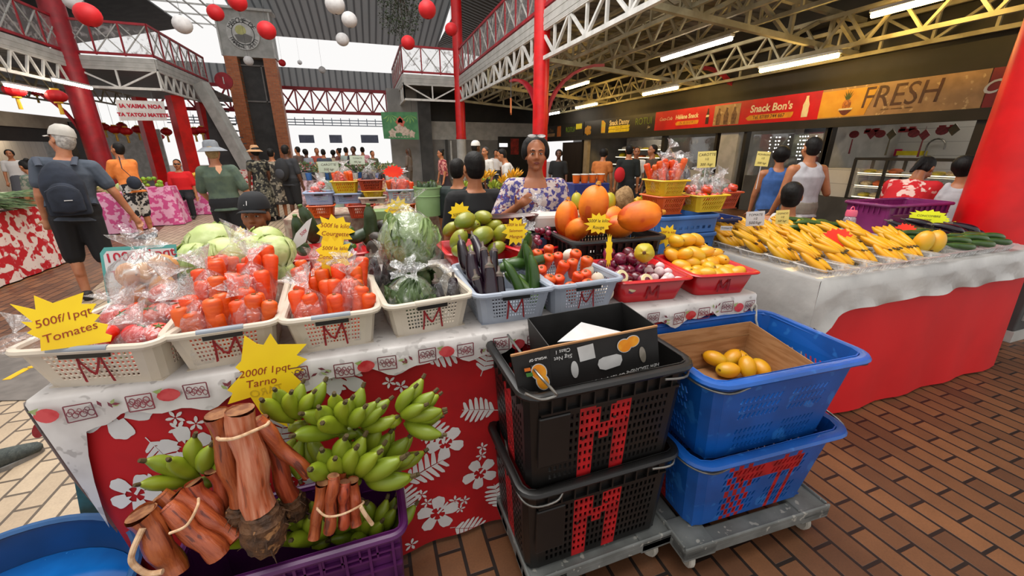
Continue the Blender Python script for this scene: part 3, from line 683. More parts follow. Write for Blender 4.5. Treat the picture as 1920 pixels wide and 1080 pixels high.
def basket(key, fl, fr, zrim, h, d, mat, label, handle=None, name='basket', letter=True, solid=False, zb=ZT + .004, group=None, **kw):
    A, B = atz(*fl, zrim), atz(*fr, zrim); A.z = B.z = 0; u = (B - A); w = u.length - .014; rz = math.atan2(u.y, u.x); v = V((-sin(rz), cos(rz), 0))
    c = (A + B) / 2 + v * d / 2; t = thing(name, label, name.split('_')[-1], (c.x, c.y, zb), rz, group)
    mb = MB()
    if solid:
        ro, rb = rr(w, d, .03), rr(w * .84, d * .84, .03); n = len(ro)
        mb.add([(x, y, 0) for x, y in rb] + [(x, y, h) for x, y in ro], [(i, (i + 1) % n, n + (i + 1) % n, n + i) for i in range(n)] + [tuple(range(n))])
        mb.loft([(x, y, h - .003) for x, y in rr(w + .02, d + .02, .035)], [(.014, .006)] * n, 8, closed=True)
        mb.build('body', mat, t, solid=.003, ang=60)
    else:
        basket_mesh(mb, w, d, h, **kw); mb.build('body', mat, t, solid=.0025, merge=True, smooth=False)
    if handle:
        hb = MB(); hw = w * .42
        hb.loft([(-hw / 2, -d / 2 - .010, h - .001), (hw / 2, -d / 2 - .010, h - .001)], (.010, .0105), 10); hb.build('handle', handle, t)
        hb = MB(); hb.box((0, -d / 2 - .002, h - .022), (hw * .86, .006, .018)); hb.build('grip_slot', M_blackpl, t, smooth=False)
    if letter:
        F = frame(V((0, -d / 2 * .935 - .004, h * .45)), V((0, -1, -.10 if not solid else -.2))); mark_M(t, F, h * .50, .0065 if not solid else .008)
    BK[key] = (t, w, d, h, c, rz); return t
basket('tomato', (12, 662), (290, 646), 1.085, .135, .45, M_cream, 'cream perforated basket at the left table end, with bagged tomatoes', M_hand)
basket('carrot', (300, 635), (520, 603), 1.085, .135, .45, M_cream, 'cream perforated basket packed with carrots, second from the left table end', M_hand)
basket('carrot_b', (527, 605), (709, 581), 1.085, .135, .45, M_cream, 'cream perforated basket of bagged carrots behind the taro sign', M_hand)
basket('lettuce', (725, 578), (888, 552), 1.085, .135, .45, M_cream, 'cream perforated basket with a wrapped lettuce and bagged aubergine', M_cream)
basket('aubergine', (892, 557), (1040, 540), 1.085, .135, .45, M_bgrey, 'blue grey perforated basket of loose aubergines and courgettes', M_bgrey)
basket('stump', (1036, 540), (1168, 522), 1.085, .135, .40, M_bgrey, 'blue grey perforated basket of stubby carrots and turnips', M_bgrey)
basket('onion', (1160, 531), (1296, 521), 1.06, .11, .36, M_redpl, 'red plastic tray of purple onions, beside the stubby carrots', None, 'vegetable_tray', solid=True)
basket('mango', (1304, 518), (1422, 511), 1.06, .11, .36, M_redpl, 'red plastic tray of ripe yellow mangoes at the right table end', None, 'fruit_tray', solid=True)
def at(key, u, v, z):
    """point in a basket: u, v in -.5..+.5 of its width / depth, z above its bottom"""
    t, w, d, h, c, rz = BK[key]; x, y = u * w, v * d
    return V((c.x + x * cos(rz) - y * sin(rz), c.y + x * sin(rz) + y * cos(rz), t.location.z + z))
# ================================================================ CRATES IN FRONT
def crate(name, label, w, d, h, taper, mat, loc, rz=0, nx=24, ny=7, sk=0, paint=None, hx=.5, hy=.62, skip=None, band=.22, r=.035, lip=.026, ribs=True, group=None, nys=14):
    """stacking crate: slotted lower walls, plain upper band, rolled rim"""
    t = thing(name, label, 'crate', loc, rz, group); wb, db = w * taper, d * taper; mb = MB(); hb = h * (1 - band)
    def pt(sx, sy, z, cx, cy):
        k = z / h; return V((sx * ((wb + (w - wb) * k) / 2 - cx), sy * ((db + (d - db) * k) / 2 - cy), z))
    for sy in (-1, 1):
        mb.lattice(pt(-1, sy, 0, r, 0), pt(1, sy, 0, r, 0), pt(1, sy, hb, r, 0), pt(-1, sy, hb, r, 0), nx, ny, hx, hy, .05, .07, sk, (paint if sy < 0 and paint else 0), skip)
        mb.poly([pt(-1, sy, hb, r, 0), pt(1, sy, hb, r, 0), pt(1, sy, h, r, 0), pt(-1, sy, h, r, 0)])
    for sx in (-1, 1):
        mb.lattice(pt(sx, -1, 0, 0, r), pt(sx, 1, 0, 0, r), pt(sx, 1, hb, 0, r), pt(sx, -1, hb, 0, r), nys, ny, hx, hy, .06, .07, sk, (lambda i, j: 1 if paint and sx < 0 and 5 <= i <= 8 else 0), skip and (lambda i, j: skip(i * nx / nys, j)))
        mb.poly([pt(sx, -1, hb, 0, r), pt(sx, 1, hb, 0, r), pt(sx, 1, h, 0, r), pt(sx, -1, h, 0, r)])
        for sy in (-1, 1):
            Z = (0, h); P = [[pt(sx, sy, z, r, 0) for z in Z], [pt(sx, sy, z, r * .3, r * .3) for z in Z], [pt(sx, sy, z, 0, r) for z in Z]]
            mb.add([q for p in P for q in p], [(0, 2, 3, 1), (2, 4, 5, 3)])
    mb.poly([pt(-1, -1, 0, .01, .01), pt(1, -1, 0, .01, .01), pt(1, 1, 0, .01, .01), pt(-1, 1, 0, .01, .01)])
    mb.build('body', [mat, M_paintred], t, smooth=False, solid=.005, merge=True)
    rb = MB(); ring = rr(w + lip, d + lip, r + .02, 5); rb.loft([(x, y, h - .012) for x, y in ring], [(lip * .65, .014)] * len(ring), 8, closed=True); rb.build('rim', mat, t)
    if ribs:
        m = MB()
        for sy in (-1, 1):
            for i in range(10): x = (-.5 + (i + .5) / 10) * (w - .1); m.box((x, sy * (d / 2 + .004), h - .05), (.006, .016, .06))
            m.box((0, sy * (d / 2 + .004), h - .082), (w - .08, .014, .008))
        for sx in (-1, 1):
            for i in range(6): y = (-.5 + (i + .5) / 6) * (d - .1); m.box((sx * (w / 2 + .004), y, h - .05), (.016, .006, .06))
        m.build('rib', mat, t, smooth=False)
    return t
M_paintred = pm('red spray paint', 'b00d14', '8d0a10', 18, rough=.55, c3='2a0f0d', s3=26, t3=.68)
M_steel = pm('steel wire', '8f8d88', '6d6b66', 20, rough=.3, metal=.8)
M_dolly = pm('grey dolly plastic', '6f716e', '5d5f5c', 9, rough=.6, c3='96948c', s3=30, t3=.64)
M_tyre = pm('pale wheel', 'bdb9ae', '9d998f', 15, rough=.5)
M_carton = pm('brown cardboard', 'a97d52', '96693f', 8, rough=.8, stretch=(1, 1, 8))
def dolly(x, y, w, d, label, rz=0):
    t = thing('dolly', label, 'dolly', (x, y, 0), rz); m = MB()
    for sy in (-1, 1): m.box((0, sy * (d / 2 - .04), .125), (w, .08, .04)); m.box((0, sy * (d / 2 - .006), .15), (w, .012, .03))
    for sx in (-1, 1): m.box((sx * (w / 2 - .04), 0, .125), (.08, d - .16, .04)); m.box((sx * (w / 2 - .006), 0, .15), (.012, d - .03, .03))
    for sx in (-1, 1):
        for sy in (-1, 1): m.box((sx * (w / 2 - .075), sy * (d / 2 - .075), .125), (.15, .15, .055))
    m.build('deck', M_dolly, t, smooth=False, bevel=.006)
    for sx in (-1, 1):
        for sy in (-1, 1):
            p = V((sx * (w / 2 - .07), sy * (d / 2 - .06), .05)); T = Matrix.Translation(p) @ Matrix.Rotation(rnd(-.6, .6), 4, 'Z')
            m = MB(); m.loft([(-.013, 0, 0), (-.008, 0, 0), (.008, 0, 0), (.013, 0, 0)], [.042, .048, .048, .042], 18, M=T); wq = m.build('wheel', M_tyre, t)
            m = MB(); m.loft([(-.018, 0, 0), (.018, 0, 0)], .014, 12, M=T); m.build('hub', M_steel, wq)
            m = MB(); m.box((-.02, 0, .025), (.004, .03, .06), M=T); m.box((.02, 0, .025), (.004, .03, .06), M=T); m.box((0, 0, .055), (.044, .034, .006), M=T); m.build('caster_fork', M_dolly, t, smooth=False)
    return t
def wire(parent, pts, r=.0045, mat=None, name='wire_handle'):
    P = [V(p) for p in pts]; Q = []
    for i in range(len(P) - 1):
        a, b, c, d = P[max(i - 1, 0)], P[i], P[i + 1], P[min(i + 2, len(P) - 1)]
        for k in range(5):
            u = k / 5; Q.append(.5 * ((2 * b) + (c - a) * u + (2 * a - 5 * b + 4 * c - d) * u * u + (3 * b - a - 3 * c + d) * u ** 3))
    Q.append(P[-1]); m = MB(); m.loft(Q, r, 8); return m.build(name, mat or M_steel, parent)
dolly(.70, 1.115, .62, .40, 'grey wheeled dolly under the two black crates')
pb = lambda i, j: 1 if i in (6, 7, 8, 13, 14, 15) or (i, j) in ((9, 7), (9, 6), (9, 5), (10, 5), (10, 4), (11, 4), (11, 5), (12, 5), (12, 6), (12, 7)) else 0
for z, l in ((.165, 'lower black slotted crate on the dolly, with a red painted letter'), (.535, 'upper black slotted crate holding the squash carton')):
    c = crate('slotted_crate', l, .595, .385, .385, .93, M_blackpl, (.68, 1.135, z), 0, 24, 8, paint=pb)
    wire(c, [(-.27, .12, .37), (-.30, -.02, .375), (-.315, -.15, .35), (-.28, -.205, .33), (-.2, -.215, .335), (-.165, -.2, .36)] if z < .4 else [aty(*q) - V((.68, 1.135, z)) for q in ((952, 628, 1.28), (985, 672, 1.06), (1012, 705, .955), (1038, 733, .915), (1042, 742, .912), (1015, 749, .912), (985, 738, .915))])
    wire(c, [(.27, .12, .37), (.31, -.05, .38), (.315, -.15, .36), (.27, -.215, .345), (.18, -.215, .35)])
    fl = MB(); fl.box((-.21, -.199, .2), (.11, .012, .19)); fl.build('plain_corner', M_blackpl, c, smooth=False, bevel=.01)
# squash carton standing in the upper black crate
M_boxblack = pm('black printed card', '1b1917', '232120', 9, rough=.6)
M_printw = pm('white print on card', 'cfcdca', 'bdbbb8', 9, rough=.7)
M_squash = pm('squash print', 'e88a10', 'f0a228', 22, rough=.6)
def carton():
    t = thing('carton', 'black squash carton printed with orange squashes, upside down in the black crate', 'box', (0, 0, 0))
    yf = 1.03; A, B, C, D = [aty(*p, yf) for p in ((1043, 732), (1247, 690), (1232, 611), (1030, 651))]
    A.z -= .12; B.z -= .12; A = A + (D - A) * 0; dv = V((.02, .24, 0)); m = MB()
    G = [A, B, C, D]; m.add(G + [p + dv for p in G], [(0, 1, 2, 3), (5, 4, 7, 6), (1, 5, 6, 2), (4, 0, 3, 7), (0, 4, 5, 1)])
    m.build('box_body', M_boxblack, t, smooth=False, solid=.004)
    E, Fp = aty(958, 667, .985), aty(985, 742, .985); Fp.z -= .08; A2 = aty(1043, 732, yf); A2.z -= .1
    m = MB(); m.poly([Fp, A2 - V((.002, .002, 0)), D - V((.002, .002, 0)), E]); m.build('side_flap', M_boxblack, t, smooth=False, solid=.004)
    edge = MB(); edge.bar(D, C, .007, .006); edge.bar(D, E, .007, .006); edge.build('torn_edge', M_carton, t, smooth=False)
    def pl(pts, mat, name, off=.003, y=yf):
        m = MB(); m.poly([aty(*p, y) - V((0, off, 0)) for p in pts]); return m.build(name, mat, t, smooth=False)
    pl([(1081, 651), (1111, 643), (1116, 670), (1087, 678)], M_printw, 'blank_label')
    ov = lambda cx, cy, rx, ry, tl=0: [(cx + rx * cos(a) * cos(tl) - ry * sin(a) * sin(tl), cy + rx * cos(a) * sin(tl) + ry * sin(a) * cos(tl)) for a in [2 * pi * i / 20 for i in range(20)]]
    pl([(1122, 674), (1130, 669), (1155, 663), (1164, 665), (1166, 674), (1162, 684), (1135, 693), (1124, 691), (1120, 683)], M_printw, 'hand_hole')
    pl(ov(1077, 692, 7, 16, -.1), M_printw, 'vent_hole'); pl(ov(1204, 664, 6, 15, -.15), pm('vent card', '9c9388', '7d7568', 20), 'vent_hole')
    for cx, cy, s, tl, y in ((1176, 644, 1, -.5, yf), (1013, 704, 1.15, 1.2, .99)):
        pl(ov(cx - 7 * cos(tl) * s, cy - 7 * sin(tl) * s, 14 * s, 13 * s, tl) , M_printw, 'print_halo', .003, y); pl(ov(cx + 10 * cos(tl) * s, cy + 10 * sin(tl) * s, 14 * s, 11 * s, tl), M_printw, 'print_halo', .0031, y)
        pl(ov(cx - 7 * cos(tl) * s, cy - 7 * sin(tl) * s, 12.5 * s, 11.5 * s, tl), M_squash, 'squash_print', .004, y); pl(ov(cx + 10 * cos(tl) * s, cy + 10 * sin(tl) * s, 12.5 * s, 9.5 * s, tl), M_squash, 'squash_print', .0041, y)
    u = (C - D).normalized()
    def tx(b, px, py, size, mat, y=yf, sh=0, rotate=pi):
        P = aty(px, py, y) - V((0, .004, 0)); M = frame(P, (0, -1, 0)) @ Matrix.Rotation(rotate + .045, 4, 'Z'); text(b, size, mat, t, M, shear=sh)
    tx('Class 1', 1054, 657, .019, M_printw); tx('5kg Net', 1055, 669, .02, M_printw); tx('NEW ZEALAND', 1208, 688, .017, M_printw); tx('WORLD OF', 1008, 672, .011, M_printw, .985)
    tx('SQUASH  PUMPKIN', 1130, 712, .03, M_printw, sh=.2)
    pl([(982, 690), (993, 688), (995, 694), (983, 696)], pm('orange print', 'd06a1e'), 'print_stripe', .004, .985); pl([(985, 699), (997, 697), (999, 704), (987, 706)], pm('green print', '3f7a35'), 'print_stripe', .004, .985)
    m = MB(); P = [aty(1045, 641, 1.08), aty(1090, 604, 1.2), aty(1165, 622, 1.16), aty(1150, 632, 1.08)]; m.poly(P); o = m.build('paper_sheet', pm('white paper', 'c9c7c6', 'bdbbba', 9, rough=.8), smooth=False, solid=.002); tag(o, 'folded white paper sheet sticking out of the squash carton', 'paper')
carton()
# blue crates
dolly(1.375, 1.06, .74, .50, 'grey wheeled dolly under the two blue crates', -.05)
gap = lambda i, j: 10.2 <= i <= 12.8 or i < 2 or i > 20.5 or j == 3
def bluepaint(i, j): return 1 if (j in (5, 6) and 4 < i < 20) or (2 < i < 9 and (i + j) % 2 == 0) or (13 < i < 20 and (i * 7 + j * 3) % 3 == 0) else 0
for z, l, p, h in ((.165, 'lower blue crate on the dolly, daubed with red paint', bluepaint, .37), (.50, 'upper blue crate holding a brown carton of mangoes', None, .37)):
    c = crate('stacking_crate', l, .70, .46, h, .84, M_bluepl, (1.385, 1.08, z), -.05, 23, 7, .25, p, .42, .66, gap, .2, .05, .034, False)
    wire(c, [(.30, -.245, h - .03), (.36, -.235, h - .04), (.395, -.17, h - .06), (.40, -.05, h - .03), (.375, 0, h)] if z > .3 else [(.3, -.24, h - .02), (.4, -.2, h - .02), (.41, -.05, h)], .005, M_blackpl if z > .3 else M_steel)
    wire(c, [(-.37, .02, h), (-.385, -.1, h - .02), (-.37, -.2, h - .03), (-.31, -.255, h - .035), (-.22, -.25, h - .03)], .005)
    if z > .3:
        m = MB()
        for k in range(3): m.loft([(.30 + .014 * cos(a) + .006 * k, .24 + .01 * k, h + .012 + .02 * sin(a) - .02 * k) for a in [2 * pi * i / 12 for i in range(12)]], .005, 6, closed=True)
        m.loft([(.31, .235, h + .01), (.30, .215, h - .04), (.305, .2, h - .075)], .005, 6); m.build('rope_knot', pm('white rope', 'c9c3b8', 'aaa49a', 60, rough=.9), c)
t = thing('carton', 'open brown cardboard box with mangoes inside the upper blue crate', 'box', (1.375, 1.115, .52), -.05)
m = MB(); w_, d_, h_ = .53, .33, .315; b_ = .49
for q in ((-1, -1, 1, -1), (1, -1, 1, 1), (1, 1, -1, 1), (-1, 1, -1, -1)):
    m.add([(q[0] * b_ / 2, q[1] * .15, 0), (q[2] * b_ / 2, q[3] * .15, 0), (q[2] * w_ / 2, q[3] * d_ / 2, h_ - (.05 if q[3] < 0 else 0)), (q[0] * w_ / 2, q[1] * d_ / 2, h_ - (.05 if q[1] < 0 else 0))], [(0, 1, 2, 3)])
m.add([(-b_ / 2, -.15, 0), (b_ / 2, -.15, 0), (b_ / 2, .15, 0), (-b_ / 2, .15, 0)], [(0, 1, 2, 3)]); m.build('box_body', M_carton, t, smooth=False, solid=.004)
m = MB(); m.bar((-w_ / 2 + .01, d_ / 2 - .012, h_ - .06), (w_ / 2 - .01, d_ / 2 - .012, h_ - .06), .003, .003); m.build('fold_crease', pm('dark cardboard', '7d5a38'), t, smooth=False)
m = MB(); m.box((0, .0, .06), (.46, .28, .12)); m.build('filler_pad', M_carton, t, smooth=False)
# purple crate of taro
PCX, PCY = -.315, 1.122
c = crate('stacking_crate', 'dark purple crate of taro stalks and green bananas in front of the stall', .60, .27, .50, .95, M_purple, (PCX, PCY, 0), 0, 12, 3, 0, None, .3, .3, lambda i, j: True, .35, .02, .02)
m = MB()
for i in range(9): m.box((-.27 + i * .0675, -.142, .39), (.008, .014, .2))
for z in (.44, .37, .30): m.box((0, -.141, z), (.585, .012, .008))
m.build('panel_grid', M_purple, c, smooth=False)
# tub, shoe, poster box
t = thing('tub', 'large round blue plastic tub at the bottom left corner', 'tub', (-1.10, 1.10, 0)); m = MB()
m.lathe([(0, .0), (.30, 0), (.335, .43), (.345, .45), (.352, .45), (.352, .435), (.34, .43), (.305, .0)], 48); m.lathe([(.0, .012), (.295, .012)], 48); m.build('body', pm('blue tub plastic', '0b3f78', '093565', 4, rough=.4), t)
m = MB(); m.lathe([(.33, .447), (.338, .455), (.35, .455), (.356, .447), (.35, .438), (.338, .438)], 48); m.build('rim', pm('tub rim', '0f3f6d', '1b4c7c', 6, rough=.4), t)
m = MB(); m.lathe([(0, .33), (.325, .33)], 48); m.build('water', pm('blue water', '0a4f93', '0d5ea8', 6, rough=.12, c3='3f8fd0', s3=160, t3=.74), t)
P, Q = atz(118, 975, .0), atz(245, 985, .0)
t = thing('poster_box', 'teal printed box leaning under the left end of the stall', 'box', (0, 0, 0))
F = [aty(*p, 1.62) for p in ((128, 985), (235, 985), (185, 838), (122, 812))]; F[0].z = F[1].z = .01
m = MB(); m.add(F + [p + V((0, .1, 0)) for p in F], [(0, 1, 2, 3), (5, 4, 7, 6), (1, 5, 6, 2), (4, 0, 3, 7), (0, 4, 5, 1), (3, 2, 6, 7)]); m.build('box_body', pm('teal print', '2e6f80', '1f3a36', 9, rough=.5, c3='9fb0a8', s3=9, t3=.62), t, smooth=False)
F = [aty(*p, 1.55) for p in ((195, 952), (222, 935), (172, 846), (146, 852))]; m = MB(); m.poly(F); o = m.build('leaflet', [M_cloth], smooth=False, solid=.003); tag(o, 'small red leaflet with a pale lower half beside the teal box', 'leaflet')
F = [aty(*p, 1.545) for p in ((195, 952), (222, 935), (203, 900), (176, 908))]; m = MB(); m.poly(F); m.build('pale_half', pm('pale grey print', '8e8e8e', 'a5a4a2', 12), o, smooth=False)
# ================================================================ PRODUCE
M_carrot = pm('peeled carrot', 'e2520c', 'cc4006', 14, rough=.4, rnd=.1, bump=.10, bscale=60, stretch=(1, 1, 3))
M_carrotd = pm('carrot crown', '7d4a18', '5b3c14', 40, rough=.8)
M_tomato = pm('tomato skin', 'd2340a', 'bf2206', 8, rough=.22, coat=.4, rnd=.12)
M_stem = pm('green stem', '4c6a22', '3a5419', 20, rough=.7)
M_aub = pm('aubergine skin', '1c0718', '12050f', 6, rough=.24, coat=.3, rnd=.2, c3='4a1638', s3=5, t3=.64)
M_aubcap = pm('aubergine cap', '6d5a55', '4f4a3a', 25, rough=.7)
M_courg = pm('courgette skin', '2f4a17', '3f5d1e', 18, rough=.35, rnd=.18, c3='8fa01e', s3=3.2, t3=.60, stretch=(2, 2, .6))
M_courgd = pm('dark courgette skin', '26361c', '33462a', 18, rough=.38, rnd=.15, c3='55703a', s3=9, t3=.66)
M_mango = pm('green mango skin', '8a8a1e', '6d7a1c', 5, rough=.38, rnd=.12, coat=.2, c3='4a3d14', s3=26, t3=.72)
M_mangoy = pm('yellow mango skin', 'd89410', 'c9a018', 4, rough=.4, rnd=.08, coat=.15, c3='6b4410', s3=22, t3=.72)
M_pap = pm('orange papaya flesh', 'f07d08', 'd96506', 7, rough=.5, rnd=.06, c3='c94a05', s3=9, t3=.6, bump=.3, bscale=14)
M_papg = pm('green papaya skin', 'a8a024', 'd0a018', 4, rough=.45, rnd=.12)
M_cabb = pm('pale cabbage leaf', 'a9b76c', 'c0ca8c', 7, rough=.45, rnd=.07, c3='8fa352', s3=10, t3=.64, bump=.25, bscale=30)
M_lett = pm('crinkled green leaf', '8a9f62', '748e4e', 12, rough=.5, c3='a9b985', s3=20, t3=.64, bump=.6, bscale=30)
M_lettd = pm('dark green wrapped leaf', '4a5e34', '384d26', 14, rough=.45, c3='6f8452', s3=24, t3=.64, bump=.6, bscale=34)
M_avo = pm('avocado skin', '2c231c', '3a2d22', 14, rough=.5, rnd=.2, bump=.4, bscale=50)
M_onion = pm('purple onion skin', '5a0f24', '7a1c38', 7, rough=.25, coat=.4, rnd=.2, stretch=(3, 3, 1))
M_white = MATS['white steel paint']
M_turn = pm('white turnip', 'd9cdb8', 'c9b9a0', 9, rough=.5, rnd=.08, c3='a58a68', s3=14, t3=.66)
M_garlic = pm('pink white garlic', 'd8c4c2', 'c9a8ac', 9, rough=.5, rnd=.06)
M_film = film('clear bag film', 'f4f4f6', .06, .045, 24, .7)
M_filmt = film('clear bag film bunched', 'f4f4f6', .2, .11, 45, .9)
def wob(k, s=2.0, ph=0):
    from mathutils import noise
    return lambda d: 1 + k * noise.noise(V((d.x * s + ph, d.y * s, d.z * s)))
def p_carrot(L=.17, r=.022):
    def f():
        m = MB(); pr = [(0, 0)] + [(r * (.42 + .58 * (i / 11) ** .6) * (1 + .035 * sin(i * 2.7)), L * i / 11) for i in range(0, 12)] + [(r * .86, L + .005), (r * .6, L + .009), (r * .3, L + .010), (0, L + .009)]
        m.lathe(pr, 12, fn=lambda a, z: 1 + .04 * sin(3 * a + z * 40)); o = m.build('carrot', M_carrot)
        c = MB(); c.lathe([(0, L + .008), (r * .3, L + .009), (r * .24, L + .0125), (0, L + .013)], 8); c.build('crown', M_carrotd, o); return o
    return f
K_carrot = Kind(p_carrot(), 'carrot'); K_stump = Kind(p_carrot(.085, .027), 'carrot')
def p_tomato():
    m = MB(); m.ell((0, 0, 0), (.038, .038, .033), fn=lambda d: (1 + .05 * abs(sin(2.5 * math.atan2(d.y, d.x))) * (1 - abs(d.z))) * (1 - .10 * max(0, d.z) ** 6), nu=20, nv=12)
    o = m.build('tomato', M_tomato); c = MB(); c.prism([(.016 * (1 if i % 2 else .3) * cos(pi * i / 5), .016 * (1 if i % 2 else .3) * sin(pi * i / 5)) for i in range(10)], .003, Matrix.Translation((0, 0, .029))); c.build('calyx', M_stem, o, smooth=False); return o
K_tomato = Kind(p_tomato, 'tomato')
def p_aub():
    m = MB(); n = 12; P = [(.012 * sin(pi * i / n) , 0, .19 * i / n) for i in range(n + 1)]
    m.loft(P, [q * 1.22 for q in (.004, .017, .024, .027, .028, .027, .026, .0245, .0225, .0205, .019, .017, .012)], 14); o = m.build('aubergine', M_aub)
    c = MB(); c.lathe([(.019, .172), (.019, .184), (.010, .192), (.006, .198), (.0055, .218), (.004, .221), (0, .221)], 10, fn=lambda a, z: 1 + (.25 * sin(5 * a) if z < .18 else 0)); c.build('cap', M_aubcap, o); return o
K_aub = Kind(p_aub, 'aubergine')
def p_courg(mat, L=.21, r=.024):
    def f():
        m = MB(); n = 12; P = [(.014 * sin(pi * i / n), 0, L * i / n) for i in range(n + 1)]
        m.loft(P, [r * q for q in (.25, .8, 1.0, 1.06, 1.06, 1.04, 1.0, .97, .94, .9, .82, .62, .34)], 14); o = m.build('courgette', mat)
        c = MB(); c.loft([(0, 0, L - .003), (0, 0, L + .012)], [r * .32, r * .36], 6); c.build('stalk', M_stem, o); return o
    return f
K_courg = Kind(p_courg(M_courg), 'courgette'); K_courgd = Kind(p_courg(M_courgd, .22, .036), 'courgette'); K_cuc = Kind(p_courg(M_courg, .2, .021), 'cucumber')
def p_mango(mat, s=1):
    def f():
        m = MB(); m.ell((0, 0, 0), (.04 * s, .036 * s, .054 * s), nu=18, nv=12, fn=lambda d: 1 + .07 * d.x * d.z + .04 * d.x); o = m.build('mango', mat)
        c = MB(); c.loft([(.004, 0, .050 * s), (.005, 0, .060 * s)], [.005, .003], 6); c.build('stem_end', M_carrotd, o); return o
    return f
K_mango = Kind(p_mango(M_mango, 1.15), 'mango'); K_mangoy = Kind(p_mango(M_mangoy, .95), 'mango')
def p_papaya(mat, s=1, cut=False):
    def f():
        m = MB(); m.ell((0, 0, 0), (.062 * s, .062 * s, .092 * s), nu=18, nv=13, fn=lambda d: (1 - .16 * d.z) * (1 + .035 * sin(5 * math.atan2(d.y, d.x))) * (1 - .10 * max(0, d.z - .5))); o = m.build('papaya', mat)
        c = MB(); c.loft([(0, 0, .078 * s), (0, 0, .092 * s)], [.012 * s, .007 * s], 8); c.build('stem_end', M_carrotd if not cut else pm('cut papaya end', 'c8860f', 'a86a0a', 9), o); return o
    return f
K_pap = Kind(p_papaya(M_pap, 1.12, True), 'papaya'); K_papg = Kind(p_papaya(M_papg, .95), 'papaya')
def leafball(name, R0, mat, nl, ruff, part, core=None, sq=.85, open_=.10, vein=None):
    """head of overlapping leaves: each leaf is a ruffled patch wrapped round the core"""
    from mathutils import noise
    m = MB(); m.ell((0, 0, 0), (R0, R0, R0 * sq), nu=40, nv=26, fn=lambda d: 1 + .05 * noise.noise(d * 2.5) + ruff * .5 * noise.noise(d * 9)); o = m.build(name, core or mat, ang=180)
    for k in range(nl):
        n = 15; a0 = 2 * pi * k / nl * 2.62; tilt = .15 + .55 * (k % 3) / 2; l = MB(); vs = []; sd = k * 3.7
        Rl = Matrix.Rotation(a0, 4, 'Z') @ Matrix.Rotation(tilt * .6, 4, 'Y')
        for i in range(n):
            for j in range(n):
                u, v = i / (n - 1), (j / (n - 1) - .5) * 2; th = 2.6 - u * (1.75 + .35 * (k % 2)); wd = (.85 * sin(pi * min(1, .18 + u * .72))) * (1 - .25 * u); a = v * wd
                e = max(abs(v), u) ** 4; q = noise.noise(V((u * 5 + sd, v * 4, sd))) + (.55 * noise.noise(V((u * 13, v * 9 + sd, sd))) if ruff > .1 else 0); r_ = R0 * (1.03 + .012 * (k % 4) + open_ * u ** 3 + ruff * (q * (.4 + e) + .5 * e * sin(v * 14 + sd + u * 9)) - .02 * (1 - abs(v)) ** 6)
                p = Rl @ V((r_ * sin(th) * cos(a), r_ * sin(th) * sin(a), r_ * sq * cos(th))); vs.append(p)
        l.add(vs, [(i * n + j, (i + 1) * n + j, (i + 1) * n + j + 1, i * n + j + 1) for i in range(n - 1) for j in range(n - 1)], 0)
        for jj in ((7, 7), (4, 2), (10, 12)):
            pts = [V(vs[i * n + round(jj[0] + (jj[1] - jj[0]) * i / (n - 1))]) * 1.008 for i in range(1, n - 1)]; l.loft(pts, [R0 * .016 * (1 - .7 * i / n) for i in range(len(pts))], 5, 1)
        l.build(part, [mat, vein or mat], o, ang=180)
    return o
M_vein = pm('pale leaf rib', 'd3d8b4', 'c4cca0', 9, rough=.5)
def p_cabbage(): return leafball('cabbage', .082, M_cabb, 8, .06, 'outer_leaf', sq=.86, open_=.08, vein=M_vein)
K_cabb = Kind(p_cabbage, 'cabbage')
def p_lettuce(mat): return lambda: leafball('lettuce', .084, mat, 15, .20, 'leaf', sq=1.0, open_=.10)
K_lett = Kind(p_lettuce(M_lett), 'lettuce'); K_lettd = Kind(p_lettuce(M_lettd), 'lettuce')
def p_round(name, mat, r, sq=1, top=None):
    def f():
        m = MB(); m.ell((0, 0, 0), (r, r, r * sq), nu=18, nv=12, fn=lambda d: 1 - .12 * max(0, d.z) ** 8 + (.25 * max(0, d.z) ** 14)); o = m.build(name, mat)
        c = MB(); c.loft([(0, 0, r * sq * .95), (0, 0, r * sq * 1.25)], [r * .14, r * .05], 6); c.build('tip', top or M_carrotd, o); return o
    return f
K_onion = Kind(p_round('onion', M_onion, .034, .92), 'onion'); K_turn = Kind(p_round('turnip', M_turn, .030, 1.2), 'turnip'); K_garl = Kind(p_round('garlic_bulb', M_garlic, .022, .9, M_turn), 'garlic')
K_avo = Kind(p_round('avocado', M_avo, .036, 1.3), 'avocado')
def p_cutonion():
    m = MB(); m.ell((0, 0, 0), (.034, .034, .022)); o = m.build('onion', M_onion); c = MB(); c.lathe([(0, .0205), (.026, .0195), (.0285, .016)], 18); c.build('cut_face', pm('cut onion face', 'd8cfa0', 'c9b98a', 20), o); return o
K_cut = Kind(p_cutonion, 'onion')
K_yam = Kind(p_round('yam', pm('tan yam skin', 'c08a52', 'b37a45', 8, rough=.6, rnd=.1), .045, .55), 'yam')
K_lime = Kind(p_round('lime', pm('lime skin', '7fa01e', '5f8a1a', 8, rough=.4, rnd=.2, c3='b0b040', s3=9, t3=.62), .03, 1.05), 'lime')
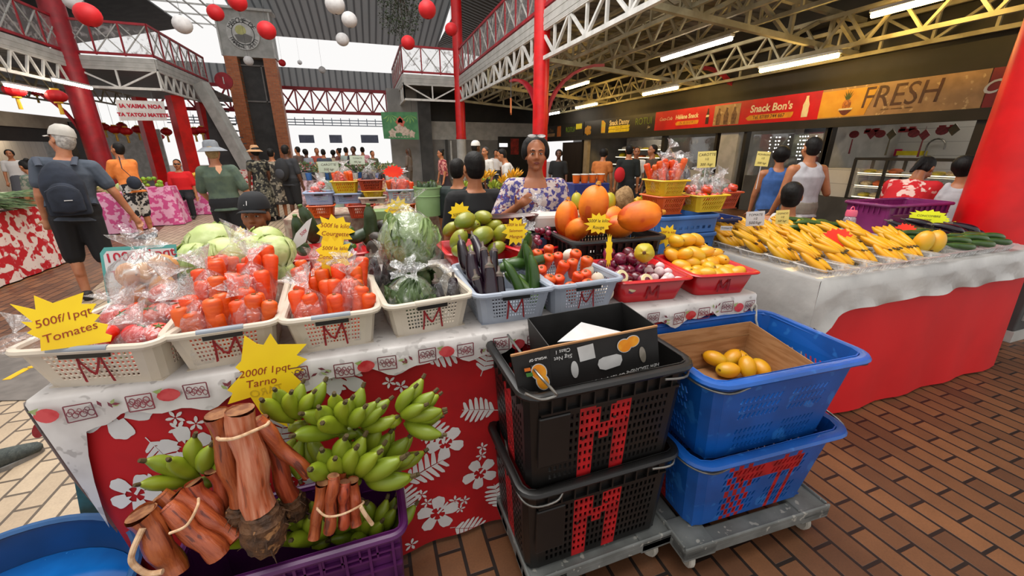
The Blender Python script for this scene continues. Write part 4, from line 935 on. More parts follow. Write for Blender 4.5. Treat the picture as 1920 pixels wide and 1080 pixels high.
# ---- clear bags
BAGN = [0]
def bag(P, rx, ry, h, label, rz=0, tuft=.06, lean=(0, 0), group=None, mat=None, sd=None):
    """clear bag: wrinkled body gathered into a tied neck with a flared tuft"""
    BAGN[0] += 1; r_ = random.Random(BAGN[0] * 7 + (sd or 0)); t = thing('plastic_bag', label, 'bag', P, rz, group)
    k1, k2, p1, p2 = r_.randint(5, 8), r_.randint(11, 15), r_.random() * 6, r_.random() * 6
    prof = [(0, 0), (.6, .005), (.9, .06), (1, .22), (1.0, .45), (.92, .62), (.72, .78), (.42, .9), (.16, .97), (.085, 1.0)]
    def fn(a, z): q = z / h; return 1 + (.05 + .10 * q) * sin(k1 * a + p1 + q * 2) * .6 + (.02 + .07 * q) * sin(k2 * a + p2 - q * 3)
    T = Matrix(((rx, 0, lean[0] / h * 1, 0), (0, ry, lean[1] / h * 1, 0), (0, 0, 1, 0), (0, 0, 0, 1)))
    m = MB(); m.lathe([(a, b * h) for a, b in prof], 30, M=T, fn=fn); m.build('bag_body', mat or M_film, t, ang=180)
    m = MB(); rr0 = (rx + ry) / 2
    tp = [(.085, 0), (.11, .12), (.3, .45), (.5, .8), (.62, 1.0)]
    T2 = Matrix.Translation((lean[0], lean[1], h)) @ Matrix.Rotation(r_.uniform(-.6, .6), 4, 'X') @ Matrix.Rotation(r_.uniform(-.6, .6), 4, 'Y')
    m.lathe([(a * rr0, b * tuft) for a, b in tp], 26, M=T2, fn=lambda a, z: 1 + (.35 * z / tuft) * sin(5 * a + p1) + .2 * z / tuft * sin(11 * a + p2)); m.build('tied_neck', M_filmt, t, ang=180); return t
G = 'carrots packed in the cream baskets'
random.seed(11)
def carrots(key, rows, lab, grp, cols=6, sc=1.0):
    t, w, d, h, c, rz = BK[key]
    for v, z, n, lean in rows:
        for i in range(n):
            u = (-.40 + .80 * (i + .5) / n) + rnd(-.02, .02); P = at(key, u, v + rnd(-.02, .02), z + rnd(-.008, .012)); s = rnd(.9, 1.1) * sc
            K_carrot.put(P, aim((rnd(-.18, .18) + u * .25, lean + rnd(-.08, .08), 1), rnd(0, 6)), lab, grp, (s * 1.12, s * 1.12, s))
carrots('carrot', ((-.38, .006, 7, .10), (-.22, .02, 7, .15), (-.04, .055, 6, .2), (.14, .085, 6, .25), (.32, .10, 6, .2)), 'peeled orange carrot standing in the second cream basket from the left end', 'carrots in the second cream basket')
carrots('carrot_b', ((-.38, .008, 7, .12), (-.24, .02, 7, .18), (-.06, .045, 6, .22), (.12, .055, 6, .25), (.30, .055, 6, .2)), 'peeled orange carrot standing in the third cream basket, behind the taro sign', 'carrots in the third cream basket')
for u, v, z, rx, ry, h, l in ((-.24, -.30, .004, .070, .075, .205, 'clear bag of carrots at the front left of the second cream basket'), (.24, -.30, .004, .070, .075, .2, 'clear bag of carrots at the front right of the second cream basket'),
                          (-.22, .06, .03, .068, .08, .235, 'clear bag of carrots in the middle left of the second cream basket'), (.24, .08, .03, .07, .08, .245, 'clear bag of carrots with a wide white tuft, second cream basket'), (0, .33, .06, .10, .055, .26, 'clear bag of carrots at the back of the second cream basket')):
    bag(at('carrot', u, v, z), rx, ry, h, l, BK['carrot'][5], .07)
for u, v, z, rx, ry, h, l in ((-.24, -.28, .004, .07, .085, .2, 'clear bag of carrots at the front left of the third cream basket'), (.23, -.26, .004, .07, .09, .23, 'tall clear bag of carrots under the yellow signs in the third cream basket'),
                          (-.2, .14, .03, .07, .08, .19, 'clear bag of carrots at the back left of the third cream basket'), (.22, .22, .03, .07, .07, .19, 'clear bag of carrots at the back right of the third cream basket')):
    bag(at('carrot_b', u, v, z), rx, ry, h, l, BK['carrot_b'][5], .07)
# tomatoes
for (u, v, z) in ((.20, -.22, .01), (-.24, -.22, .01), (.22, .0, .04), (-.02, -.02, .03), (.18, .12, .09), (-.22, .06, .03)):
    n = 0
    for dx, dy, dz in ((-.036, -.03, .036), (.036, -.032, .036), (0, .036, .038), (-.03, .02, .095), (.034, .0, .1)):
        if n > 3 and z > .05: continue
        n += 1; K_tomato.put(at('tomato', u, v, z) + V((dx, dy, dz)), (rnd(-.8, .8), rnd(-.8, .8), rnd(0, 6)), 'ripe red tomato packed in a clear bag in the leftmost cream basket', 'bagged tomatoes', rnd(.9, 1.08))
for i, (u, v, z, h, l) in enumerate(((.20, -.22, .01, .14, 'front right'), (-.24, -.22, .01, .13, 'front left, behind the tomato sign'), (.22, .0, .04, .14, 'right side'), (-.02, -.02, .03, .14, 'middle'), (.18, .12, .09, .15, 'top of the heap, with a twisted neck'), (-.22, .06, .03, .14, 'left side'))):
    bag(at('tomato', u, v, z), .082, .082, h, 'clear tomato bag in the leftmost basket, ' + l, rnd(0, 6), .05)
b0 = atz(285, 560, 1.09)
for dx, dy, dz, a in ((-.05, 0, .05, .9), (.05, -.02, .06, 1.2), (0, .03, .11, .7), (-.035, -.02, .12, 1.5), (.05, .03, .13, 1.1), (0, 0, .02, 0)):
    K_yam.put(b0 + V((dx, dy, dz - .02)), (a, rnd(-.4, .4), rnd(0, 6)), 'flat tan yam inside the big puffed clear bag by the white price board', 'yams in the puffed bag', rnd(.95, 1.15))
bag(b0 + V((0, 0, -.02)), .105, .10, .205, 'big puffed clear bag of tan yams before the white price board', .4, .05, mat=film('puffed clear bag', 'dfe6e6', .16, .12, 16, .8))
bag(b0 + V((.15, .03, -.04)), .08, .07, .13, 'empty crumpled clear bag beside the bag of yams', 1.4, .05)
bag(atz(40, 655, 1.075), .05, .04, .05, 'white knotted bag end hanging over the left rim of the tomato basket', .3, .05)
# lettuce basket
P = at('lettuce', -.17, -.24, .105); K_lettd.put(P, (.2, .3, 1), 'dark green wrapped lettuce at the front of the fourth basket', None, (1.02, 1.0, 1.05))
bag(P - V((0, 0, .095)), .100, .098, .20, 'tight clear wrap around the dark green lettuce', .2, .03)
P = at('lettuce', .04, .30, .29); K_lett.put(P, (.1, -.2, 2), 'big pale green bagged lettuce on top of the fourth basket', None, (1.28, 1.2, 1.34))
bag(P - V((0, 0, .13)), .130, .125, .27, 'big clear bag around the tall pale green lettuce', 1.1, .03, mat=film('greenish bag', 'cfd8c4', .10, .10, 20, .8))
P = at('lettuce', .05, .32, .09); K_lettd.put(P, (1, .3, 0), 'dark lettuce underneath the big pale bagged lettuce', None, .98)
for cx, cy, cz, l in ((.30, -.20, .0, 'bagged dark aubergine at the right of the fourth basket'), (-.36, .40, .06, 'bagged dark aubergine at the back left of the fourth basket')):
    for dx in (-.024, .024): K_aub.put(at('lettuce', cx, cy, cz) + V((dx, 0, .01)), aim((dx * 3, .1, 1), dx * 90), l, l, (.92, .92, .8))
    bag(at('lettuce', cx, cy, cz), .064, .052, .185, 'clear film round the ' + l, .1, .03)
# aubergines and courgettes
random.seed(5)
for i, (u, v, z, tx, ty, s) in enumerate(((-.40, -.30, .10, .10, -.35, .9), (-.27, -.33, .14, -.12, -.5, 1.0), (-.14, -.30, .10, -.15, -.45, .95), (-.36, -.05, .17, .1, -.6, .95), (-.20, -.05, .19, .0, -.7, .9), (-.05, .05, .17, -.2, -.6, .9), (-.40, .2, .2, .2, -.5, .9), (-.22, .25, .22, .1, -.8, .85), (-.08, -.22, .08, .1, -.4, .8))):
    d = V((tx, ty, -1)).normalized(); P = at('aubergine', u, v, z) + d * .10 * s
    K_aub.put(P, aim(-d, rnd(0, 6)), 'glossy dark purple aubergine leaning in the left half of the blue grey basket', 'loose aubergines', s)
for i, (u, v, z, tx, ty, tz, s) in enumerate(((.05, -.08, .155, .55, -.7, -.55, 1.0), (.20, -.30, .06, -.3, .35, .8, .85), (.34, -.28, .03, .05, .22, 1, 1.0), (.15, .10, .17, 1, .1, .05, 1.12), (.30, .0, .13, .4, -.5, -.6, .95), (.36, .2, .12, .1, -.4, .8, 1), (.10, .25, .12, .8, .3, .1, 1), (.42, -.1, .05, -.05, .2, 1, 1.05))):
    d = V((tx, ty, tz)).normalized(); K_courg.put(at('aubergine', u, v, z), aim(d, i * 1.3), 'dark green courgette with a yellow patch in the blue grey basket', 'loose courgettes', s)
# stubby carrots and turnips
random.seed(6)
for v, z, us in ((-.34, .03, (-.36, -.12, .1)), (-.16, .055, (-.42, -.2, .02, .24)), (.04, .085, (-.34, -.1, .14, .32)), (.24, .11, (-.40, -.18, .06, .28)), (.38, .13, (-.28, -.02))):
    for u in us: K_stump.put(at('stump', u, v, z), aim((rnd(-.3, .3), -.35 + rnd(-.2, .2), 1), rnd(0, 6)), 'stubby orange carrot with a cut ring top in the blue grey basket', 'stubby carrots', rnd(.9, 1.1))
for u, v, z in ((.30, -.33, .06), (.40, -.18, .09), (.36, -.02, .12), (.42, -.36, .05), (.28, .34, .16)):
    K_turn.put(at('stump', u, v, z), aim((rnd(-.4, .4), -.2, 1), 0), 'small white turnip beside the stubby carrots', 'white turnips', rnd(.85, 1.05))
# onions, garlic
random.seed(8)
for u, v, z in [(-.32 + .16 * i + rnd(-.03, .03), v, z) for v, z, n in ((.32, .10, 5), (.12, .085, 5), (-.08, .07, 5)) for i in range(n)] + [(-.2, .42, .15), (.1, .40, .15), (.3, .3, .15), (.05, .2, .14), (-.12, .22, .14)]:
    K_onion.put(at('onion', u, v, z), (rnd(-.7, .7), rnd(-.7, .7), rnd(0, 6)), 'glossy purple onion in the red tray', 'purple onions', rnd(.9, 1.1))
for u, v, z, s in ((-.36, -.24, .10, 1.1), (-.05, -.34, .085, 1.1), (-.3, -.4, .07, .95)): K_cut.put(at('onion', u, v, z), aim((rnd(-.2, .2), -.9, .6)), 'halved onion with a cream cut face at the front of the red tray', 'halved onions', s)
for u, v, z in ((.14, -.26, .09), (.22, -.38, .085), (.33, -.30, .09), (.41, -.16, .1), (.30, -.12, .1), (.42, -.38, .08), (.18, -.06, .1), (.40, .02, .11), (.28, -.40, .1)):
    K_garl.put(at('onion', u, v, z), (rnd(-.6, .6), rnd(-.6, .6), 0), 'pinkish white garlic bulb at the right of the red onion tray', 'garlic bulbs', rnd(.9, 1.15))
# yellow mangoes
random.seed(9)
for v, z, n in ((-.29, .085, 5), (-.13, .09, 5), (.04, .105, 5), (.24, .13, 5), (.42, .15, 4), (.1, .16, 3), (.34, .20, 3)):
    for i in range(n):
        u = -.38 + .76 * (i + .5 * (n < 5)) / 4; K_mangoy.put(at('mango', u * .95, v, z + rnd(-.01, .01)), (rnd(1, 2.2), rnd(-.5, .5), rnd(0, 6)), 'ripe yellow mango heaped in the right red tray', 'yellow mangoes in the red tray', rnd(.85, 1.05))
K_papg.put(atz(1208, 474, 1.15), (1.3, .5, -.8), 'yellow papaya lying on the red onion tray beside the mangoes', None, .78)
for px, py, z in ((1340, 672, .70), (1372, 672, .69), (1402, 688, .695), (1365, 694, .68), (1386, 670, .68), (1425, 690, .67)):
    K_mangoy.put(atz(px, py, z), (rnd(.8, 2), rnd(-.4, .4), rnd(0, 6)), 'ripe yellow mango in the brown box of the upper blue crate', 'mangoes in the brown box', 1.0)
# ---- second row
def tray2(name, label, fl, fr, z, h, d, mat, key): return basket(key, fl, fr, z, h, d, mat, label, None, name, letter=False, solid=True)
tray2('vegetable_tray', 'red tray of dark courgettes behind the third cream basket', (537, 487), (690, 470), 1.06, .10, .36, M_redpl, 'r_courg')
tray2('fruit_tray', 'red tray heaped with green mangoes behind the aubergines', (842, 475), (975, 463), 1.06, .10, .34, M_redpl, 'r_mango')
tray2('vegetable_tray', 'red tray of bagged shallots behind the stubby carrots', (985, 470), (1087, 452), 1.09, .13, .34, M_redpl, 'r_shal')
c0, c1 = atz(1083, 448, 1.17), atz(1250, 436, 1.17); pc = thing('crate', 'x', 'crate'); bpy.data.objects.remove(pc)
pcr = crate('slotted_crate', 'black slotted crate holding the big orange papayas', (c1 - c0).length, .42, .20, .95, M_blackpl, ((c0.x + c1.x) / 2, c0.y + .215, ZT + .004), math.atan2(c1.y - c0.y, c1.x - c0.x), 20, 2, 0, None, .5, .8, None, .18)
random.seed(12)
for px, py, z, s, rot in ((555, 445, 1.14, 1.0, (.25, .1, 0)), (585, 430, 1.14, 1.1, (.2, -.15, 0)), (566, 470, 1.10, .9, (1.2, .3, 0)), (686, 434, 1.13, 1.15, (.15, .12, 0)), (630, 440, 1.1, 1, (1.3, 0, .5)), (655, 452, 1.09, 1, (1.3, 0, 2)), (600, 470, 1.07, 1, (1.4, 0, 1))):
    P = atz(px, py, z); K_courgd.put(P - V((0, 0, .09 if rot[0] < 1 else 0)), rot, 'fat dark green courgette behind the yellow courgette sign', 'dark courgettes', s)
for px, py, z in ((706, 446, 1.13), (728, 438, 1.17), (748, 430, 1.19), (716, 425, 1.15), (700, 462, 1.08), (740, 455, 1.1)):
    K_avo.put(atz(px, py, z), (rnd(.8, 2), rnd(-.5, .5), rnd(0, 6)), 'dark brown avocado heaped between courgettes and lettuce', 'dark avocados', rnd(.9, 1.1))
for px, py, z, a, s in ((872, 414, 1.22, 1.3, 1.12), (905, 408, 1.22, 1.5, 1.05), (905, 442, 1.15, 1.35, 1.25), (860, 450, 1.13, .6, 1.1), (938, 440, 1.14, .5, 1.05), (925, 424, 1.17, 1.2, 1), (862, 470, 1.08, 1.4, .9), (890, 470, 1.08, 1.4, .9), (845, 430, 1.14, .9, .95), (930, 465, 1.08, 1.2, .9), (885, 425, 1.17, 1.2, 1)):
    K_mango.put(atz(px, py, z), (a, rnd(-.3, .3), rnd(-.9, .9) + 1.2), 'green mango heaped behind the aubergine basket', 'green mangoes', s)
for px, py, z, s, rot in ((1062, 404, 1.23, (1.0, 1, 1.08), (.0, .1, .4)), (1115, 378, 1.33, (1.28, 1.2, 1.1), (.15, -.05, 1)), (1206, 404, 1.27, (1.2, 1.2, 1.12), (1.25, .9, .8)), (1085, 428, 1.17, (.9, .9, .9), (.9, .4, 0)), (1165, 425, 1.17, (1, 1, .9), (1.4, .2, .6)), (1120, 420, 1.18, 1.0, (1.4, 0, 1)), (1150, 405, 1.19, .9, (1.2, 0, 2))):
    l = {1062: 'leftmost orange peeled papaya standing in the black crate', 1115: 'tall ridged orange papaya topping the black crate', 1206: 'big round orange papaya at the right of the black crate'}.get(px, 'orange papaya half hidden low in the black crate')
    K_pap.put(atz(px, py, z), rot, l, None if px in (1062, 1115, 1206) else 'low papayas in the black crate', s)
cabs = ((402, 458, 1.21, 1.25), (425, 480, 1.20, 1.05), (470, 470, 1.16, .95), (500, 450, 1.18, .95), (514, 472, 1.18, 1.0), (378, 487, 1.16, 1.1), (450, 500, 1.12, .9), (345, 497, 1.12, .9), (490, 492, 1.12, .9), (405, 505, 1.07, 1), (440, 462, 1.16, .9), (360, 515, 1.04, .9), (520, 505, 1.05, .9), (470, 512, 1.03, .9))
for i, (px, py, z, s) in enumerate(cabs):
    K_cabb.put(atz(px, py, z), (rnd(-.4, .4), rnd(-.4, .4), rnd(0, 6)), ('large pale green cabbage topping the heap before the red brick floor' if i == 0 else 'round pale cabbage with crinkled leaves facing the carrots' if i == 1 else 'pale green cabbage in the heap behind the carrot baskets'), None if i < 2 else 'cabbages in the heap', s)
cs = crate('slotted_crate', 'dark crate under the cabbage heap at the back of the table', .52, .34, .10, .95, M_blackpl, (atz(420, 500, 1.0).x + .03, 2.16, ZT + .004), 0, 16, 1, 0, None, .5, .6, None, .3, ribs=False)
for px, py, z in ((335, 475, 1.10), (350, 480, 1.08), (342, 488, 1.06)): K_tomato.put(atz(px, py, z), (rnd(-.5, .5), 0, 0), 'red pepper like tomato peeking out left of the cabbages', 'tomatoes by the cabbages', 1.1)
random.seed(14)
for px, py, z in [(rnd(1003, 1040), rnd(425, 455), rnd(1.09, 1.17)) for _ in range(18)]: K_onion.put(atz(px, py, z), (rnd(-.6, .6), rnd(-.6, .6), 0), 'small purple shallot in the clear bag of the red tray', 'bagged shallots', rnd(.5, .62))
bag(at('r_shal', -.15, .1, .03), .09, .09, .17, 'clear bag of purple shallots in the red tray', .3, .05)
for px, py, z in ((1003, 412, 1.17), (1022, 415, 1.16), (1012, 402, 1.2), (1028, 404, 1.18)): K_garl.put(atz(px, py, z), (0, 0, 0), 'pale bulb in the white tufted bag before the seller', 'bagged pale bulbs', 1.3)
bag(atz(1012, 422, 1.12), .07, .07, .13, 'clear bag of pale bulbs with a big white tuft before the seller', .3, .075, mat=M_filmt)
P = atf(950, 393, 2.5); P.z = 1.215
crate('slotted_crate', 'small black crate under the dark wooden bowl', .34, .2, .165, .95, M_blackpl, (P.x, P.y, ZT + .004), 0, 10, 2, 0, None, .5, .6, None, .3, ribs=False)
t = thing('wooden_bowl', 'dark carved wooden bowl between the mangoes and the seller', 'bowl', P - V((0, 0, .08))); m = MB()
m.lathe([(0, 0), (.06, 0), (.11, .05), (.125, .085), (.115, .085), (.09, .05), (0, .02)], 30, M=Matrix.Diagonal((1.7, .8, 1, 1))); m.build('body', pm('dark red wood', '5a2411', '33150b', 8, rough=.3, coat=.4, stretch=(1, 5, 5)), t)
# ================================================================ TARO AND GREEN BANANAS
M_taro = pm('taro stalk', 'a8522a', '86391c', 10, lo=.35, hi=.65, rough=.38, coat=.25, rnd=.14, stretch=(9, 9, .7), c3='5c2212', s3=9, t3=.64, bump=.4, bscale=12)
M_tarop = pm('pink taro stalk', 'c48468', 'ab5430', 9, lo=.35, hi=.65, rough=.36, coat=.25, stretch=(8, 8, .6), c3='8a4428', s3=9, t3=.66, bump=.4, bscale=12)
M_corm = pm('taro corm', '5b3a1e', '3a2413', 26, rough=.75, bump=1, bscale=60, c3='8a6038', s3=34, t3=.62)
M_cut = pm('cut stalk end', '8a5c38', '6a3c20', 40, rough=.8)
M_string = pm('natural string', 'cfae8c', 'b8906c', 60, rough=.9)
M_gban = pm('green banana skin', '74841a', '8b9620', 6, rough=.42, rnd=.12, c3='39430f', s3=50, t3=.74)
M_gtip = pm('banana tip', '332a14', '4a3b1a', 30, rough=.8)
M_yban = pm('ripe banana skin', 'd89c0a', 'bd7f08', 6, rough=.42, rnd=.14, c3='5a2e0c', s3=15, t3=.61, stretch=(1.4, 1.4, .6))
def p_ban(mat, L=.15, r=.019, bend=.5, name='banana'):
    def f():
        m = MB(); n = 10; P = []; 
        for i in range(n + 1):
            a = -bend + 2 * bend * i / n; RR = L / (2 * bend); P.append((RR * cos(a) - RR, 0, RR * sin(a) + RR * sin(bend)))
        m.loft(P, [r * q for q in (.24, .5, .84, 1.0, 1.05, 1.05, 1.02, .95, .76, .44, .3)], 6, up=(1, 0, 0)); o = m.build(name, mat, sub=1, ang=180)
        c = MB(); c.loft([P[0], tuple(V(P[0]) * 2 - V(P[1]) * 1)], [r * .26, r * .2], 6); c.build('tip', M_gtip, o); return o
    return f
GB = p_ban(M_gban, .14, .0265, .5)(); YB_ = p_ban(M_yban, .15, .0205, .42)()
def hand(P, dirs, proto, label, group=None, name='banana_hand', crown=True, sc=1, mat=None):
    """a hand of bananas: fingers share one crown; each finger is a part"""
    t = thing(name, label, 'bananas', P, group=group)
    for i, (off, d, spin, s) in enumerate(dirs):
        o = dup(proto); o.parent = t; o.location = off; d = V(d).normalized(); 
        o.rotation_euler = aim(-d, spin); o.scale = (s * sc,) * 3; o.location = V(off) + d * .15 * s * sc
    if crown: m = MB(); m.ell((0, 0, 0), (.03 * sc, .022 * sc, .02 * sc), fn=wob(.2, 3)); m.build('crown', mat or M_gban, t)
    return t
def fan(n, a0, a1, dn, spread=.02, s=1):
    L_ = []
    for i in range(n):
        a = a0 + (a1 - a0) * i / max(1, n - 1); L_.append(((spread * cos(a), spread * .3 * ((i % 2) - .5), spread * sin(a)), (cos(a) * .85, dn + (.12 if i % 2 else -.1), sin(a) + .1), rnd(-.3, .3), s * rnd(.88, 1.08)))
    return L_
random.seed(21); YP = 1.13
def pp(px, py, y=YP): return aty(px, py, y)
hand(pp(655, 812, 1.16), fan(9, R(155), R(15), -.35) + fan(4, R(120), R(40), -.7), GB, 'uppermost hand of green bananas with fingers pointing up, on the purple crate', sc=1.08)
hand(pp(735, 790, 1.14), fan(7, R(60), R(-25), -.3) + fan(3, R(40), R(-10), -.7), GB, 'right hand of green bananas beside the printed leaf', sc=1.00)
hand(pp(655, 905, 1.10), fan(6, R(125), R(70), -.4) + fan(6, R(55), R(-5), -.45), GB, 'lower hand of green bananas above the small taro bundle', sc=1.20)
hand(pp(690, 885, 1.16), fan(6, R(60), R(0), -.2) + fan(3, R(110), R(75), -.1), GB, 'green bananas behind the lower hand', sc=1.08)
hand(pp(560, 800, 1.18), fan(6, R(120), R(50), -.3) + fan(4, R(-60), R(-120), -.3), GB, 'dark hand of green bananas behind the tall taro stalk', sc=0.97)
hand(pp(385, 905, 1.17), fan(6, R(150), R(50), -.3) + fan(4, R(40), R(-20), -.3), GB, 'small hand of green bananas left of the tall taro stalks', sc=0.97)
for k, (x, l) in enumerate(((700, 'right'), (600, 'middle'), (480, 'left'))):
    hand(pp(x, 1000, 1.12) - V((0, 0, .04)), fan(7, R(150), R(30), 0) + fan(4, R(120), R(60), -.5), GB, 'green bananas low in the purple crate, ' + l + ' of three', sc=1.03)
def stalk(P, Q, r0, r1, label, mat=None, corm=0, group=None, name='taro_stalk', flat=.97):
    """taro: ribbed stalk with a cut top and, if long, the rough corm below"""
    P, Q = V(P), V(Q); d = Q - P; L_ = d.length; t = thing(name, label, 'taro', P, group=group, rot=aim(d, rnd(0, 6)))
    m = MB(); n = 9; m.loft([(0.006 * sin(i * 1.1), .004 * sin(i), L_ * i / n) for i in range(n + 1)], [((r0 + (r1 - r0) * i / n) * (1 + .05 * sin(i * 2)), (r0 + (r1 - r0) * i / n) * flat) for i in range(n + 1)], 12, caps=False); m.build('stalk', mat or M_taro, t)
    m = MB(); m.lathe([(0, L_ - .002), (r1 * .6, L_ - .001), (r1 * .96, L_ + .0005)], 16); m.build('cut_end', M_cut, t)
    if corm:
        m = MB(); m.ell((0, 0, -corm * .55), (r0 * 1.45, r0 * 1.4, corm * .75), nu=24, nv=18, fn=lambda q: 1 + .05 * sin(q.z * 22) + .04 * sin(7 * math.atan2(q.y, q.x) + q.z * 9)); m.build('corm', M_corm, t)
        m = MB()
        for i in range(14): a = rnd(0, 6.3); z = rnd(-corm * 1.1, -corm * .1); b = V((cos(a) * r0 * 1.3, sin(a) * r0 * 1.3, z)); m.loft([b, b + V((cos(a) * .02, sin(a) * .02, -.012))], [.002, .0007], 4)
        m.build('root_hair', M_corm, t)
    return t
def string(pts, label, r=.0032): o = wire(None, pts, r, M_string, 'string'); return tag(o, label, 'string')
random.seed(23); ya = .99
stalk(pp(488, 955, 1.02), pp(450, 768, 1.05), .040, .034, 'thickest pinkish taro stalk standing in front with a rough corm', M_tarop, .11)
stalk(pp(450, 945, 1.07), pp(408, 776, 1.08), .026, .030, 'taro stalk tied to the left of the thickest one', M_taro, .05)
stalk(pp(545, 930, 1.09), pp(488, 785, 1.09), .026, .020, 'brown taro stalk with a corm to the right of the thickest one', M_taro, .07)
stalk(pp(578, 890, 1.06), pp(480, 790, 1.07), .017, .021, 'slim taro stalk slanting right from the string', M_taro)
string([pp(411, 824, 1.02), pp(440, 822, 1.0), pp(480, 806, 1.005), pp(501, 796, 1.03), pp(498, 790, 1.1), pp(450, 800, 1.12), pp(411, 818, 1.07), pp(411, 824, 1.02)], 'pale string tied round the tall taro stalks', .0045)
for i, (a, b, r0, r1, l, y0, y1) in enumerate((((330, 1075), (265, 962), .030, .034, 'thick cut taro stalk with a brown end, leftmost of the bundle', 1.0, 1.03), ((410, 1040), (312, 952), .028, .024, 'taro stalk second in the left bundle', 1.0, 1.05), ((445, 1010), (330, 925), .022, .02, 'pale topped taro stalk upper in the left bundle', 1.03, 1.08), ((425, 985), (362, 905), .020, .022, 'short taro stalk behind the left bundle', 1.07, 1.1), ((385, 1010), (300, 930), .022, .022, 'brown taro stalk inside the left bundle', 1.05, 1.08), ((440, 985), (400, 880), .018, .022, 'dark taro stalk behind the bundle with loose roots', 1.11, 1.12))):
    stalk(pp(*a, y0), pp(*b, y1), r0, r1, l, M_taro)
for i, (a, b, l, y) in enumerate((((588, 1010), (605, 905), 'leftmost stub of the small taro bundle', 1.0), ((617, 995), (625, 893), 'front stub of the small taro bundle', .99), ((645, 985), (645, 905), 'light topped stub of the small taro bundle', 1.0), ((668, 985), (662, 900), 'right stub of the small taro bundle', 1.01), ((630, 960), (618, 868), 'tallest rear stub of the small taro bundle', 1.04), ((655, 960), (640, 880), 'rear right stub of the small taro bundle', 1.04))):
    stalk(pp(*a, y), pp(*b, y + .01), .0165, .0165, l, M_taro)
string([pp(595, 955, .975), pp(612, 968, .965), pp(640, 965, .965), pp(672, 950, .985), pp(680, 940, 1.02), pp(640, 945, 1.06), pp(600, 945, 1.04), pp(595, 955, .975)], 'string round the small taro bundle')
string([pp(676, 950, .985), pp(685, 965, .98), pp(698, 983, .98)], 'loose pale string end on the small taro bundle', .006)
string([pp(318, 1000, .985), pp(350, 985, .98), pp(370, 950, 1.0), pp(372, 935, 1.05)], 'string across the left taro bundle', .0035)
string([pp(268, 990, 1.0), pp(250, 1030, .98), pp(248, 1055, .975), pp(275, 1075, .97), pp(305, 1072, .965)], 'rope loop at the left end of the purple crate', .007)
# ================================================================ PRICE SIGNS
M_yel = pm('yellow card', 'f0cc06', 'e6bd05', 4, rough=.6)
M_yel2 = pm('lime yellow card', 'e8ea10', 'dde00a', 4, rough=.6)
M_pale = pm('pale yellow card', 'e2d07a', 'd8c56c', 5, rough=.7)
M_orng = pm('fluorescent orange card', 'f52a0a', 'ff3d12', 5, rough=.6)
M_wcard = pm('white card', 'c8c6c6', 'bdbaba', 6, rough=.7)
M_ink = pm('brown red ink', '9a3a0c', '8a2d0a', 30, rough=.7)
M_inkd = pm('dark ink', '3a2a10', '2d2010', 30, rough=.7)
M_inkr = pm('red ink', 'b01430', '9c1028', 30, rough=.7)
M_faint = pm('ink showing through', 'c8a408', 'bf9a07', 30, rough=.7)
def sign_at(P, label, outline, lines, mat, roll=0, tilt=.25, size=.02, ink=None, name='price_sign', th=.002, stick=None, face=None, n=None):
    """flat card at P facing the stall front; outline in metres in its own plane"""
    n = n or V((-P.x * .55, -P.y, P.z * tilt)); F = frame(P, n, roll=roll); t = thing(name, label, 'price sign', P)
    L0 = Matrix.Translation(-P) @ F; m = MB(); m.prism(outline, th, L0 @ Matrix.Translation((0, 0, -th))); m.build('card', mat, t, smooth=False)
    for ln in lines:
        b, x, y, s = ln[:4]; k = ln[4] if len(ln) > 4 else None; mt = ln[5] if len(ln) > 5 else (ink or M_inkd)
        M = L0 @ Matrix.Translation((x, y, .0008)); 
        if k: M = M @ Matrix.Rotation(k, 4, 'Z')
        if len(ln) > 6: M = M @ Matrix.Diagonal((-1, 1, 1, 1))
        text(b, s, mt, t, M, 'writing', shear=.18, ext=.0002)
    if stick:
        m = MB(); m.loft([L0 @ V((stick[0], stick[1], -.003)), V((stick[2], stick[3], stick[4]))], .003, 6); m.build('stick', M_wcard, t)
    return t
def traced(pix, P, n):
    """outline of a real flat card: picture points dropped onto the card's own plane"""
    n = V(n).normalized(); F = frame(P, n).inverted(); out = []
    for px, py in pix:
        d = ray(px, py); k = (P - CAM).dot(n) / d.dot(n); q = F @ (CAM + d * k); out.append((q.x, q.y))
    return out
def star(w, h, n, seed, deep=.72):
    r_ = random.Random(seed); P = []
    for i in range(2 * n):
        a = 2 * pi * i / (2 * n) + r_.uniform(-.05, .05); k = (1 + r_.uniform(-.08, .12)) if i % 2 == 0 else deep + r_.uniform(-.04, .04)
        P.append((w / 2 * k * cos(a), h / 2 * k * sin(a)))
    return P
# the two big ones
P = aty(118, 610, 1.33); n = V((.25, -1, .30)); px = [(x / 6, 520 + y / 6) for x, y in ((110, 300), (400, 365), (380, 205), (590, 290), (940, 168), (915, 300), (1085, 295), (1020, 400), (1130, 425), (1060, 500), (1215, 530), (1185, 630), (1260, 655), (1245, 720), (900, 775), (460, 830), (450, 690), (300, 625), (360, 585), (235, 500), (370, 505))]
sign_at(P, 'big yellow starburst card offering tomatoes, at the left end of the stall', traced(px, P, n), [('500f/1pqt', .004, .020, .029, .16), ('Tomates', .010, -.022, .031, .16)], M_yel, n=n, ink=M_ink)
P = aty(500, 712, 1.29); n = V((.12, -1, .12)); px = [(458, 629), (482, 645), (494, 647), (507, 625), (521, 646), (575, 645), (556, 666), (576, 674), (557, 688), (570, 694), (550, 702), (565, 716), (549, 733), (557, 740), (548, 765), (530, 765), (540, 801), (492, 779), (470, 745), (427, 758), (436, 737), (426, 732), (455, 700), (441, 689), (452, 677)]
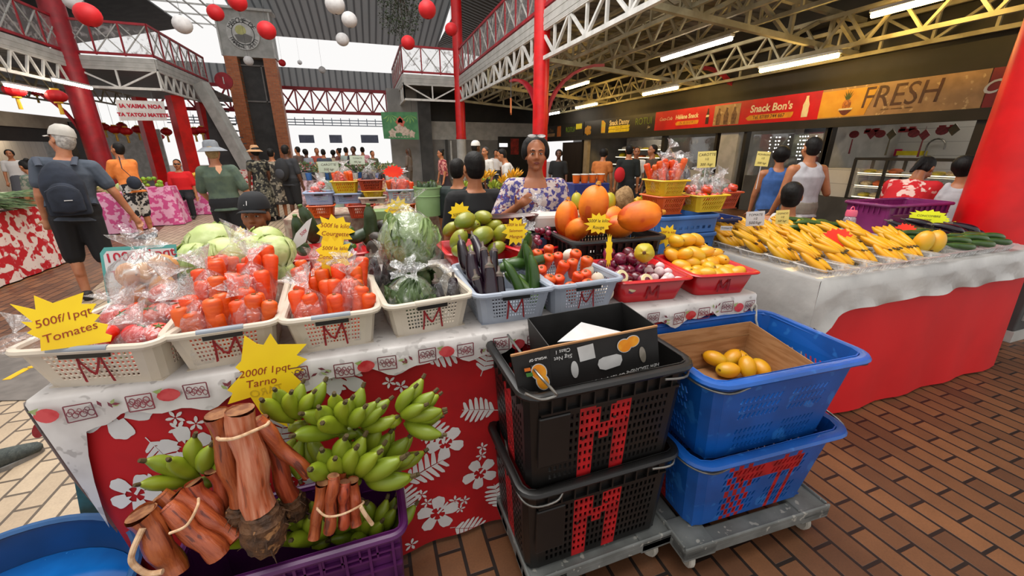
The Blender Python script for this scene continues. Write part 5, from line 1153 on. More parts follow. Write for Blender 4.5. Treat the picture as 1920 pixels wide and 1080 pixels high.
sign_at(P, 'big yellow starburst card offering taro, hanging below the second and third baskets', traced(px, P, n), [('2000f 1pqt', .0, .030, .032, -.03), ('Tarno', -.016, -.005, .034, -.02), ('TARO', -.004, -.036, .034, .05, M_faint, 1)], M_yel, n=n, ink=M_ink)
def pin(px, py, z, w, h, seed, lab, lines, mat=M_yel, n=13, roll=0, y=None, **k):
    P = aty(px, py, y) if y else atz(px, py, z); return sign_at(P, lab, star(w, h, n, seed), lines, mat, roll, **k)
pin(628, 432, 0, .15, .13, 3, 'yellow starburst card offering courgettes, upper of the two behind the carrots', [('500f le kilo', 0, .018, .024), ('Courgette', 0, -.014, .024)], y=1.74, n=11, roll=-.12, ink=M_ink)
pin(626, 478, 0, .135, .15, 5, 'yellow starburst card offering cucumbers, lower of the two behind the carrots', [('500f le kilo', .004, .025, .020), ('Concombre', -.004, -.008, .021), ('Pays', 0, -.04, .018)], y=1.63, n=11, roll=-.1, ink=M_ink)
pin(748, 395, 0, .15, .15, 8, 'yellow starburst card behind the big bagged lettuce', [('Concombre', 0, .005, .022), ('500f', 0, -.03, .022)], y=2.3, n=12, ink=M_ink)
pin(862, 398, 0, .13, .12, 9, 'yellow starburst card above the green mangoes', [('500f/kilo', 0, -.012, .024, .15)], y=2.35, n=10)
pin(967, 434, 0, .13, .15, 10, 'yellow starburst card standing between green mangoes and shallots', [('500f le kilo', 0, .034, .021), ('Salomon', 0, .004, .02), ('Mangue', 0, -.026, .022)], y=1.9, n=12, ink=M_ink)
pin(1122, 420, 0, .14, .115, 12, 'yellow starburst card leaning on the low papayas', [('500f le kilo', 0, .016, .023), ('Rouge', 0, -.018, .024)], y=1.82, n=12)
sign_at(aty(1142, 470, 1.62), 'narrow yellow starburst card seen edge on among the onions', star(.035, .17, 12, 14), [], M_yel)
pin(1252, 442, 0, .12, .125, 15, 'yellow starburst card between onions and ripe mangoes', [('500f le kilo', 0, .02, .019), ('Papaye', 0, -.014, .02)], y=1.85, n=11, ink=M_ink)
pin(452, 440, 0, .05, .09, 17, 'small yellow starburst card behind the cabbages', [], y=2.35, n=9)
P = aty(570, 445, 2.0); sign_at(P, 'white card with red writing leaning on the dark courgettes', [(-.075, -.07), (.005, -.07 + .05), (.045, .085), (.02, .07), (-.03, .02)], [('500f', 0, .02, .02, .7, M_inkr)], M_wcard)
P = aty(262, 515, 1.80); n = V((.2, -1, .25))
o = sign_at(P, 'white price board with a teal frame behind the tomato basket', traced([(187, 475), (195, 464), (330, 458), (345, 600), (205, 590)], P, n), [], pm('teal frame', '4f9a94', '458a85', 6, rough=.5), n=n, name='price_board')
P2 = P - V((0, .006, 0)); m = MB(); F = frame(P2, n); q = traced([(194, 479), (200, 471), (326, 465), (340, 594), (211, 584)], P2, n); m.prism(q, .001, Matrix.Translation(-P) @ F); m.build('white_face', M_wcard, o, smooth=False)
F0 = Matrix.Translation(-P) @ F
for b, x, y, s in (('1000f/1pqt', 196, 486, .046), ('Tomate', 207, 518, .046)):
    q = traced([(x, y)], P2, n)[0]; text(b, s, M_inkr, o, F0 @ Matrix.Translation((q[0], q[1], .0022)) @ Matrix.Rotation(.02, 4, 'Z'), 'writing', ext=.0002, align='LEFT', off=.0006)
# ================================================================ BANANA TABLE
M_tray = film('clear tray', 'e0e0e0', .28, .12, 12, .25, .3)
def clam():
    t = thing('clear_tray', 'x', 'tray'); m = MB(); a, b = .118, .092; h = .04
    ro, rb = rr(a * 2, b * 2, .02), rr(a * 1.72, b * 1.72, .02); n = len(ro)
    m.add([(x, y, 0) for x, y in rb] + [(x, y, h) for x, y in ro], [(i, (i + 1) % n, n + (i + 1) % n, n + i) for i in range(n)] + [tuple(range(n))]); m.build('body', M_tray, t, ang=60)
    m = MB(); m.loft([(x, y, h) for x, y in rr(a * 2 + .014, b * 2 + .014, .026)], [(.010, .003)] * n, 6, closed=True); m.build('rim', film('tray rim', 'dcdcdc', .3, .14, 8, .2, .3), t)
    m = MB()
    for i in range(-3, 4):
        for s in (-1, 1): m.bar((i * .026, s * b * .87, .003), (i * .028, s * b * .99, h - .002), .006, .004)
    m.build('tray_ribs', film('tray rib film', 'e2e2e2', .35, .14, 8, .2, .3), t, smooth=False); return t
K_tray = Kind(clam, 'tray')
random.seed(31)
ban_labels = []
for row, y in enumerate((1.455, 1.655, 1.855, 2.055, 2.25)):
    for col in range(6 if row < 3 else 5):
        x = A0 + .155 + col * .205 + (.02 if row % 2 else 0)
        if row == 0 and col > 4: continue
        z = ZT + .006 + .0
        K_tray.put((x, y, z), (0, 0, rnd(-.06, .06)), 'clear plastic tray under ripe bananas on the grey plastic sheet', 'clear trays of bananas')
        t = thing('banana_hand', 'hand of ripe spotted bananas lying in a clear tray on the grey plastic', 'bananas', (x + rnd(-.015, .015), y + .07 + rnd(-.02, .02), z + .07), rnd(-.2, .55), 'hands of ripe bananas')
        nb = 5 + (row + col) % 2
        for i in range(nb):
            o = dup(YB_); o.parent = t; u = (i - (nb - 1) / 2); o.location = (u * .031, rnd(-.01, .01), rnd(-.006, .006) - .012 * abs(u) * .5)
            o.rotation_euler = aim((u * .10 + .1 + rnd(-.08, .08), .82, .50 + rnd(-.12, .12)), rnd(-.5, .5)); d = V((u * .10 + .1, .82, .52)).normalized(); o.location = V(o.location) - d * .10; o.scale = (1.15, 1.15, rnd(1.1, 1.32))
        for i in range(nb - 1):
            o = dup(YB_); o.parent = t; u = (i - (nb - 2) / 2); d = V((u * .1 + .12, .9, .35)).normalized(); o.location = V((u * .032, .05, .035)) - d * .08; o.rotation_euler = aim(d + V((rnd(-.1, .1), 0, rnd(-.12, .1))), rnd(-.6, .6)); o.scale = (1.1, 1.1, rnd(1.05, 1.2))
        m = MB(); m.ell((.012, .025, .02), (.06, .014, .012), fn=wob(.2, 9)); m.build('crown', pm('brown banana crown', '9a7418', '5d4010', 25, rough=.8), t)
for i, (x, y, s) in enumerate(((3.36, 1.52, 1), (3.45, 1.5, .95))):
    hb = thing('papaya', 'x', 'x'); bpy.data.objects.remove(hb)
    K_mangoy.put((x, y, ZT + .09), (.15, .1 * i, i), 'large ripe yellow mango at the end of the banana rows, ' + ('left of two' if i == 0 else 'right of two'), None, 1.5)
for i in range(7):
    x = 3.40 + (i % 4) * .215; y = 1.48 + (i // 4) * .24
    K_tray.put((x, y, ZT + .006), (0, 0, 0), 'clear tray of cucumbers at the right of the banana table', 'clear trays of cucumbers')
    if x > 3.5:
        for k in range(4): K_cuc.put((x + rnd(-.02, .06) + .08, y - .06 + .036 * k, ZT + .05 + .022 * (k % 2)), aim((-.97, .25, .12), k), 'dark green cucumber lying in a clear tray right of the bananas', 'cucumbers', rnd(1, 1.15))
for i in range(12):
    x = 2.98 + (i % 6) * .08; y = 2.06 + (i // 6) * .14
    K_cuc.put((x + .1, y, ZT + .05 + .03 * (i % 3)), aim((-.9, .4, .1), i), 'dark green cucumber in the heap behind the bananas', 'cucumbers behind the bananas', 1.1)
for i in range(9):
    x = 3.95 + (i % 5) * .1; y = 1.62 + (i // 5) * .22; K_aub.put((x, y, ZT + .05 + .03 * (i % 2)), aim((-.6, .7, .25), i), 'purple aubergine in clear film at the far right of the banana table', 'aubergines on the banana table', 1.0)
for i, (px, py, s) in enumerate(((1570, 447, 1.0), (1697, 432, .75))):
    P = aty(px, py, 1.70 if i == 0 else 1.78); sign_at(P, 'fluorescent orange starburst card standing in the bananas, ' + ('nearer and larger' if i == 0 else 'smaller, by the cucumbers'), star(.17 * s, .14 * s, 16, 40 + i, .8), [], M_orng, tilt=.7)
P = aty(1740, 408, 1.90); sign_at(P, 'lime yellow starburst card above the cucumbers, upper of two', star(.25, .12, 17, 44, .84), [('CONCOMBRE', 0, .012, .022), ('500F', 0, -.02, .022)], M_yel2, tilt=.5)
P = aty(1772, 425, 1.84); sign_at(P, 'lime yellow starburst card above the cucumbers, lower of two', star(.20, .11, 16, 45, .84), [('PAPAYE', .01, 0, .022)], M_yel2, tilt=.5, roll=-.15)
# ================================================================ BASKETS BEHIND, RIGHT
M_ybas = pm('yellow plastic', 'd8b41e', 'c9a518', 6, rough=.45); M_obas = pm('orange plastic', 'd85a12', 'c44c0c', 6, rough=.45); M_redbas = pm('brick red plastic', 'a83a18', '963012', 6, rough=.45); M_lblue = pm('pale blue plastic', '93a3bd', '8797b2', 6, rough=.45)
def slatbasket(name, label, w, d, h, mat, loc, rz=0, group=None, nx=9):
    t = thing(name, label, 'basket', loc, rz, group); mb = MB(); tp = .84; r = .02
    def pt(sx, sy, z, cx, cy): k = z / h; return V((sx * ((w * tp + w * (1 - tp) * k) / 2 - cx), sy * ((d * tp + d * (1 - tp) * k) / 2 - cy), z))
    for s in (-1, 1):
        mb.lattice(pt(-1, s, 0, r, 0), pt(1, s, 0, r, 0), pt(1, s, h, r, 0), pt(-1, s, h, r, 0), nx, 3, .55, .8, .08, .1, .35)
        mb.lattice(pt(s, -1, 0, 0, r), pt(s, 1, 0, 0, r), pt(s, 1, h, 0, r), pt(s, -1, h, 0, r), nx, 3, .55, .8, .08, .1, .35)
        for q in (-1, 1): mb.add([pt(s, q, 0, r, 0), pt(s, q, h, r, 0), pt(s, q, 0, 0, r), pt(s, q, h, 0, r)], [(0, 2, 3, 1)])
    mb.poly([pt(-1, -1, 0, 0, 0), pt(1, -1, 0, 0, 0), pt(1, 1, 0, 0, 0), pt(-1, 1, 0, 0, 0)]); mb.build('body', mat, t, smooth=False, solid=.003, merge=True)
    m = MB(); ring = rr(w + .016, d + .016, .03); m.loft([(x, y, h) for x, y in ring], [(.011, .006)] * len(ring), 6, closed=True); m.build('rim', mat, t); return t
# stacked blue crates with baskets of bagged carrots, tomatoes, peppers
M_mblue = pm('mid blue plastic', '3f6fb0', '356099', 5, rough=.4)
a = atz(1282, 470, .95); b = atz(1400, 470, .95); xb = (a.x + b.x) / 2 + .12
for z, l in ((ZT + .004, 'lower flat blue crate between the mango tray and the bananas'), (ZT + .128, 'upper flat blue crate carrying the yellow and orange baskets')):
    crate('stacking_crate', l, .48, .34, .118, .97, M_mblue, (2.0, 2.28, z), 0, 8, 1, 0, None, .5, .35, None, .4, .02, .014, False)
crate('stacking_crate', 'dark blue crate under the tomato baskets', .50, .34, .14, .97, pm('navy plastic', '1d2f66', '182757', 5, rough=.45), (2.48, 2.52, ZT + .02), 0, 8, 1, 0, None, .5, .35, None, .4, .02, .014, False)
zb = ZT + .128 + .122
slatbasket('slotted_basket', 'orange slotted basket under the yellow basket of carrots', .22, .22, .115, M_obas, (1.90, 2.28, zb))
slatbasket('slotted_basket', 'yellow slotted basket of bagged carrots on the orange one', .21, .21, .095, M_ybas, (1.90, 2.28, zb + .12))
slatbasket('slotted_basket', 'yellow slotted basket of bagged tomatoes on the blue crate', .26, .20, .105, M_ybas, (2.18, 2.22, zb + .012))
slatbasket('slotted_basket', 'red brown slotted basket behind the white tomato card', .24, .20, .11, M_redbas, (2.40, 2.30, zb + .012))
random.seed(41)
for i in range(26):
    P = V((1.90 + rnd(-.075, .075), 2.28 + rnd(-.07, .07), zb + .125 + .03 * (i % 3))); K_carrot.put(P, aim((rnd(-.35, .35), rnd(-.2, .2), 1), i), 'carrot in clear film standing in the yellow basket by the snack bar', 'carrots in the yellow basket', rnd(.85, 1.0))
for dx, dy, h, l in ((-.05, 0, .21, 'left'), (.05, -.02, .22, 'front right'), (.04, .05, .29, 'tallest, at the back')): bag(V((1.90 + dx, 2.28 + dy, zb + .13)), .058, .058, h, 'clear bag of carrots in the yellow basket, ' + l, 0, .045)
for i in range(15): K_tomato.put(V((2.18 + rnd(-.1, .1), 2.22 + rnd(-.07, .07), zb + .06 + .045 * (i % 3))), (rnd(-1, 1), rnd(-1, 1), 0), 'red tomato in clear film in the yellow basket on the blue crate', 'tomatoes in the yellow basket', .85)
for i in range(8): K_tomato.put(V((2.40 + rnd(-.08, .08), 2.28 + rnd(-.06, .06), zb + .09 + .03 * (i % 3))), (rnd(-1, 1), rnd(-1, 1), 0), 'red tomato in clear film in the red brown basket', 'tomatoes in the red brown basket', .85)
for dx, dy, dz, h, l in ((-.07, 0, .05, .15, 'left'), (.06, -.01, .05, .15, 'right'), (0, .05, .08, .18, 'back')): bag(V((2.18 + dx, 2.22 + dy, zb + dz)), .07, .06, h, 'clear bag of tomatoes in the yellow basket, ' + l, 0, .045)
bag(V((2.40, 2.28, zb + .06)), .09, .07, .16, 'clear bag of tomatoes in the red brown basket', 0, .045)
for dx, dy, dz in ((-.05, .1, .1), (.03, .1, .1), (.1, .1, .08), (-.01, .14, .14), (.09, .0, .05)):
    K_courgd.put(V((2.42 + dx, 2.34 + dy, zb + dz)), aim((rnd(-.2, .2), rnd(-.1, .1), 1), 0), 'green pepper coloured courgette in clear film behind the tomatoes', 'wrapped green vegetables', (1.1, 1.1, .55))
for dx, dz, l in ((-.03, .07, 'left'), (.07, .06, 'right')): bag(V((2.42 + dx, 2.42, zb + dz)), .07, .06, .17, 'clear bag of dark green vegetables behind the tomatoes, ' + l, 0, .05)
for k in range(3): K_aub.put(V((2.16 + .03 * k, 2.46, zb + .08)), aim((rnd(-.2, .2), .1, 1), k), 'aubergine in the tall clear bag behind the tomatoes', 'bagged tall aubergines', 1.0)
bag(V((2.19, 2.46, zb + .04)), .075, .06, .29, 'tall clear bag of dark aubergines behind the tomatoes', 0, .05)
def card(px, py, y, w, h, lines, mat, lab, stick=None, roll=0): return sign_at(aty(px, py, y), lab, [(-w / 2, -h / 2), (w / 2, -h / 2), (w / 2, h / 2), (-w / 2, h / 2)], lines, mat, roll, .1, stick=stick)
card(1325, 299, 2.22, .115, .105, [('CAROTTE', 0, .03, .024), ('1/2', 0, .002, .02), ('300 /kgr', 0, -.032, .024)], M_pale, 'pale yellow carrot price card on a thin stick', (0, -.05, 0, 0, -.26), .05)
card(1430, 298, 2.35, .09, .105, [('POIVRON', 0, .03, .019), ('1/2', 0, .004, .018), ('500 kgr', 0, -.03, .02)], M_pale, 'pale yellow card on a stick beside the tall aubergine bag', (0, -.05, -.01, 0, -.22), -.06)
card(1416, 410, 2.06, .115, .10, [('TOMATE', 0, .026, .022), ('1/2', 0, .0, .02), ('500/kgr', 0, -.028, .026)], M_wcard, 'white tomato price card clipped to the yellow basket', None, .1)
card(1467, 407, 2.12, .085, .10, [('CONCO', 0, .026, .018), ('1/2', 0, .0, .018), ('50f kgr', 0, -.028, .02)], M_pale, 'pale yellow price card clipped beside the white tomato card', None, .1)
card(1362, 428, 2.09, .075, .03, [('TOMATE', 0, 0, .018)], M_wcard, 'small white card on the blue crate')
# purple crate and bottle behind the bananas
P = V((3.72, 2.62, 0))
crate('stacking_crate', 'purple crate behind the bananas beside the red column', .74, .34, .24, .96, pm('bright purple plastic', '7a1f5e', '6b1852', 5, rough=.42), (4.28, 2.18, ZT + .005), -.05, 9, 2, 0, None, .3, .3, lambda i, j: True, .45, .02, .022, True)
P = V((3.57, 2.10, 0)); t = thing('bottle', 'clear bottle with a pink cap and loop beside the purple crate', 'bottle', (P.x, P.y, ZT + .005)); m = MB()
m.lathe([(0, 0), (.038, 0), (.042, .02), (.042, .13), (.036, .15), (.03, .16)], 20); m.build('body', film('clear bottle', 'e6d8dc', .25, .2, 40, .5), t)
m = MB(); m.lathe([(0, .205), (.034, .205), (.038, .19), (.038, .16), (0, .16)], 20); m.build('cap', pm('pink cap', 'e0607c', 'd4546f', 6, rough=.4), t)
m = MB(); m.loft([(.022 * cos(a), 0, .205 + .028 * sin(a)) for a in [pi * i / 8 for i in range(9)]], .004, 6); m.build('carry_loop', MATS['pink cap'], t)
# ================================================================ PEOPLE
def skin(name, c, c2): return pm('skin ' + name, c, c2, 6, rough=.5, sss=.06)
SK = {'brown': skin('brown', 'a0633f', '925735'), 'tan': skin('tan', 'ae7049', 'a0633f'), 'pink': skin('pink', 'b9805e', 'a96a4a'), 'dark': skin('dark', '5f3823', '53301d')}
M_hair = pm('black hair', '0c0a09', '15110e', 40, spec=.25, rough=.6, bump=.4, bscale=90, stretch=(1, 1, .2)); M_hairg = pm('grey hair', 'b5b0aa', '8f8a85', 40, rough=.6, bump=.4, bscale=90)
M_eye = pm('eye white', 'cfc8c0', 'c4bcb4', 9, rough=.3); M_iris = pm('iris', '1b0f0a', '140b07', 9, rough=.2); M_lip = pm('lip', '7d3a30', '6d3028', 20, rough=.5)
M_shoe = pm('dark shoe', '1c1b1c', '262526', 20, rough=.6); M_sole = pm('shoe sole', '8a8782', '77746f', 20, rough=.7)
def cl(name, c, c2=None, **k): return pm('cloth ' + name, c, c2 or c, k.pop('scale', 12), rough=.85, **k)
def person(label, P, yaw, h=1.68, sk='brown', hair='short', haircol=None, top=None, sleeve=.7, bottom=None, leg=1.0, skirt=False, lean=0, side=0, arms=None, legs=None, hipz=None, head=(0, 0, 0), fat=1.0, vox=.012, face=True, shoes=M_shoe, tank=False, hat=None, hatmat=None, fem=False, topz=.84, collar=None, group=None, open_neck=False, fingers=True):
    """one continuous remeshed body; hair, clothing, eyes and hat are parts. Local +y is where the person faces."""
    s = h / 1.70; t = thing('person', label, 'person', (P[0], P[1], 0), R(yaw), group)
    hz = (hipz / s if hipz else .90); Rm = Matrix.Rotation(R(-lean), 4, 'X') @ Matrix.Rotation(R(side), 4, 'Y')
    O = Matrix.Translation((0, 0, hz)) @ Rm @ Matrix.Translation((0, 0, -.90)); SC = Matrix.Diagonal((s, s, s, 1)); T = SC @ O
    def W(x, y, z): return O @ V((x, y, z))
    f = fat
    torso = [(.82, .10 * f, .085 * f), (.88, .155 * f, .11 * f), (.95, .165 * f, .115 * f), (1.08, .142 * f, .105 * f), (1.2, .155 * f, .112 * f), (1.3, .165 * f, .115 * f), (1.38, .155, .095), (1.425, .11, .075), (1.45, .065, .062), (1.5, .053, .056), (1.55, .053, .056)]
    SH = {sx: W(sx * .175, -.005, 1.375) for sx in (-1, 1)}; HP = {sx: W(sx * .085, 0, .86) for sx in (-1, 1)}
    arms = arms or {}; legs = legs or {}
    A = {}
    for sx, key in ((-1, 'L'), (1, 'R')):
        e, w = arms.get(key, ((sx * .18, .05, -1), (sx * .04, .25, -1))); E = SH[sx] + V(e).normalized() * .29; Wr = E + V(w).normalized() * .245; A[sx] = (SH[sx], E, Wr)
    Lg = {}
    for sx, key in ((-1, 'L'), (1, 'R')):
        if key in legs: k, a = legs[key]
        elif hipz and hipz / s < .8: k, a = (sx * .15, 1, -.1), (0, -.05, -1)
        else: k, a = (sx * .02, .06, -1), (sx * .01, -.06, -1)
        K = HP[sx] + V(k).normalized() * .40; An = K + V(a).normalized() * .40; Lg[sx] = (HP[sx], K, An)
    b = MB()
    b.loft([W(0, -.004 * 0, z) for z, _, _ in torso], [(q, r) for _, q, r in torso], 16, up=(0, -1, 0)) if False else None
    def tor(mb, rows, gx=0, gy=0, x0=None):
        vs = []; n = 18
        for z, q, r in rows: vs += [W((q + gx) * cos(2 * pi * j / n), (r + gy) * sin(2 * pi * j / n) + .01 * sin((z - .8) * 5), z) for j in range(n)]
        k = len(rows); fs = [(i * n + j, i * n + (j + 1) % n, (i + 1) * n + (j + 1) % n, (i + 1) * n + j) for i in range(k - 1) for j in range(n)] + [tuple(range(n))[::-1], tuple((k - 1) * n + j for j in range(n))]
        mb.add(vs, fs)
    tor(b, torso)
    for sx in (-1, 1):
        S0, E, Wr = A[sx]; b.cap(W(sx * .09, 0, 1.375), S0, .062, .058); b.cap(S0, E, .054 * f ** .5, .041); b.cap(E, Wr, .042, .028)
        d = (Wr - E).normalized(); side_ = d.cross(V((0, 1, 0))); side_ = side_.normalized() if side_.length > .2 else V((sx, 0, 0)); nn = d.cross(side_).normalized()
        Pm = Wr + d * .05; b.cap(Wr, Wr + d * .085, .026, .034, 8); 
        if fingers:
            for i, (o_, l_) in enumerate(((-.027, .062), (-.009, .072), (.009, .068), (.027, .052))):
                p0 = Wr + d * .09 + side_ * o_; p1 = p0 + (d * .8 + nn * .3 * sx).normalized() * l_ * .55; p2 = p1 + (d * .5 + nn * .8 * sx).normalized() * l_ * .5; b.cap(p0, p1, .0095, .009, 6); b.cap(p1, p2, .009, .0075, 6)
            p0 = Wr + d * .03 - side_ * .028; b.cap(p0, p0 + (d * .7 - side_ * .7).normalized() * .055, .012, .009, 6)
        hp, K, An = Lg[sx]; b.cap(hp, K, .088 * f, .056); b.cap(K, An, .056, .036); b.cap(K + (An - K) * .1 - V((0, .015, 0)), K + (An - K) * .45 - V((0, .02, 0)), .045, .042)
        ft = V((sx * .03, 1, 0)).normalized(); b.cap(An + V((0, -.03, -.035)), An + ft * .15 + V((0, 0, -.05)), .036, .026, 8)
    nb = W(0, .0, 1.508); Hm = Matrix.Translation(nb) @ Rm @ Matrix.Rotation(R(head[0]), 4, 'Z') @ Matrix.Rotation(R(-head[1]), 4, 'X') @ Matrix.Rotation(R(head[2]), 4, 'Y') @ Matrix.Translation((0, .012, .10))
    b.cap(W(0, -.012, 1.44), Hm @ V((0, -.02, -.03)), .054, .052)
    for c, r in (((0, -.012, .035), (.074, .094, .083)), ((0, .022, -.035), (.060 * f ** .6, .066, .078)), ((0, .060, -.092), (.026, .024, .021)), ((-.034 * f ** .6, .052, -.030), (.029, .028, .034)), ((.034 * f ** .6, .052, -.030), (.029, .028, .034))): b.ell(c, r, Hm)
    b.cap((0, .082, .012), (0, .101, -.026), .009, .014, M=Hm, n=8); b.ell((-.013, .088, -.032), (.010, .012, .009), Hm); b.ell((.013, .088, -.032), (.010, .012, .009), Hm)
    b.cap((-.034, .074, .026), (.034, .074, .026), .013, M=Hm, n=8); b.cap((-.018, .080, -.060), (.018, .080, -.060), .009, M=Hm, n=8)
    for sx in (-1, 1): b.ell((sx * .074, -.008, -.006), (.012, .024, .033), Hm)
    b.v = [tuple(SC @ V(p)) for p in b.v]; b.build('body', SK[sk], t, vox=vox, smo=4)
    HT = SC @ Hm
    if face:
        for sx in (-1, 1):
            m = MB(); m.ell((sx * .029, .0735, .003), (.0125, .010, .0056), HT); e = m.build('eye', M_eye, t); m = MB(); m.ell((sx * .029, .0815, .003), (.0056, .0034, .0056), HT); m.build('iris', M_iris, e)
            m = MB(); m.loft([HT @ V((sx * .013, .087, .023)), HT @ V((sx * .03, .0865, .029)), HT @ V((sx * .047, .072, .024))], [.003, .0042, .002], 6); m.build('eyebrow', haircol or M_hair, t)
            m = MB(); m.loft([HT @ V((sx * .014, .079, .009)), HT @ V((sx * .029, .084, .0125)), HT @ V((sx * .044, .074, .008))], [.002, .003, .002], 6); m.build('eyelid', SK[sk], t)
        m = MB(); m.ell((0, .0865, -.0575), (.021, .007, .005), HT); m.ell((0, .0855, -.0645), (.017, .008, .0055), HT); m.build('mouth', M_lip, t)
    hc = haircol or M_hair
    if hair:
        m = MB(); m.ell((0, -.022, .042), (.083, .098, .088), HT, fn=lambda d: 1 - .25 * max(0, d.y) ** 2 * (1 - max(0, d.z)))
        m.ell((0, -.040, .012), (.080, .076, .082), HT); m.ell((0, -.042, -.02), (.074, .062, .07), HT)
        if hair == 'full': m.ell((0, -.03, .045), (.103, .105, .098), HT, fn=lambda d: 1 - .30 * max(0, d.y) ** 2); m.ell((-.08, -.02, .02), (.026, .05, .06), HT); m.ell((.08, -.02, .02), (.026, .05, .06), HT)
        if hair == 'bun': m.ell((0, -.11, .09), (.045, .045, .042), HT)
        if hair == 'tail': m.cap((0, -.11, .04), (0, -.15, -.16), .035, .02, M=HT)
        if hair == 'long': m.cap((0, -.06, .0), (0, -.085, -.2), .078, .06, M=HT)
        m.build('hair', hc, t, vox=max(vox, .008), smo=7)
    if hat:
        hm = hatmat; m = MB()
        if hat == 'bucket':
            m.lathe([(0, .155), (.06, .15), (.085, .12), (.093, .06), (.12, .045), (.165, .015), (.172, .008), (.16, .005), (.1, .035), (.085, .05)], 28, M=HT @ Matrix.Translation((0, -.015, .01)), fn=lambda a, z: 1 + (.05 * sin(3 * a) if z < .05 else 0))
            m.build('hat', hm, t)
        else:
            m.lathe([(0, .142), (.045, .136), (.08, .105), (.094, .06), (.096, .028), (.09, .026)], 26, M=HT @ Matrix.Translation((0, -.012, .018)) @ Matrix.Diagonal((.95, 1.12, 1, 1))); c = m.build('cap', hm, t)
            if hat == 'cap':
                m = MB(); vs = []
                for i in range(9):
                    a = R(-62 + 124 * i / 8)
                    for r_ in (.088, .165): vs.append((sin(a) * (.098 if r_ > .1 else .088), cos(a) * (r_ * (1.05 if r_ > .1 else 1.1)) - .008, .046 - .012 * (abs(a) ** 2) - (.012 if r_ > .1 else 0)))
                m.add(vs, [(2 * i, 2 * i + 1, 2 * i + 3, 2 * i + 2) for i in range(8)], 0, HT); m.build('brim', hm, c, solid=.004)
    if top:
        m = MB(); rows = [(z, q, r) for z, q, r in torso if topz - .001 <= z <= (1.39 if tank or open_neck else 1.44)]
        if topz > .83: rows = [(topz, torso[2][1] + .006, torso[2][2] + .006)] + [x for x in rows if x[0] > topz + .02]
        tor(m, rows, .013, .014)
        for sx in (-1, 1):
            S0, E, Wr = A[sx]
            if not tank:
                m.cap(W(sx * .08, 0, 1.375), S0, .075, .073); m.cap(S0, S0.lerp(E, min(1, sleeve)), .070 * f ** .5, .066 * f ** .5)
                if sleeve > 1: m.cap(E, E.lerp(Wr, sleeve - 1), .056, .046)
            else:
                ST = [W(sx * .10, -.075, 1.32), W(sx * .088, -.062, 1.40), W(sx * .085, -.005, 1.432), W(sx * .088, .06, 1.38), W(sx * .10, .075, 1.3)]
                for q in range(4): m.cap(ST[q], ST[q + 1], .034, .034)
                m.cap(W(0, -.05, 1.36), W(sx * .08, -.05, 1.37), .055, .05)
        m.v = [tuple(SC @ V(p)) for p in m.v]; m.build('shirt', top, t, vox=max(vox, .010), smo=3)
    if bottom:
        m = MB()
        if skirt:
            zf = .9 - .82 * leg; hem = [(zf, .25, .2), (.6, .22, .17), (.8, .185, .14), (.95, .17, .125), (1.04, .15, .115)]; tor(m, hem, .008, .008)
        else:
            tor(m, [x for x in torso if x[0] < 1.0] + [(1.02, .15 * f, .11 * f)], .016, .018)
            for sx in (-1, 1):
                hp, K, An = Lg[sx]; q = min(1, leg * 2); m.cap(hp, hp.lerp(K, q), .104 * f, .088 if leg < .6 else .075)
                if leg > .5: m.cap(K, K.lerp(An, min(1, leg * 2 - 1) * .97), .073, .06)
        m.v = [tuple(SC @ V(p)) for p in m.v]; m.build('skirt' if skirt else ('shorts' if leg < .7 else 'trousers'), bottom, t, vox=max(vox, .012), smo=3)
    if shoes:
        for sx in (-1, 1):
            An = Lg[sx][2]; ft = V((sx * .03, 1, 0)).normalized(); m = MB(); m.cap(An + V((0, -.035, -.03)), An + ft * .155 + V((0, 0, -.048)), .046, .034, 10); m.ell(An + V((0, -.02, 0)), (.046, .055, .04))
            m.v = [tuple(SC @ V((p[0], p[1], max(p[2], An.z - .078)))) for p in m.v]; m.build('shoe', shoes, t)
    t['_'] = 0; del t['_']
    return t, HT, T, {k: [SC @ p for p in v] for k, v in A.items()}
def floral(name, base, c1, c2=None, s=14, t=.55):
    return pm('floral ' + name, base, c1, s, .5, .54, rough=.85, c3=c2 or c1, s3=s * 1.6, t3=.6, detail=2)
def gp(px, f): P = atf(px, 284, f); return (P.x, P.y)
random.seed(51)
# --- the seller
Fl = pm('floral violet dress', 'b9aaa4', '3f3a78', 30, .47, .53, rough=.85, c3='6a3040', s3=36, t3=.6)
sx, sy = gp(1004, 3.05)
t, HT, T, A = person('person in a violet floral dress facing the camera behind the stall, hand raised to chest', (sx, sy), 160, 1.665, 'brown', 'full', None, Fl, .8, Fl, .6, True, 2, 0, {'R': ((.45, .35, -1), (-.62, .62, .55)), 'L': ((-.3, .1, -1), (.1, .6, -.6))}, fat=1.12, vox=.007, fem=True, open_neck=True, head=(3, -4, 0))
m = MB()
for q in (-1, 1): m.lathe([(0, 0), (.026, 0), (.026, .004), (0, .004)], 16, M=HT @ Matrix.Translation((q * .034, .052, .122)) @ Matrix.Rotation(R(-38), 4, 'X') @ Matrix.Diagonal((1.15, .75, 1, 1)))
m.bar(HT @ V((-.012, .052, .122)), HT @ V((.012, .052, .122)), .005); o = m.build('sunglasses', pm('pale mirror lens', 'b9b4b0', '8c8884', 20, rough=.15, metal=.5)); o.matrix_world = t.matrix_basis; tag(o, 'sunglasses with pale lenses pushed up on the seller\'s black hair', 'sunglasses')
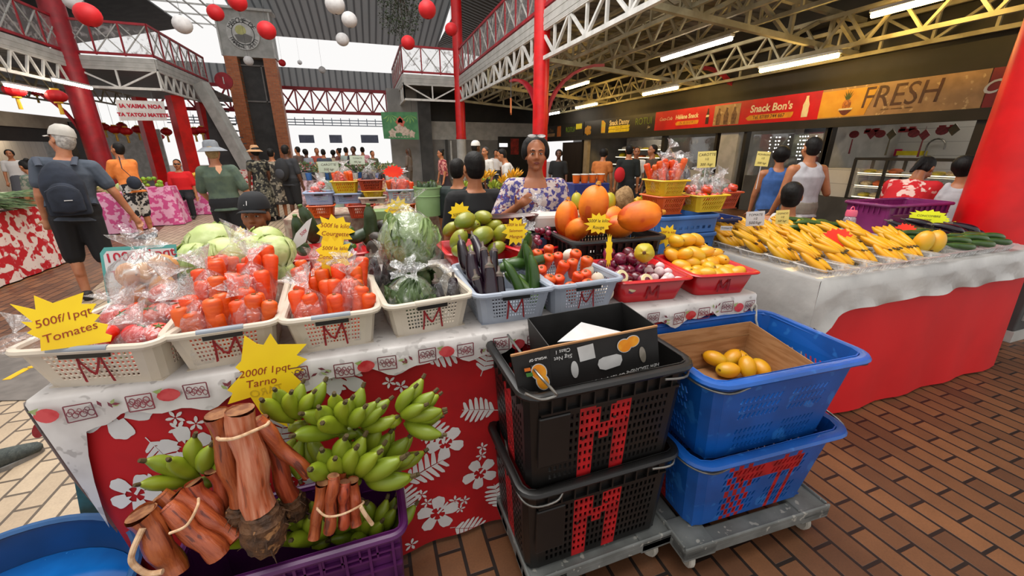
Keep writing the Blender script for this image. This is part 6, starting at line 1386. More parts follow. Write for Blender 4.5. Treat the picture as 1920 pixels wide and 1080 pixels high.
# --- old man seated at the back of the table
ox, oy = gp(459, 2.62); Pk = cl('near black', '17181b')
t, HT, T, A = person('person in a black cap sitting low behind the cabbages, eyes cast down', (ox, oy), 176, 1.66, 'brown', 'short', pm('greying hair', '4a4440', '2a2624', 60, rough=.7), Pk, .7, Pk, 1, hipz=.515, head=(0, -8, 0), vox=.007, hat='cap', hatmat=cl('black cap', '15161a'), lean=4)
m = MB(); m.prism([(-.03, -.018), (-.018, -.018), (-.018, .018), (-.03, .01)], .002, HT @ Matrix.Translation((0, .083, .09)) @ Matrix.Rotation(R(62), 4, 'X')); 
text('.1', .042, M_wcard, t, HT @ Matrix.Translation((-.006, .098, .083)) @ Matrix.Rotation(pi, 4, 'Z') @ Matrix.Rotation(R(-75), 4, 'X') @ Matrix.Rotation(pi, 4, 'Y') @ Matrix.Rotation(pi, 4, 'Z') if False else HT @ Matrix.Translation((.01, .107, .085)) @ Matrix.Rotation(pi, 4, 'Z') @ Matrix.Rotation(R(68), 4, 'X'), 'cap_emblem')
# --- men seen from behind in the middle
bx, by = gp(888, 3.35); person('person with short black hair in a black shirt, seen from behind beside the seller', (bx, by), 8, 1.75, 'tan', 'short', None, cl('black', '0d0d0e'), .8, cl('black', '0d0d0e'), 1, hipz=.74, fat=1.15, vox=.008, face=False)
bx, by = gp(857, 4.3); person('person in a dark green shirt half hidden left of the black shirted one', (bx, by), -40, 1.65, 'tan', 'short', None, cl('dark green', '1b2624'), .8, cl('black', '0d0d0e'), 1, hipz=.72, vox=.012, face=True)
# --- backpack man
Bt = cl('slate tee', '48505c', '3f4753'); P = atz(168, 560, 0)
t, HT, T, A = person('person in a pale cap and slate tee walking away with a navy backpack', (P.x + .14, P.y), 22, 1.80, 'pink', 'short', M_hairg, Bt, .62, cl('black shorts', '101114'), .52, lean=2, side=6, arms={'L': ((-.25, -.05, -1), (-.12, .3, -1)), 'R': ((.42, -.05, -1), (.35, .15, -1))}, legs={'L': ((-.08, .1, -1), (0, -.08, -1)), 'R': ((.05, -.02, -1), (0, -.1, -1))}, head=(42, -2, 4), vox=.009, hat='cap', hatmat=cl('pale cap', 'b5b0a8', 'a8a39b'), fat=1.12)
bp = thing('backpack', 'navy backpack worn by the walker in the pale cap', 'backpack', t.location, R(22)); M_pack = cl('navy pack', '1a202c', '232a38', scale=8, bump=.3); M_strap = cl('grey strap', '3a404c')
m = MB(); m.ell((0, -.22, 1.24), (.175, .11, .27), fn=lambda d: 1 - .12 * abs(d.x * d.z)); m.box((0, -.2, 1.12), (.31, .16, .3)); m.build('bag_body', M_pack, bp, vox=.012, smo=8)
m = MB(); m.ell((0, -.31, 1.15), (.13, .06, .16)); m.box((0, -.3, 1.08), (.24, .08, .14)); m.build('front_pocket', M_pack, bp, vox=.012, smo=6)
m = MB(); m.loft([(-.12 + .24 * i / 10, -.362 - .012 * sin(pi * i / 10), 1.22 + .055 * sin(pi * i / 10)) for i in range(11)], .004, 6); m.build('zip', M_strap, bp)
for q in (-1, 1): m = MB(); m.loft([(q * .12, -.15, 1.46), (q * .14, -.05, 1.535), (q * .135, .08, 1.50), (q * .14, .155, 1.36), (q * .16, .10, 1.2), (q * .17, -.1, 1.06)], [(.026, .012)] * 6, 8, up=(0, 0, 1)); m.build('strap', M_strap, bp)
m = MB(); m.box((.02, -.372, 1.13), (.06, .004, .008)); m.build('label_mark', M_wcard, bp, smooth=False)
# --- orange tee
P = atz(278, 446, 0); person('person in an orange tee and patterned shorts looking down at the left stalls', (P.x, P.y), 62, 1.72, 'tan', 'short', None, cl('orange', 'e0823c', 'd67630'), .75, floral('shorts', '17161a', 'b9b4ae', None, 10), .5, lean=10, arms={'L': ((-.1, .4, -1), (.3, 1, -.1)), 'R': ((.1, .35, -1), (-.3, 1, 0))}, head=(10, -18, 0), vox=.011, fat=1.12)
t = thing('shoulder_bag', 'small dark shoulder bag slung behind the person in orange', 'bag', (P.x + .12, P.y - .08, 0)); m = MB(); m.ell((.0, -.12, 1.05), (.11, .07, .12)); m.build('bag_body', M_pack, t); m = MB(); m.loft([(0, -.1, 1.12), (-.1, -.15, 1.3), (-.17, .02, 1.5), (-.22, .2, 1.35), (-.2, .25, 1.1), (0, -.02, .98)], [(.016, .006)] * 6, 6); m.build('strap', M_pack, t)
# --- green shirt, bucket hat
P = gp(402, 5.6); person('person in a grey bucket hat and green shirt seen from behind in the aisle', P, 3, 1.67, 'pink', 'short', pm('fair hair', '9a8258', '836c46', 50), cl('sage', '51604f', '47564a', bump=.3), .85, cl('black trousers', '15161a'), 1, arms={'R': ((.4, -.05, -1), (.4, .25, -.9)), 'L': ((-.25, .2, -1), (.1, .6, -.5))}, vox=.010, fat=1.15, hat='bucket', hatmat=cl('grey hat', '7d8187', '72767c'), face=False, side=-2)
m = MB(); m.prism([(-.03, .05), (.03, .05), (.035, 0), (0, -.06), (-.035, 0)], .002, frame(V((P[0] + .06, P[1] - .20, 1.37)), (.1, -1, .2))); o = m.build('leaf_patch', cl('peach', 'd09a78'), smooth=False); tag(o, 'small peach leaf tag hanging at the neck of the green shirt', 'tag')
# --- distant walkers in the aisle
Fb = floral('black dress', '131313', '5a5648', '8a8370', 10); Fc = floral('camo dress', '2a2622', '7d7464', 'a89a88', 9)
P = gp(478, 9.6); person('person in a straw hat and long black floral dress by the tower', P, 40, 1.66, 'dark', 'full', None, Fb, .5, Fb, .95, True, vox=.016, hat='bucket', hatmat=cl('straw', 'b58a62'))
P = gp(507, 9.9); person('person in a knee length mottled dress between the straw hat and the backpack', P, -10, 1.63, 'tan', 'short', None, Fc, .6, Fc, .62, True, vox=.016, face=False)
P = gp(536, 9.6); person('person in black shorts with a dark backpack walking up the bright aisle', P, -30, 1.70, 'dark', 'short', None, cl('charcoal', '2b2c30'), .8, cl('black shorts', '101114'), .55, vox=.014, fat=1.15, face=False)
t = thing('backpack', 'dark backpack on the person in black shorts', 'backpack', (P[0], P[1], 0), R(-30)); m = MB(); m.ell((0, -.22, 1.2), (.16, .12, .25)); m.build('bag_body', cl('black pack', '1c1d20'), t); m = MB(); m.ell((0, -.31, 1.12), (.11, .05, .12)); m.build('front_pocket', cl('grey pack', '34353a'), t)
P = gp(326, 10.2); person('person in a red tee and dark glasses sitting behind the pink stalls', P, 188, 1.7, 'tan', 'short', None, cl('red tee', 'c80a12'), .8, cl('black trousers', '15161a'), 1, hipz=.58, vox=.012, fat=1.2)
m = MB(); o_ = gp(326, 10.06)
for q in (-1, 1): m.ell((o_[0] + q * .033, o_[1] - .0, 1.30), (.028, .012, .02))
m.bar((o_[0] - .06, o_[1], 1.305), (o_[0] + .06, o_[1], 1.305), .008); o = m.build('sunglasses', M_iris); tag(o, 'dark sunglasses on the person in the red tee', 'sunglasses')
P = gp(16, 11.5); person('person with dark hair in white behind the left stall, nearest the frame edge', P, 200, 1.6, 'tan', 'full', None, cl('white tee', 'c9c4c0'), .7, cl('grey skirt', '55555a'), .6, True, vox=.015)
P = gp(66, 7.6); person('person with a topknot in a grey green top bending at the left stall', P, 70, 1.6, 'tan', 'bun', None, floral('grey green', '4f5f52', '7d7a6c', None, 12), .7, cl('grey skirt', '55555a'), .8, True, lean=24, vox=.012, hipz=.72)
P = gp(832, 12); person('person with tied up hair in a red floral blouse before the grey wall', P, 100, 1.62, 'tan', 'bun', None, floral('red', '8a3038', 'c98a80', '4a1a24', 14), .8, cl('dark skirt', '2a2228'), .8, True, vox=.015, lean=8)
P = gp(765, 17); person('person in grey brown with long hair walking past the pale wall', P, 60, 1.68, 'dark', 'long', pm('brown hair', '3a2c24', '4a382c', 40), cl('mushroom', '6b6058'), 1.2, cl('mushroom trousers', '5c534c'), 1, vox=.018)
P = gp(892, 9.6); person('person in a white cap and yellow top talking by the grey wall', P, -70, 1.76, 'dark', 'short', None, cl('yellow', 'e0d21c', 'd6c614'), .7, cl('dark trousers', '24242a'), 1, vox=.013, hat='cap0', hatmat=cl('white cap', 'd5d2cc'))
P = gp(910, 10.2); person('person in a white shirt facing the one in the white cap', P, 120, 1.66, 'tan', 'short', pm('greying hair', '4a4440', '2a2624', 60), cl('white shirt', 'cfcbc6'), .7, cl('dark trousers', '24242a'), 1, vox=.013)
P = gp(966, 8.4); person('person in a plain white tee bending behind the fruit, head down', P, 75, 1.66, 'tan', 'short', None, cl('white tee', 'c9c4c0'), .8, cl('dark trousers', '24242a'), 1, vox=.013, lean=22)
P = gp(930, 15); person('person with dark hair in white inside the dark doorway', P, 150, 1.6, 'tan', 'full', None, cl('white tee', 'c9c4c0'), .7, cl('dark trousers', '24242a'), 1, vox=.018)
P = gp(1128, 9.4); person('person in an orange top leaning at the bakery counter', P, -50, 1.64, 'tan', 'full', None, cl('ochre', 'b5682c', 'a85c24'), .5, cl('dark skirt', '2a2228'), .8, True, vox=.013, lean=14)
P = gp(1180, 9.0); person('person in black with a red bag at the bakery counter', P, -30, 1.70, 'tan', 'short', None, cl('black green', '101614'), .9, cl('black trousers', '15161a'), 1, vox=.013, face=False)
m = MB(); m.ell((P[0] - .26, P[1] - .1, 1.12), (.12, .09, .16)); o = m.build('shoulder_bag', cl('red bag', 'b80f1a')); tag(o, 'red shoulder bag on the customer in black', 'bag')
P = gp(1194, 9.9); person('person in white serving behind the customer in black', P, 150, 1.66, 'brown', 'short', None, cl('white shirt', 'cfcbc6'), .7, cl('dark trousers', '24242a'), 1, vox=.014)
P = gp(1224, 9.2); person('person in a brown shirt standing side on at the bakery', P, 75, 1.70, 'brown', 'short', None, cl('brown', '46382a', '3b2f24'), .9, cl('brown trousers', '352b24'), 1, vox=.013, arms={'L': ((-.1, .05, -1), (.1, .4, -1)), 'R': ((.1, .05, -1), (0, .4, -1))})
P = gp(1048, 11); person('person in black barely seen in the shade of the dark shop', P, 150, 1.6, 'dark', 'full', None, cl('black', '0d0d0e'), .9, cl('black', '0d0d0e'), 1, vox=.018)
P = gp(1521, 4.9); person('person in a white tank top seen from behind at the counter', P, -18, 1.72, 'tan', 'short', None, cl('white vest', 'b5b3b6', 'a9a7aa'), .5, cl('khaki shorts', '8d8577', '827a6c'), .6, tank=True, arms={'L': ((-.22, .0, -1), (-.05, .5, -1)), 'R': ((.42, -.05, -1), (.05, .8, .75))}, vox=.009, fat=1.22, face=False)
P = gp(1466, 5.5); person('person with dark hair in a blue sleeveless top beside the white tank top', P, -40, 1.62, 'tan', 'full', None, cl('blue vest', '3a5f9c', '33558c'), .5, cl('dark skirt', '2a2228'), .8, True, tank=True, vox=.011, face=False, fat=1.1)
P = gp(1502, 3.55); person('person with cropped black hair and a bare shoulder sitting behind the bananas', P, -62, 1.74, 'tan', 'short', None, cl('pale vest', 'b9b4ae'), .5, cl('dark shorts', '24242a'), .6, tank=True, hipz=.50, vox=.008, fat=1.05, head=(10, -6, 0), arms={'L': ((-.5, -.1, -1), (.1, .6, -.6)), 'R': ((.4, .1, -1), (0, .6, -.6))})
Fr = pm('floral red hibiscus', 'b80a16', 'd8b4a8', 7, .56, .58, rough=.85, c3='c98a80', s3=15, t3=.66)
P = gp(1712, 4.1); person('person with a dark ponytail in a red floral dress, leaning to the right', P, -82, 1.62, 'tan', 'tail', None, Fr, .95, Fr, .7, True, lean=30, arms={'L': ((-.1, .3, -1), (0, .6, -.7)), 'R': ((.1, .2, -1), (0, .6, -.7))}, head=(-8, 12, 0), vox=.008, hipz=.86, fat=1.15)
P = gp(1822, 3.9); person('person with dark hair in a white vest half hidden by the thick red column', P, -70, 1.55, 'tan', 'full', None, cl('white vest', 'b5b3b6', 'a9a7aa'), .4, cl('dark skirt', '2a2228'), .8, True, tank=True, vox=.010, head=(-20, -12, 0), lean=6, hipz=.80)
# crowd by the bright gate
cols = ['5a4a44', '8a8f98', 'a84a3c', '3c4450', 'b5a58a', '6a4038', '9aa6a0', '2f2f35', 'c98a94', '555c4a']
for i in range(10):
    px = 560 + i * 15 + rnd(-4, 4); P = gp(px, 12.5 + rnd(0, 4)); what = ['rust', 'grey', 'red', 'slate', 'sand', 'brown', 'pale green', 'black', 'pink', 'olive'][i]
    person('distant person in a %s top in the crowd by the bright gate' % what, P, rnd(0, 360), rnd(1.55, 1.75), ['tan', 'dark', 'brown'][i % 3], ['short', 'full', 'bun'][i % 3], None, cl('crowd ' + what, cols[i]), .7, cl('crowd dark', '2b2a2e'), [1, .55][i % 2], vox=.02, face=False, fingers=False)
# the passer-by at the frame edge: only a sneaker shows
P = atz(8, 878, 0); t = thing('sneaker', 'dark grey sneaker with an orange lining stepping on the pale tiles at the left edge', 'shoe', (P.x, P.y, .004), R(-48)); M_snk = pm('grey mesh sneaker', '3a403e', '4a504c', 60, rough=.8, bump=.4, bscale=200)
m = MB(); m.loft([(0, -.14, .05), (0, -.1, .055), (0, -.02, .06), (0, .05, .05), (0, .1, .042), (0, .135, .036), (0, .15, .032)], [(.028, .045), (.036, .056), (.04, .058), (.042, .045), (.043, .036), (.034, .028), (.012, .012)], 16, up=(0, 0, 1)); m.build('upper', M_snk, t)
m = MB(); o2 = [(.04 * cos(a) * (1 if sin(a) > -.2 else .85), .152 * sin(a)) for a in [2 * pi * i / 24 for i in range(24)]]; m.prism([(x * 1.15, y) for x, y in o2], .024); m.build('sole', M_sole, t)
m = MB(); m.lathe([(.036, 0), (.044, .004), (.036, .01)], 16, M=Matrix.Translation((0, -.085, .108)) @ Matrix.Diagonal((.85, 1.1, 1, 1))); m.build('lining', pm('orange lining', 'c8641c', 'b55614', 20), t)
m = MB()
for k in range(4): m.loft([(-.028, .0 + .022 * k, .095 - .008 * k), (0, .004 + .022 * k, .110 - .010 * k), (.028, 0 + .022 * k, .095 - .008 * k)], .003, 6)
m.loft([(-.02 + .03 * cos(a), .0 + .02 * sin(a) - .01, .118 + .012 * sin(a * 2)) for a in [2 * pi * i / 12 for i in range(12)]], .0025, 6, closed=True); m.build('lace', pm('grey lace', '6a6e68', '5a5e58', 50), t)
# ================================================================ SNACK BARS ON THE RIGHT
XF, ZF0, ZF1 = 10.0, 2.27, 2.90
def fy(px): return atx(px, 284, XF).y
def fs(px): return atx(px, 231 - .133 * (px - 1225), XF).y
M_fred = pm('red fascia', 'cf0d10', 'b80a0c', 2, rough=.35); M_forg = pm('orange brown fascia', 'b8401c', 'a43616', 2, rough=.4); M_fblk = pm('dark fascia', '26231c', '1d1a15', 2, rough=.4)
M_fyel = pm('mustard fascia', 'd89a1c', 'e0a82a', 3, rough=.4); M_ftan = pm('tan fascia', 'b08a5c', 'a07c50', 5, rough=.4, c3='c8a878', s3=9, t3=.62)
M_cream_t = pm('cream lettering', 'e8dcb8', 'ded0a8', 9, rough=.5); M_brown_t = pm('brown lettering', '5a3218', '4a2812', 9, rough=.5); M_yelt = pm('yellow lettering', 'd8c81a', 'ccba12', 9, rough=.5); M_grnt = pm('green lettering', '6f8a1e', '5f7a18', 9, rough=.5)
M_ochre = pm('ochre pill', 'd8921c', 'c98414', 9, rough=.5)
def fascia(p0, p1, label, mat):
    y0, y1 = fs(p0), fs(p1); t = thing('shop_fascia', label, 'shop sign', (XF, (y0 + y1) / 2, (ZF0 + ZF1) / 2)); L_ = abs(y0 - y1)
    MB().box((.05, 0, 0), (.1, L_, ZF1 - ZF0)).build('panel', mat, t, smooth=False)
    F = Matrix.Translation((-.002, 0, 0)) @ Matrix(((0, 0, -1, 0), (-1, 0, 0, 0), (0, 1, 0, 0), (0, 0, 0, 1)))   # x to the viewer's right, y up
    return t, F, L_
def ptx(t, px): return -(fs(px) - t.location.y)
def shape(t, F, pts, mat, name, off=.002, th=.002): m = MB(); m.prism(pts, th, F @ Matrix.Translation((0, 0, off))); return m.build(name, mat, t, smooth=False)
def tri(t, F, b, x, y, s, mat, sh=0, **k): return text(b, s, mat, t, F @ Matrix.Translation((x, y, .004)), shear=sh, **k)
def pill(x, y, w, h, sl=.0): return [(x - w / 2 + sl, y - h / 2), (x + w / 2 - h * .3, y - h / 2), (x + w / 2, y), (x + w / 2, y + h / 2), (x - w / 2 + h * .3 + sl, y + h / 2), (x - w / 2, y)]
BOT = [(-.075, -.22), (.075, -.22), (.08, -.1), (.072, -.02), (.078, .05), (.045, .13), (.03, .2), (.032, .24), (-.032, .24), (-.03, .2), (-.045, .13), (-.078, .05), (-.072, -.02), (-.08, -.1)]
t, F, L_ = fascia(1858, 1960, 'dark red fascia end behind the thick red column with a white script letter', pm('dark red fascia', '8a1512', '78100e', 3, rough=.4)); tri(t, F, 'Coca', ptx(t, 1897), .02, .3, M_white, .35, off=.004)
t, F, L_ = fascia(1540, 1856, 'mustard and tan fascia with a pineapple and big brown lettering', M_ftan)
xm = ptx(t, 1640); shape(t, F, [(-L_ / 2, -.27), (xm - .1, -.27), (xm + .05, .27), (-L_ / 2, .27)], M_fyel, 'yellow_panel', .0015)
text('FRESH', .50, M_brown_t, t, F @ Matrix.Translation((ptx(t, 1688), .04, .004)) @ Matrix.Diagonal((.95, 1.15, 1, 1)), shear=.1, sp=1.0); x = ptx(t, 1591)
m = MB(); m.ell((x, -.04, .004), (.09, .12, .01), F); m.build('pineapple', pm('pineapple print', 'c8781a', '8a4a14', 30, rough=.5), t)
m = MB()
for k in range(9): a = R(50 + 10 * k); m.prism([(x + cos(a) * .02 - .018, .06), (x + cos(a) * .02 + .018, .06), (x + cos(a) * .15, .06 + sin(a) * (.2 if k % 2 else .15))], .002 + .0004 * k, F @ Matrix.Translation((0, 0, .005)))
m.build('pineapple_leaves', pm('leaf print', '4a5a1e', '38481a', 20), t, smooth=False); shape(t, F, [(x - .13, -.14)] + [(x - .13 + .26 * i / 8, -.15 - .10 * sin(pi * i / 8)) for i in range(9)] + [(x + .13, -.14)], pm('bowl print', '6a2a14', '5a2010', 9), 'bowl_print', .009)
shape(t, F, pill(x, -.125, .28, .035), M_cream_t, 'bowl_rim', .012); tri(t, F, 'jus frais - smoothies - salades', ptx(t, 1690), -.19, .045, M_brown_t)
t, F, L_ = fascia(1338, 1540, 'red snack fascia with a white bottle and a brown picture panel', M_fred)
tri(t, F, 'Snack Bon\'s', ptx(t, 1445), .07, .25, M_cream_t, .05, off=.006); shape(t, F, pill(ptx(t, 1443), -.14, 1.35, .13, .08), M_ochre, 'phone_pill'); tri(t, F, 'Tel. 87/89 744 667', ptx(t, 1443), -.14, .12, M_brown_t, off=.002)
shape(t, F, [(p[0] + ptx(t, 1513), p[1] + .0) for p in BOT], M_cream_t, 'bottle_emblem'); x0, x1 = ptx(t, 1339), ptx(t, 1388); shape(t, F, [(x0, -.27), (x1, -.27), (x1, .27), (x0, .27)], M_ftan, 'picture_panel', .0015)
for i in range(3):
    xx = x0 + (x1 - x0) * (.2 + .3 * i); shape(t, F, [(xx - .07, -.26), (xx + .08, -.26), (xx + .09, 0), (xx + .03, .1), (xx + .04, .18), (xx - .03, .2), (xx - .04, .1), (xx - .09, .0)], pm('sepia figure', '5a3a24', '7a5638', 14), 'picture_figure', .003 + .0005 * i)
t, F, L_ = fascia(1228, 1338, 'smaller red snack fascia with white script and a dark bottle', M_fred)
tri(t, F, 'Coca-Cola', ptx(t, 1248), .06, .15, M_cream_t, .4); tri(t, F, 'Hélène Snack', ptx(t, 1287), .07, .185, M_cream_t, .05, off=.006); shape(t, F, pill(ptx(t, 1288), -.12, 1.05, .12, .06), M_ochre, 'phone_pill'); tri(t, F, 'Tel. 87 75 52 39', ptx(t, 1288), -.12, .09, M_brown_t)
shape(t, F, [(p[0] * .8 + ptx(t, 1327), p[1] * .95) for p in BOT], pm('cola print', '3a0d0a', '2d0a08', 9), 'bottle_emblem'); shape(t, F, pill(ptx(t, 1327), .02, .12, .06), M_cream_t, 'bottle_label', .005)
t, F, L_ = fascia(1095, 1228, 'dark snack fascia with yellow fruit and green lettering', M_fblk)
tri(t, F, 'Snack Danny', ptx(t, 1160), .12, .27, M_cream_t, 0, off=.006)
for k in range(2): shape(t, F, pill(ptx(t, 1160), -.06 - .13 * k, 1.5, .115), M_yelt, 'yellow_pill'); tri(t, F, 'SNACK - BAR' if k == 0 else '87 77 41 20', ptx(t, 1160), -.06 - .13 * k, .08, M_brown_t)
tri(t, F, 'ROTUI', ptx(t, 1206), .06, .34, M_grnt); tri(t, F, 'Jus', ptx(t, 1217), -.15, .13, M_cream_t, .3)
for i in range(7): a = i * .9; m = MB(); m.ell((ptx(t, 1103) + .22 * cos(a) * (i > 0), -.08 + .12 * sin(a) * (i > 0), .006), (.12, .1, .004 + .001 * i), F); m.build('fruit_print', pm('fruit print', 'd8a01a', 'c88a10', 9), t)
shape(t, F, [(ptx(t, 1131) - .16, -.24), (ptx(t, 1131) + .16, -.24), (ptx(t, 1131) + .17, .15), (ptx(t, 1131) - .02, .27), (ptx(t, 1131) - .16, .27)], pm('juice print', 'd8a41a', 'c8c030', 6), 'juice_print')
t, F, L_ = fascia(1020, 1094, 'farthest dark fascia with small orange and green prints', M_fblk)
tri(t, F, 'Bar Tino', ptx(t, 1031), .08, .26, M_ftan); shape(t, F, pill(ptx(t, 1031), -.15, 1.3, .16), M_ftan, 'tan_pill'); shape(t, F, [(ptx(t, 1048) - .25, -.26), (ptx(t, 1048) + .25, -.26), (ptx(t, 1048) + .22, .26), (ptx(t, 1048) - .22, .26)], pm('juice print b', 'b5682c', 'a8581e', 6), 'juice_print'); tri(t, F, 'ROTUI', ptx(t, 1069), .02, .34, M_grnt); shape(t, F, [(ptx(t, 1085) - .3, .02), (ptx(t, 1085) + .3, .02), (ptx(t, 1085) + .3, .26), (ptx(t, 1085) - .3, .26)], M_yelt, 'yellow_tab')
# wall above, lintel, posts, shop interiors
yN, yS = fy(1960) - 1.5, fy(1020)
plane('wall_right_upper', [(XF + .1, yN, ZF1), (XF + .1, 24, ZF1), (XF + .1, 24, 4.7), (XF + .1, yN, 4.7)], M_black, .1)
plane('wall_right_lintel', [(XF + .06, yN, 2.10), (XF + .06, 24, 2.10), (XF + .06, 24, ZF0 + .02), (XF + .06, yN, ZF0 + .02)], M_black, .1)
M_wtile = brickmat('white wall tiles', 'c9c9c6', 'c2c2bf', '9a9a98', .3, .3, 0, .006, .25, .1, .05)
def wtile_x(name, x, y0, y1, z0, z1, mat): return plane(name, [(x, y0, z0), (x, y1, z0), (x, y1, z1), (x, y0, z1)], mat, .06)
nt = M_wtile.node_tree; mp = [n for n in nt.nodes if n.type == 'MAPPING'][0]; mp.inputs['Rotation'].default_value = (pi / 2, 0, pi / 2)
wtile_x('wall_right_back', 12.6, yN, 24, 0, 3.0, M_wtile)
for i, (px, mat, wd) in enumerate(((1836, M_black, .35), (1543, M_black, .14), (1391, M_black, .10), (1362, M_lgrey, .62), (1338, M_black, .08), (1240, M_black, .16), (1097, pm('beige post', 'b5a486', 'a89778', 4, rough=.6), .35), (1090, M_black, .1), (1546, M_black, .1))):
    y = fy(px); m = MB(); m.box((XF + .1, y, 1.1), (.16, wd, 2.2)); struct(m.build('wall_right_post', mat, smooth=False))
for px in (1543, 1362, 1240, 1094): y = fy(px); m = MB(); m.box((11.4, y, 1.15), (2.4, .08, 2.3)); struct(m.build('wall_right_partition', M_lgrey if px > 1300 else M_grey, smooth=False))
plane('ceiling_shop', [(XF + .1, yN, 2.5), (13, yN, 2.5), (13, 24, 2.5), (XF + .1, 24, 2.5)], M_grey, .05)
ES = emit('added shop tube', 'fff1dc', 14)  # unseen ceiling tubes, added to brighten the shop interiors
for px, lab in ((1700, 'in the tiled juice bar'), (1460, 'in the shop with fairy lights'), (1295, 'in the small red snack bar'), (1165, 'over the bakery shelves')):
    tube((11.3, fy(px), 2.42), 1.3, 'added unseen tube light ' + lab, ES)
# juice bar: counter, glass case, poster, ornaments, sink shelf
y0, y1 = fy(1548), fy(1612); m = MB(); m.box((10.35, (y0 + y1) / 2, .92), (.5, abs(y0 - y1), .62)); o = m.build('counter', M_wtile, smooth=False); tag(o, 'white tiled counter end of the juice bar', 'counter')
y0, y1 = fy(1550), fy(1840); m = MB(); m.box((10.3, (y0 + y1) / 2, .3), (.6, abs(y0 - y1), .6)); o = m.build('counter', M_dgrey, smooth=False); tag(o, 'grey metal base under the juice bar counter', 'counter')
y0, y1 = fy(1606), fy(1815); ym, Lc = (y0 + y1) / 2, abs(y0 - y1); t = thing('display_case', 'glass display case of food in the juice bar', 'display case', (10.35, ym, .60)); M_glass = film('case glass', 'e0e4e4', .05, .1, 3, .05, .04)
m = MB()
for sx in (-.3, .3):
    for z in (0, .84): m.bar((sx, -Lc / 2, z), (sx, Lc / 2, z), .05)
    for y in (-Lc / 2, Lc / 2, Lc / 6): m.bar((sx, y, 0), (sx, y, .84), .045)
for y in (-Lc / 2, Lc / 2): m.bar((-.3, y, .84), (.3, y, .84), .05)
m.build('frame', M_black, t, smooth=False); m = MB(); m.poly([(-.3, -Lc / 2, 0), (-.3, Lc / 2, 0), (-.3, Lc / 2, .84), (-.3, -Lc / 2, .84)]); m.build('glass', M_glass, t, smooth=False)
for z in (.03, .27, .53): MB().box((0, 0, z), (.5, Lc - .1, .02)).build('shelf', M_dgrey, t, smooth=False); MB().box((-.22, 0, z + .005), (.02, Lc - .1, .045)).build('shelf_light', emit('shelf light', 'fff0cc', 2.2), t, smooth=False)
random.seed(61); FOODC = [pm('food ' + n, a, b, 30, rough=.6) for n, a, b in (('cream', 'd8c89a', 'b59a6a'), ('gold', 'c8962c', 'a87820'), ('orange', 'd0641c', 'b8500f'), ('yellow', 'd8c41c', 'c8b010'), ('white', 'cfcac0', 'b9b2a6'))]
def foodbox(P, w, d, h, mat, label, group):
    t = thing('food_tray', label, 'food tray', P, 0, group); MB().box((0, 0, .008), (w, d, .016)).build('tray', M_white, t, smooth=False)
    m = MB(); m.ell((0, 0, .016 + h * .4), (w * .45, d * .45, h * .6), fn=wob(.15, 5)); m.build('food', mat, t); return t
for z in (.04, .28, .54):
    for i in range(7): foodbox(V((10.33, ym - Lc / 2 + .22 + i * (Lc - .4) / 6, .60 + z)), .3, .26, rnd(.05, .12), FOODC[(i * 3 + int(z * 10)) % 5], 'tray of food in the glass case of the juice bar', 'food in the juice bar case')
P = atx(1573, 275, 12.5); t = thing('poster', 'dark blue poster on the white tiles of the juice bar', 'poster', P); m = MB(); m.box((0, 0, 0), (.02, .42, .78)); m.build('sheet', pm('blue poster', '2a3358', '4a5680', 5, rough=.5), t, smooth=False)
m = MB(); m.box((-.012, 0, .33), (.004, .3, .06)); m.build('title_band', M_white, t, smooth=False)
for i, (px, py, c, l) in enumerate(((1562, 240, 1, 'orange knot'), (1578, 240, 1, 'second orange knot'), (1601, 244, 0, 'red fan, first from the poster'), (1634, 243, 0, 'red diamond'), (1650, 243, 0, 'small red diamond'), (1671, 244, 2, 'string of green beads'), (1713, 242, 0, 'large red diamond'), (1733, 245, 0, 'red fan with the longest tassel'), (1766, 237, 0, 'dark red diamond under the red bow'), (1788, 235, 2, 'dark green diamond by the post'))):
    P = atx(px, py + 8, 10.6); t = thing('hanging_ornament', 'hanging ornament in the juice bar window, ' + l, 'ornament', P); mt = [pm('dark red ornament', '7a1a24', '631219', 20), pm('orange ornament', 'b8501c', 'a03c10', 20), pm('green ornament', '4a4a30', '5a4a2a', 20)][c]
    m = MB(); m.prism([(-.09, 0), (0, -.11), (.09, 0), (0, .11)] if i % 2 else [(.1 * cos(a), .08 * sin(a)) for a in [2 * pi * k / 12 for k in range(12)]], .02, Matrix(((0, 0, 1, 0), (1, 0, 0, 0), (0, 1, 0, 0), (0, 0, 0, 1)))); m.build('charm', mt, t, smooth=False)
    m = MB(); m.loft([(0, 0, .1), (0, 0, 2.03 - P.z + .03)], .004, 5); m.build('cord', mt, t)
    if i in (2, 5, 7): m = MB(); m.loft([(0, 0, -.1), (0, 0, -.42)], [.012, .02], 6); m.build('tassel', mt, t)
for px in (1640, 1706, 1780):
    P = atx(px, 229, 10.62); m = MB(); m.box((0, 0, 0), (.03, .3, .07)); m.box((0, -.08, .03), (.03, .1, .08)); m.box((0, .08, .03), (.03, .1, .08)); o = m.build('red_bow', pm('red bow', '8d1220', '7a0d18', 20)); o.location = (10.62, P.y, 2.0); tag(o, 'red paper bow at the top of the juice bar opening, ' + {1640: 'nearest the poster', 1706: 'the middle one', 1780: 'nearest the dark post'}[px], 'bow')
P = atx(1735, 285, 12.3); t = thing('tap', 'curved steel tap over the sink in the juice bar', 'tap', (12.3, P.y, .95)); m = MB(); m.loft([(0, 0, 0), (0, 0, .75)] + [(0, -.16 + .16 * cos(a), .75 + .16 * sin(a)) for a in [pi * k / 8 for k in range(1, 9)]] + [(0, -.32, .68)], .018, 8); m.build('spout', M_steel, t); m = MB(); m.box((0, 0, -.02), (.5, 1.2, .06)); m.build('sink_ledge', M_lgrey, t, smooth=False)
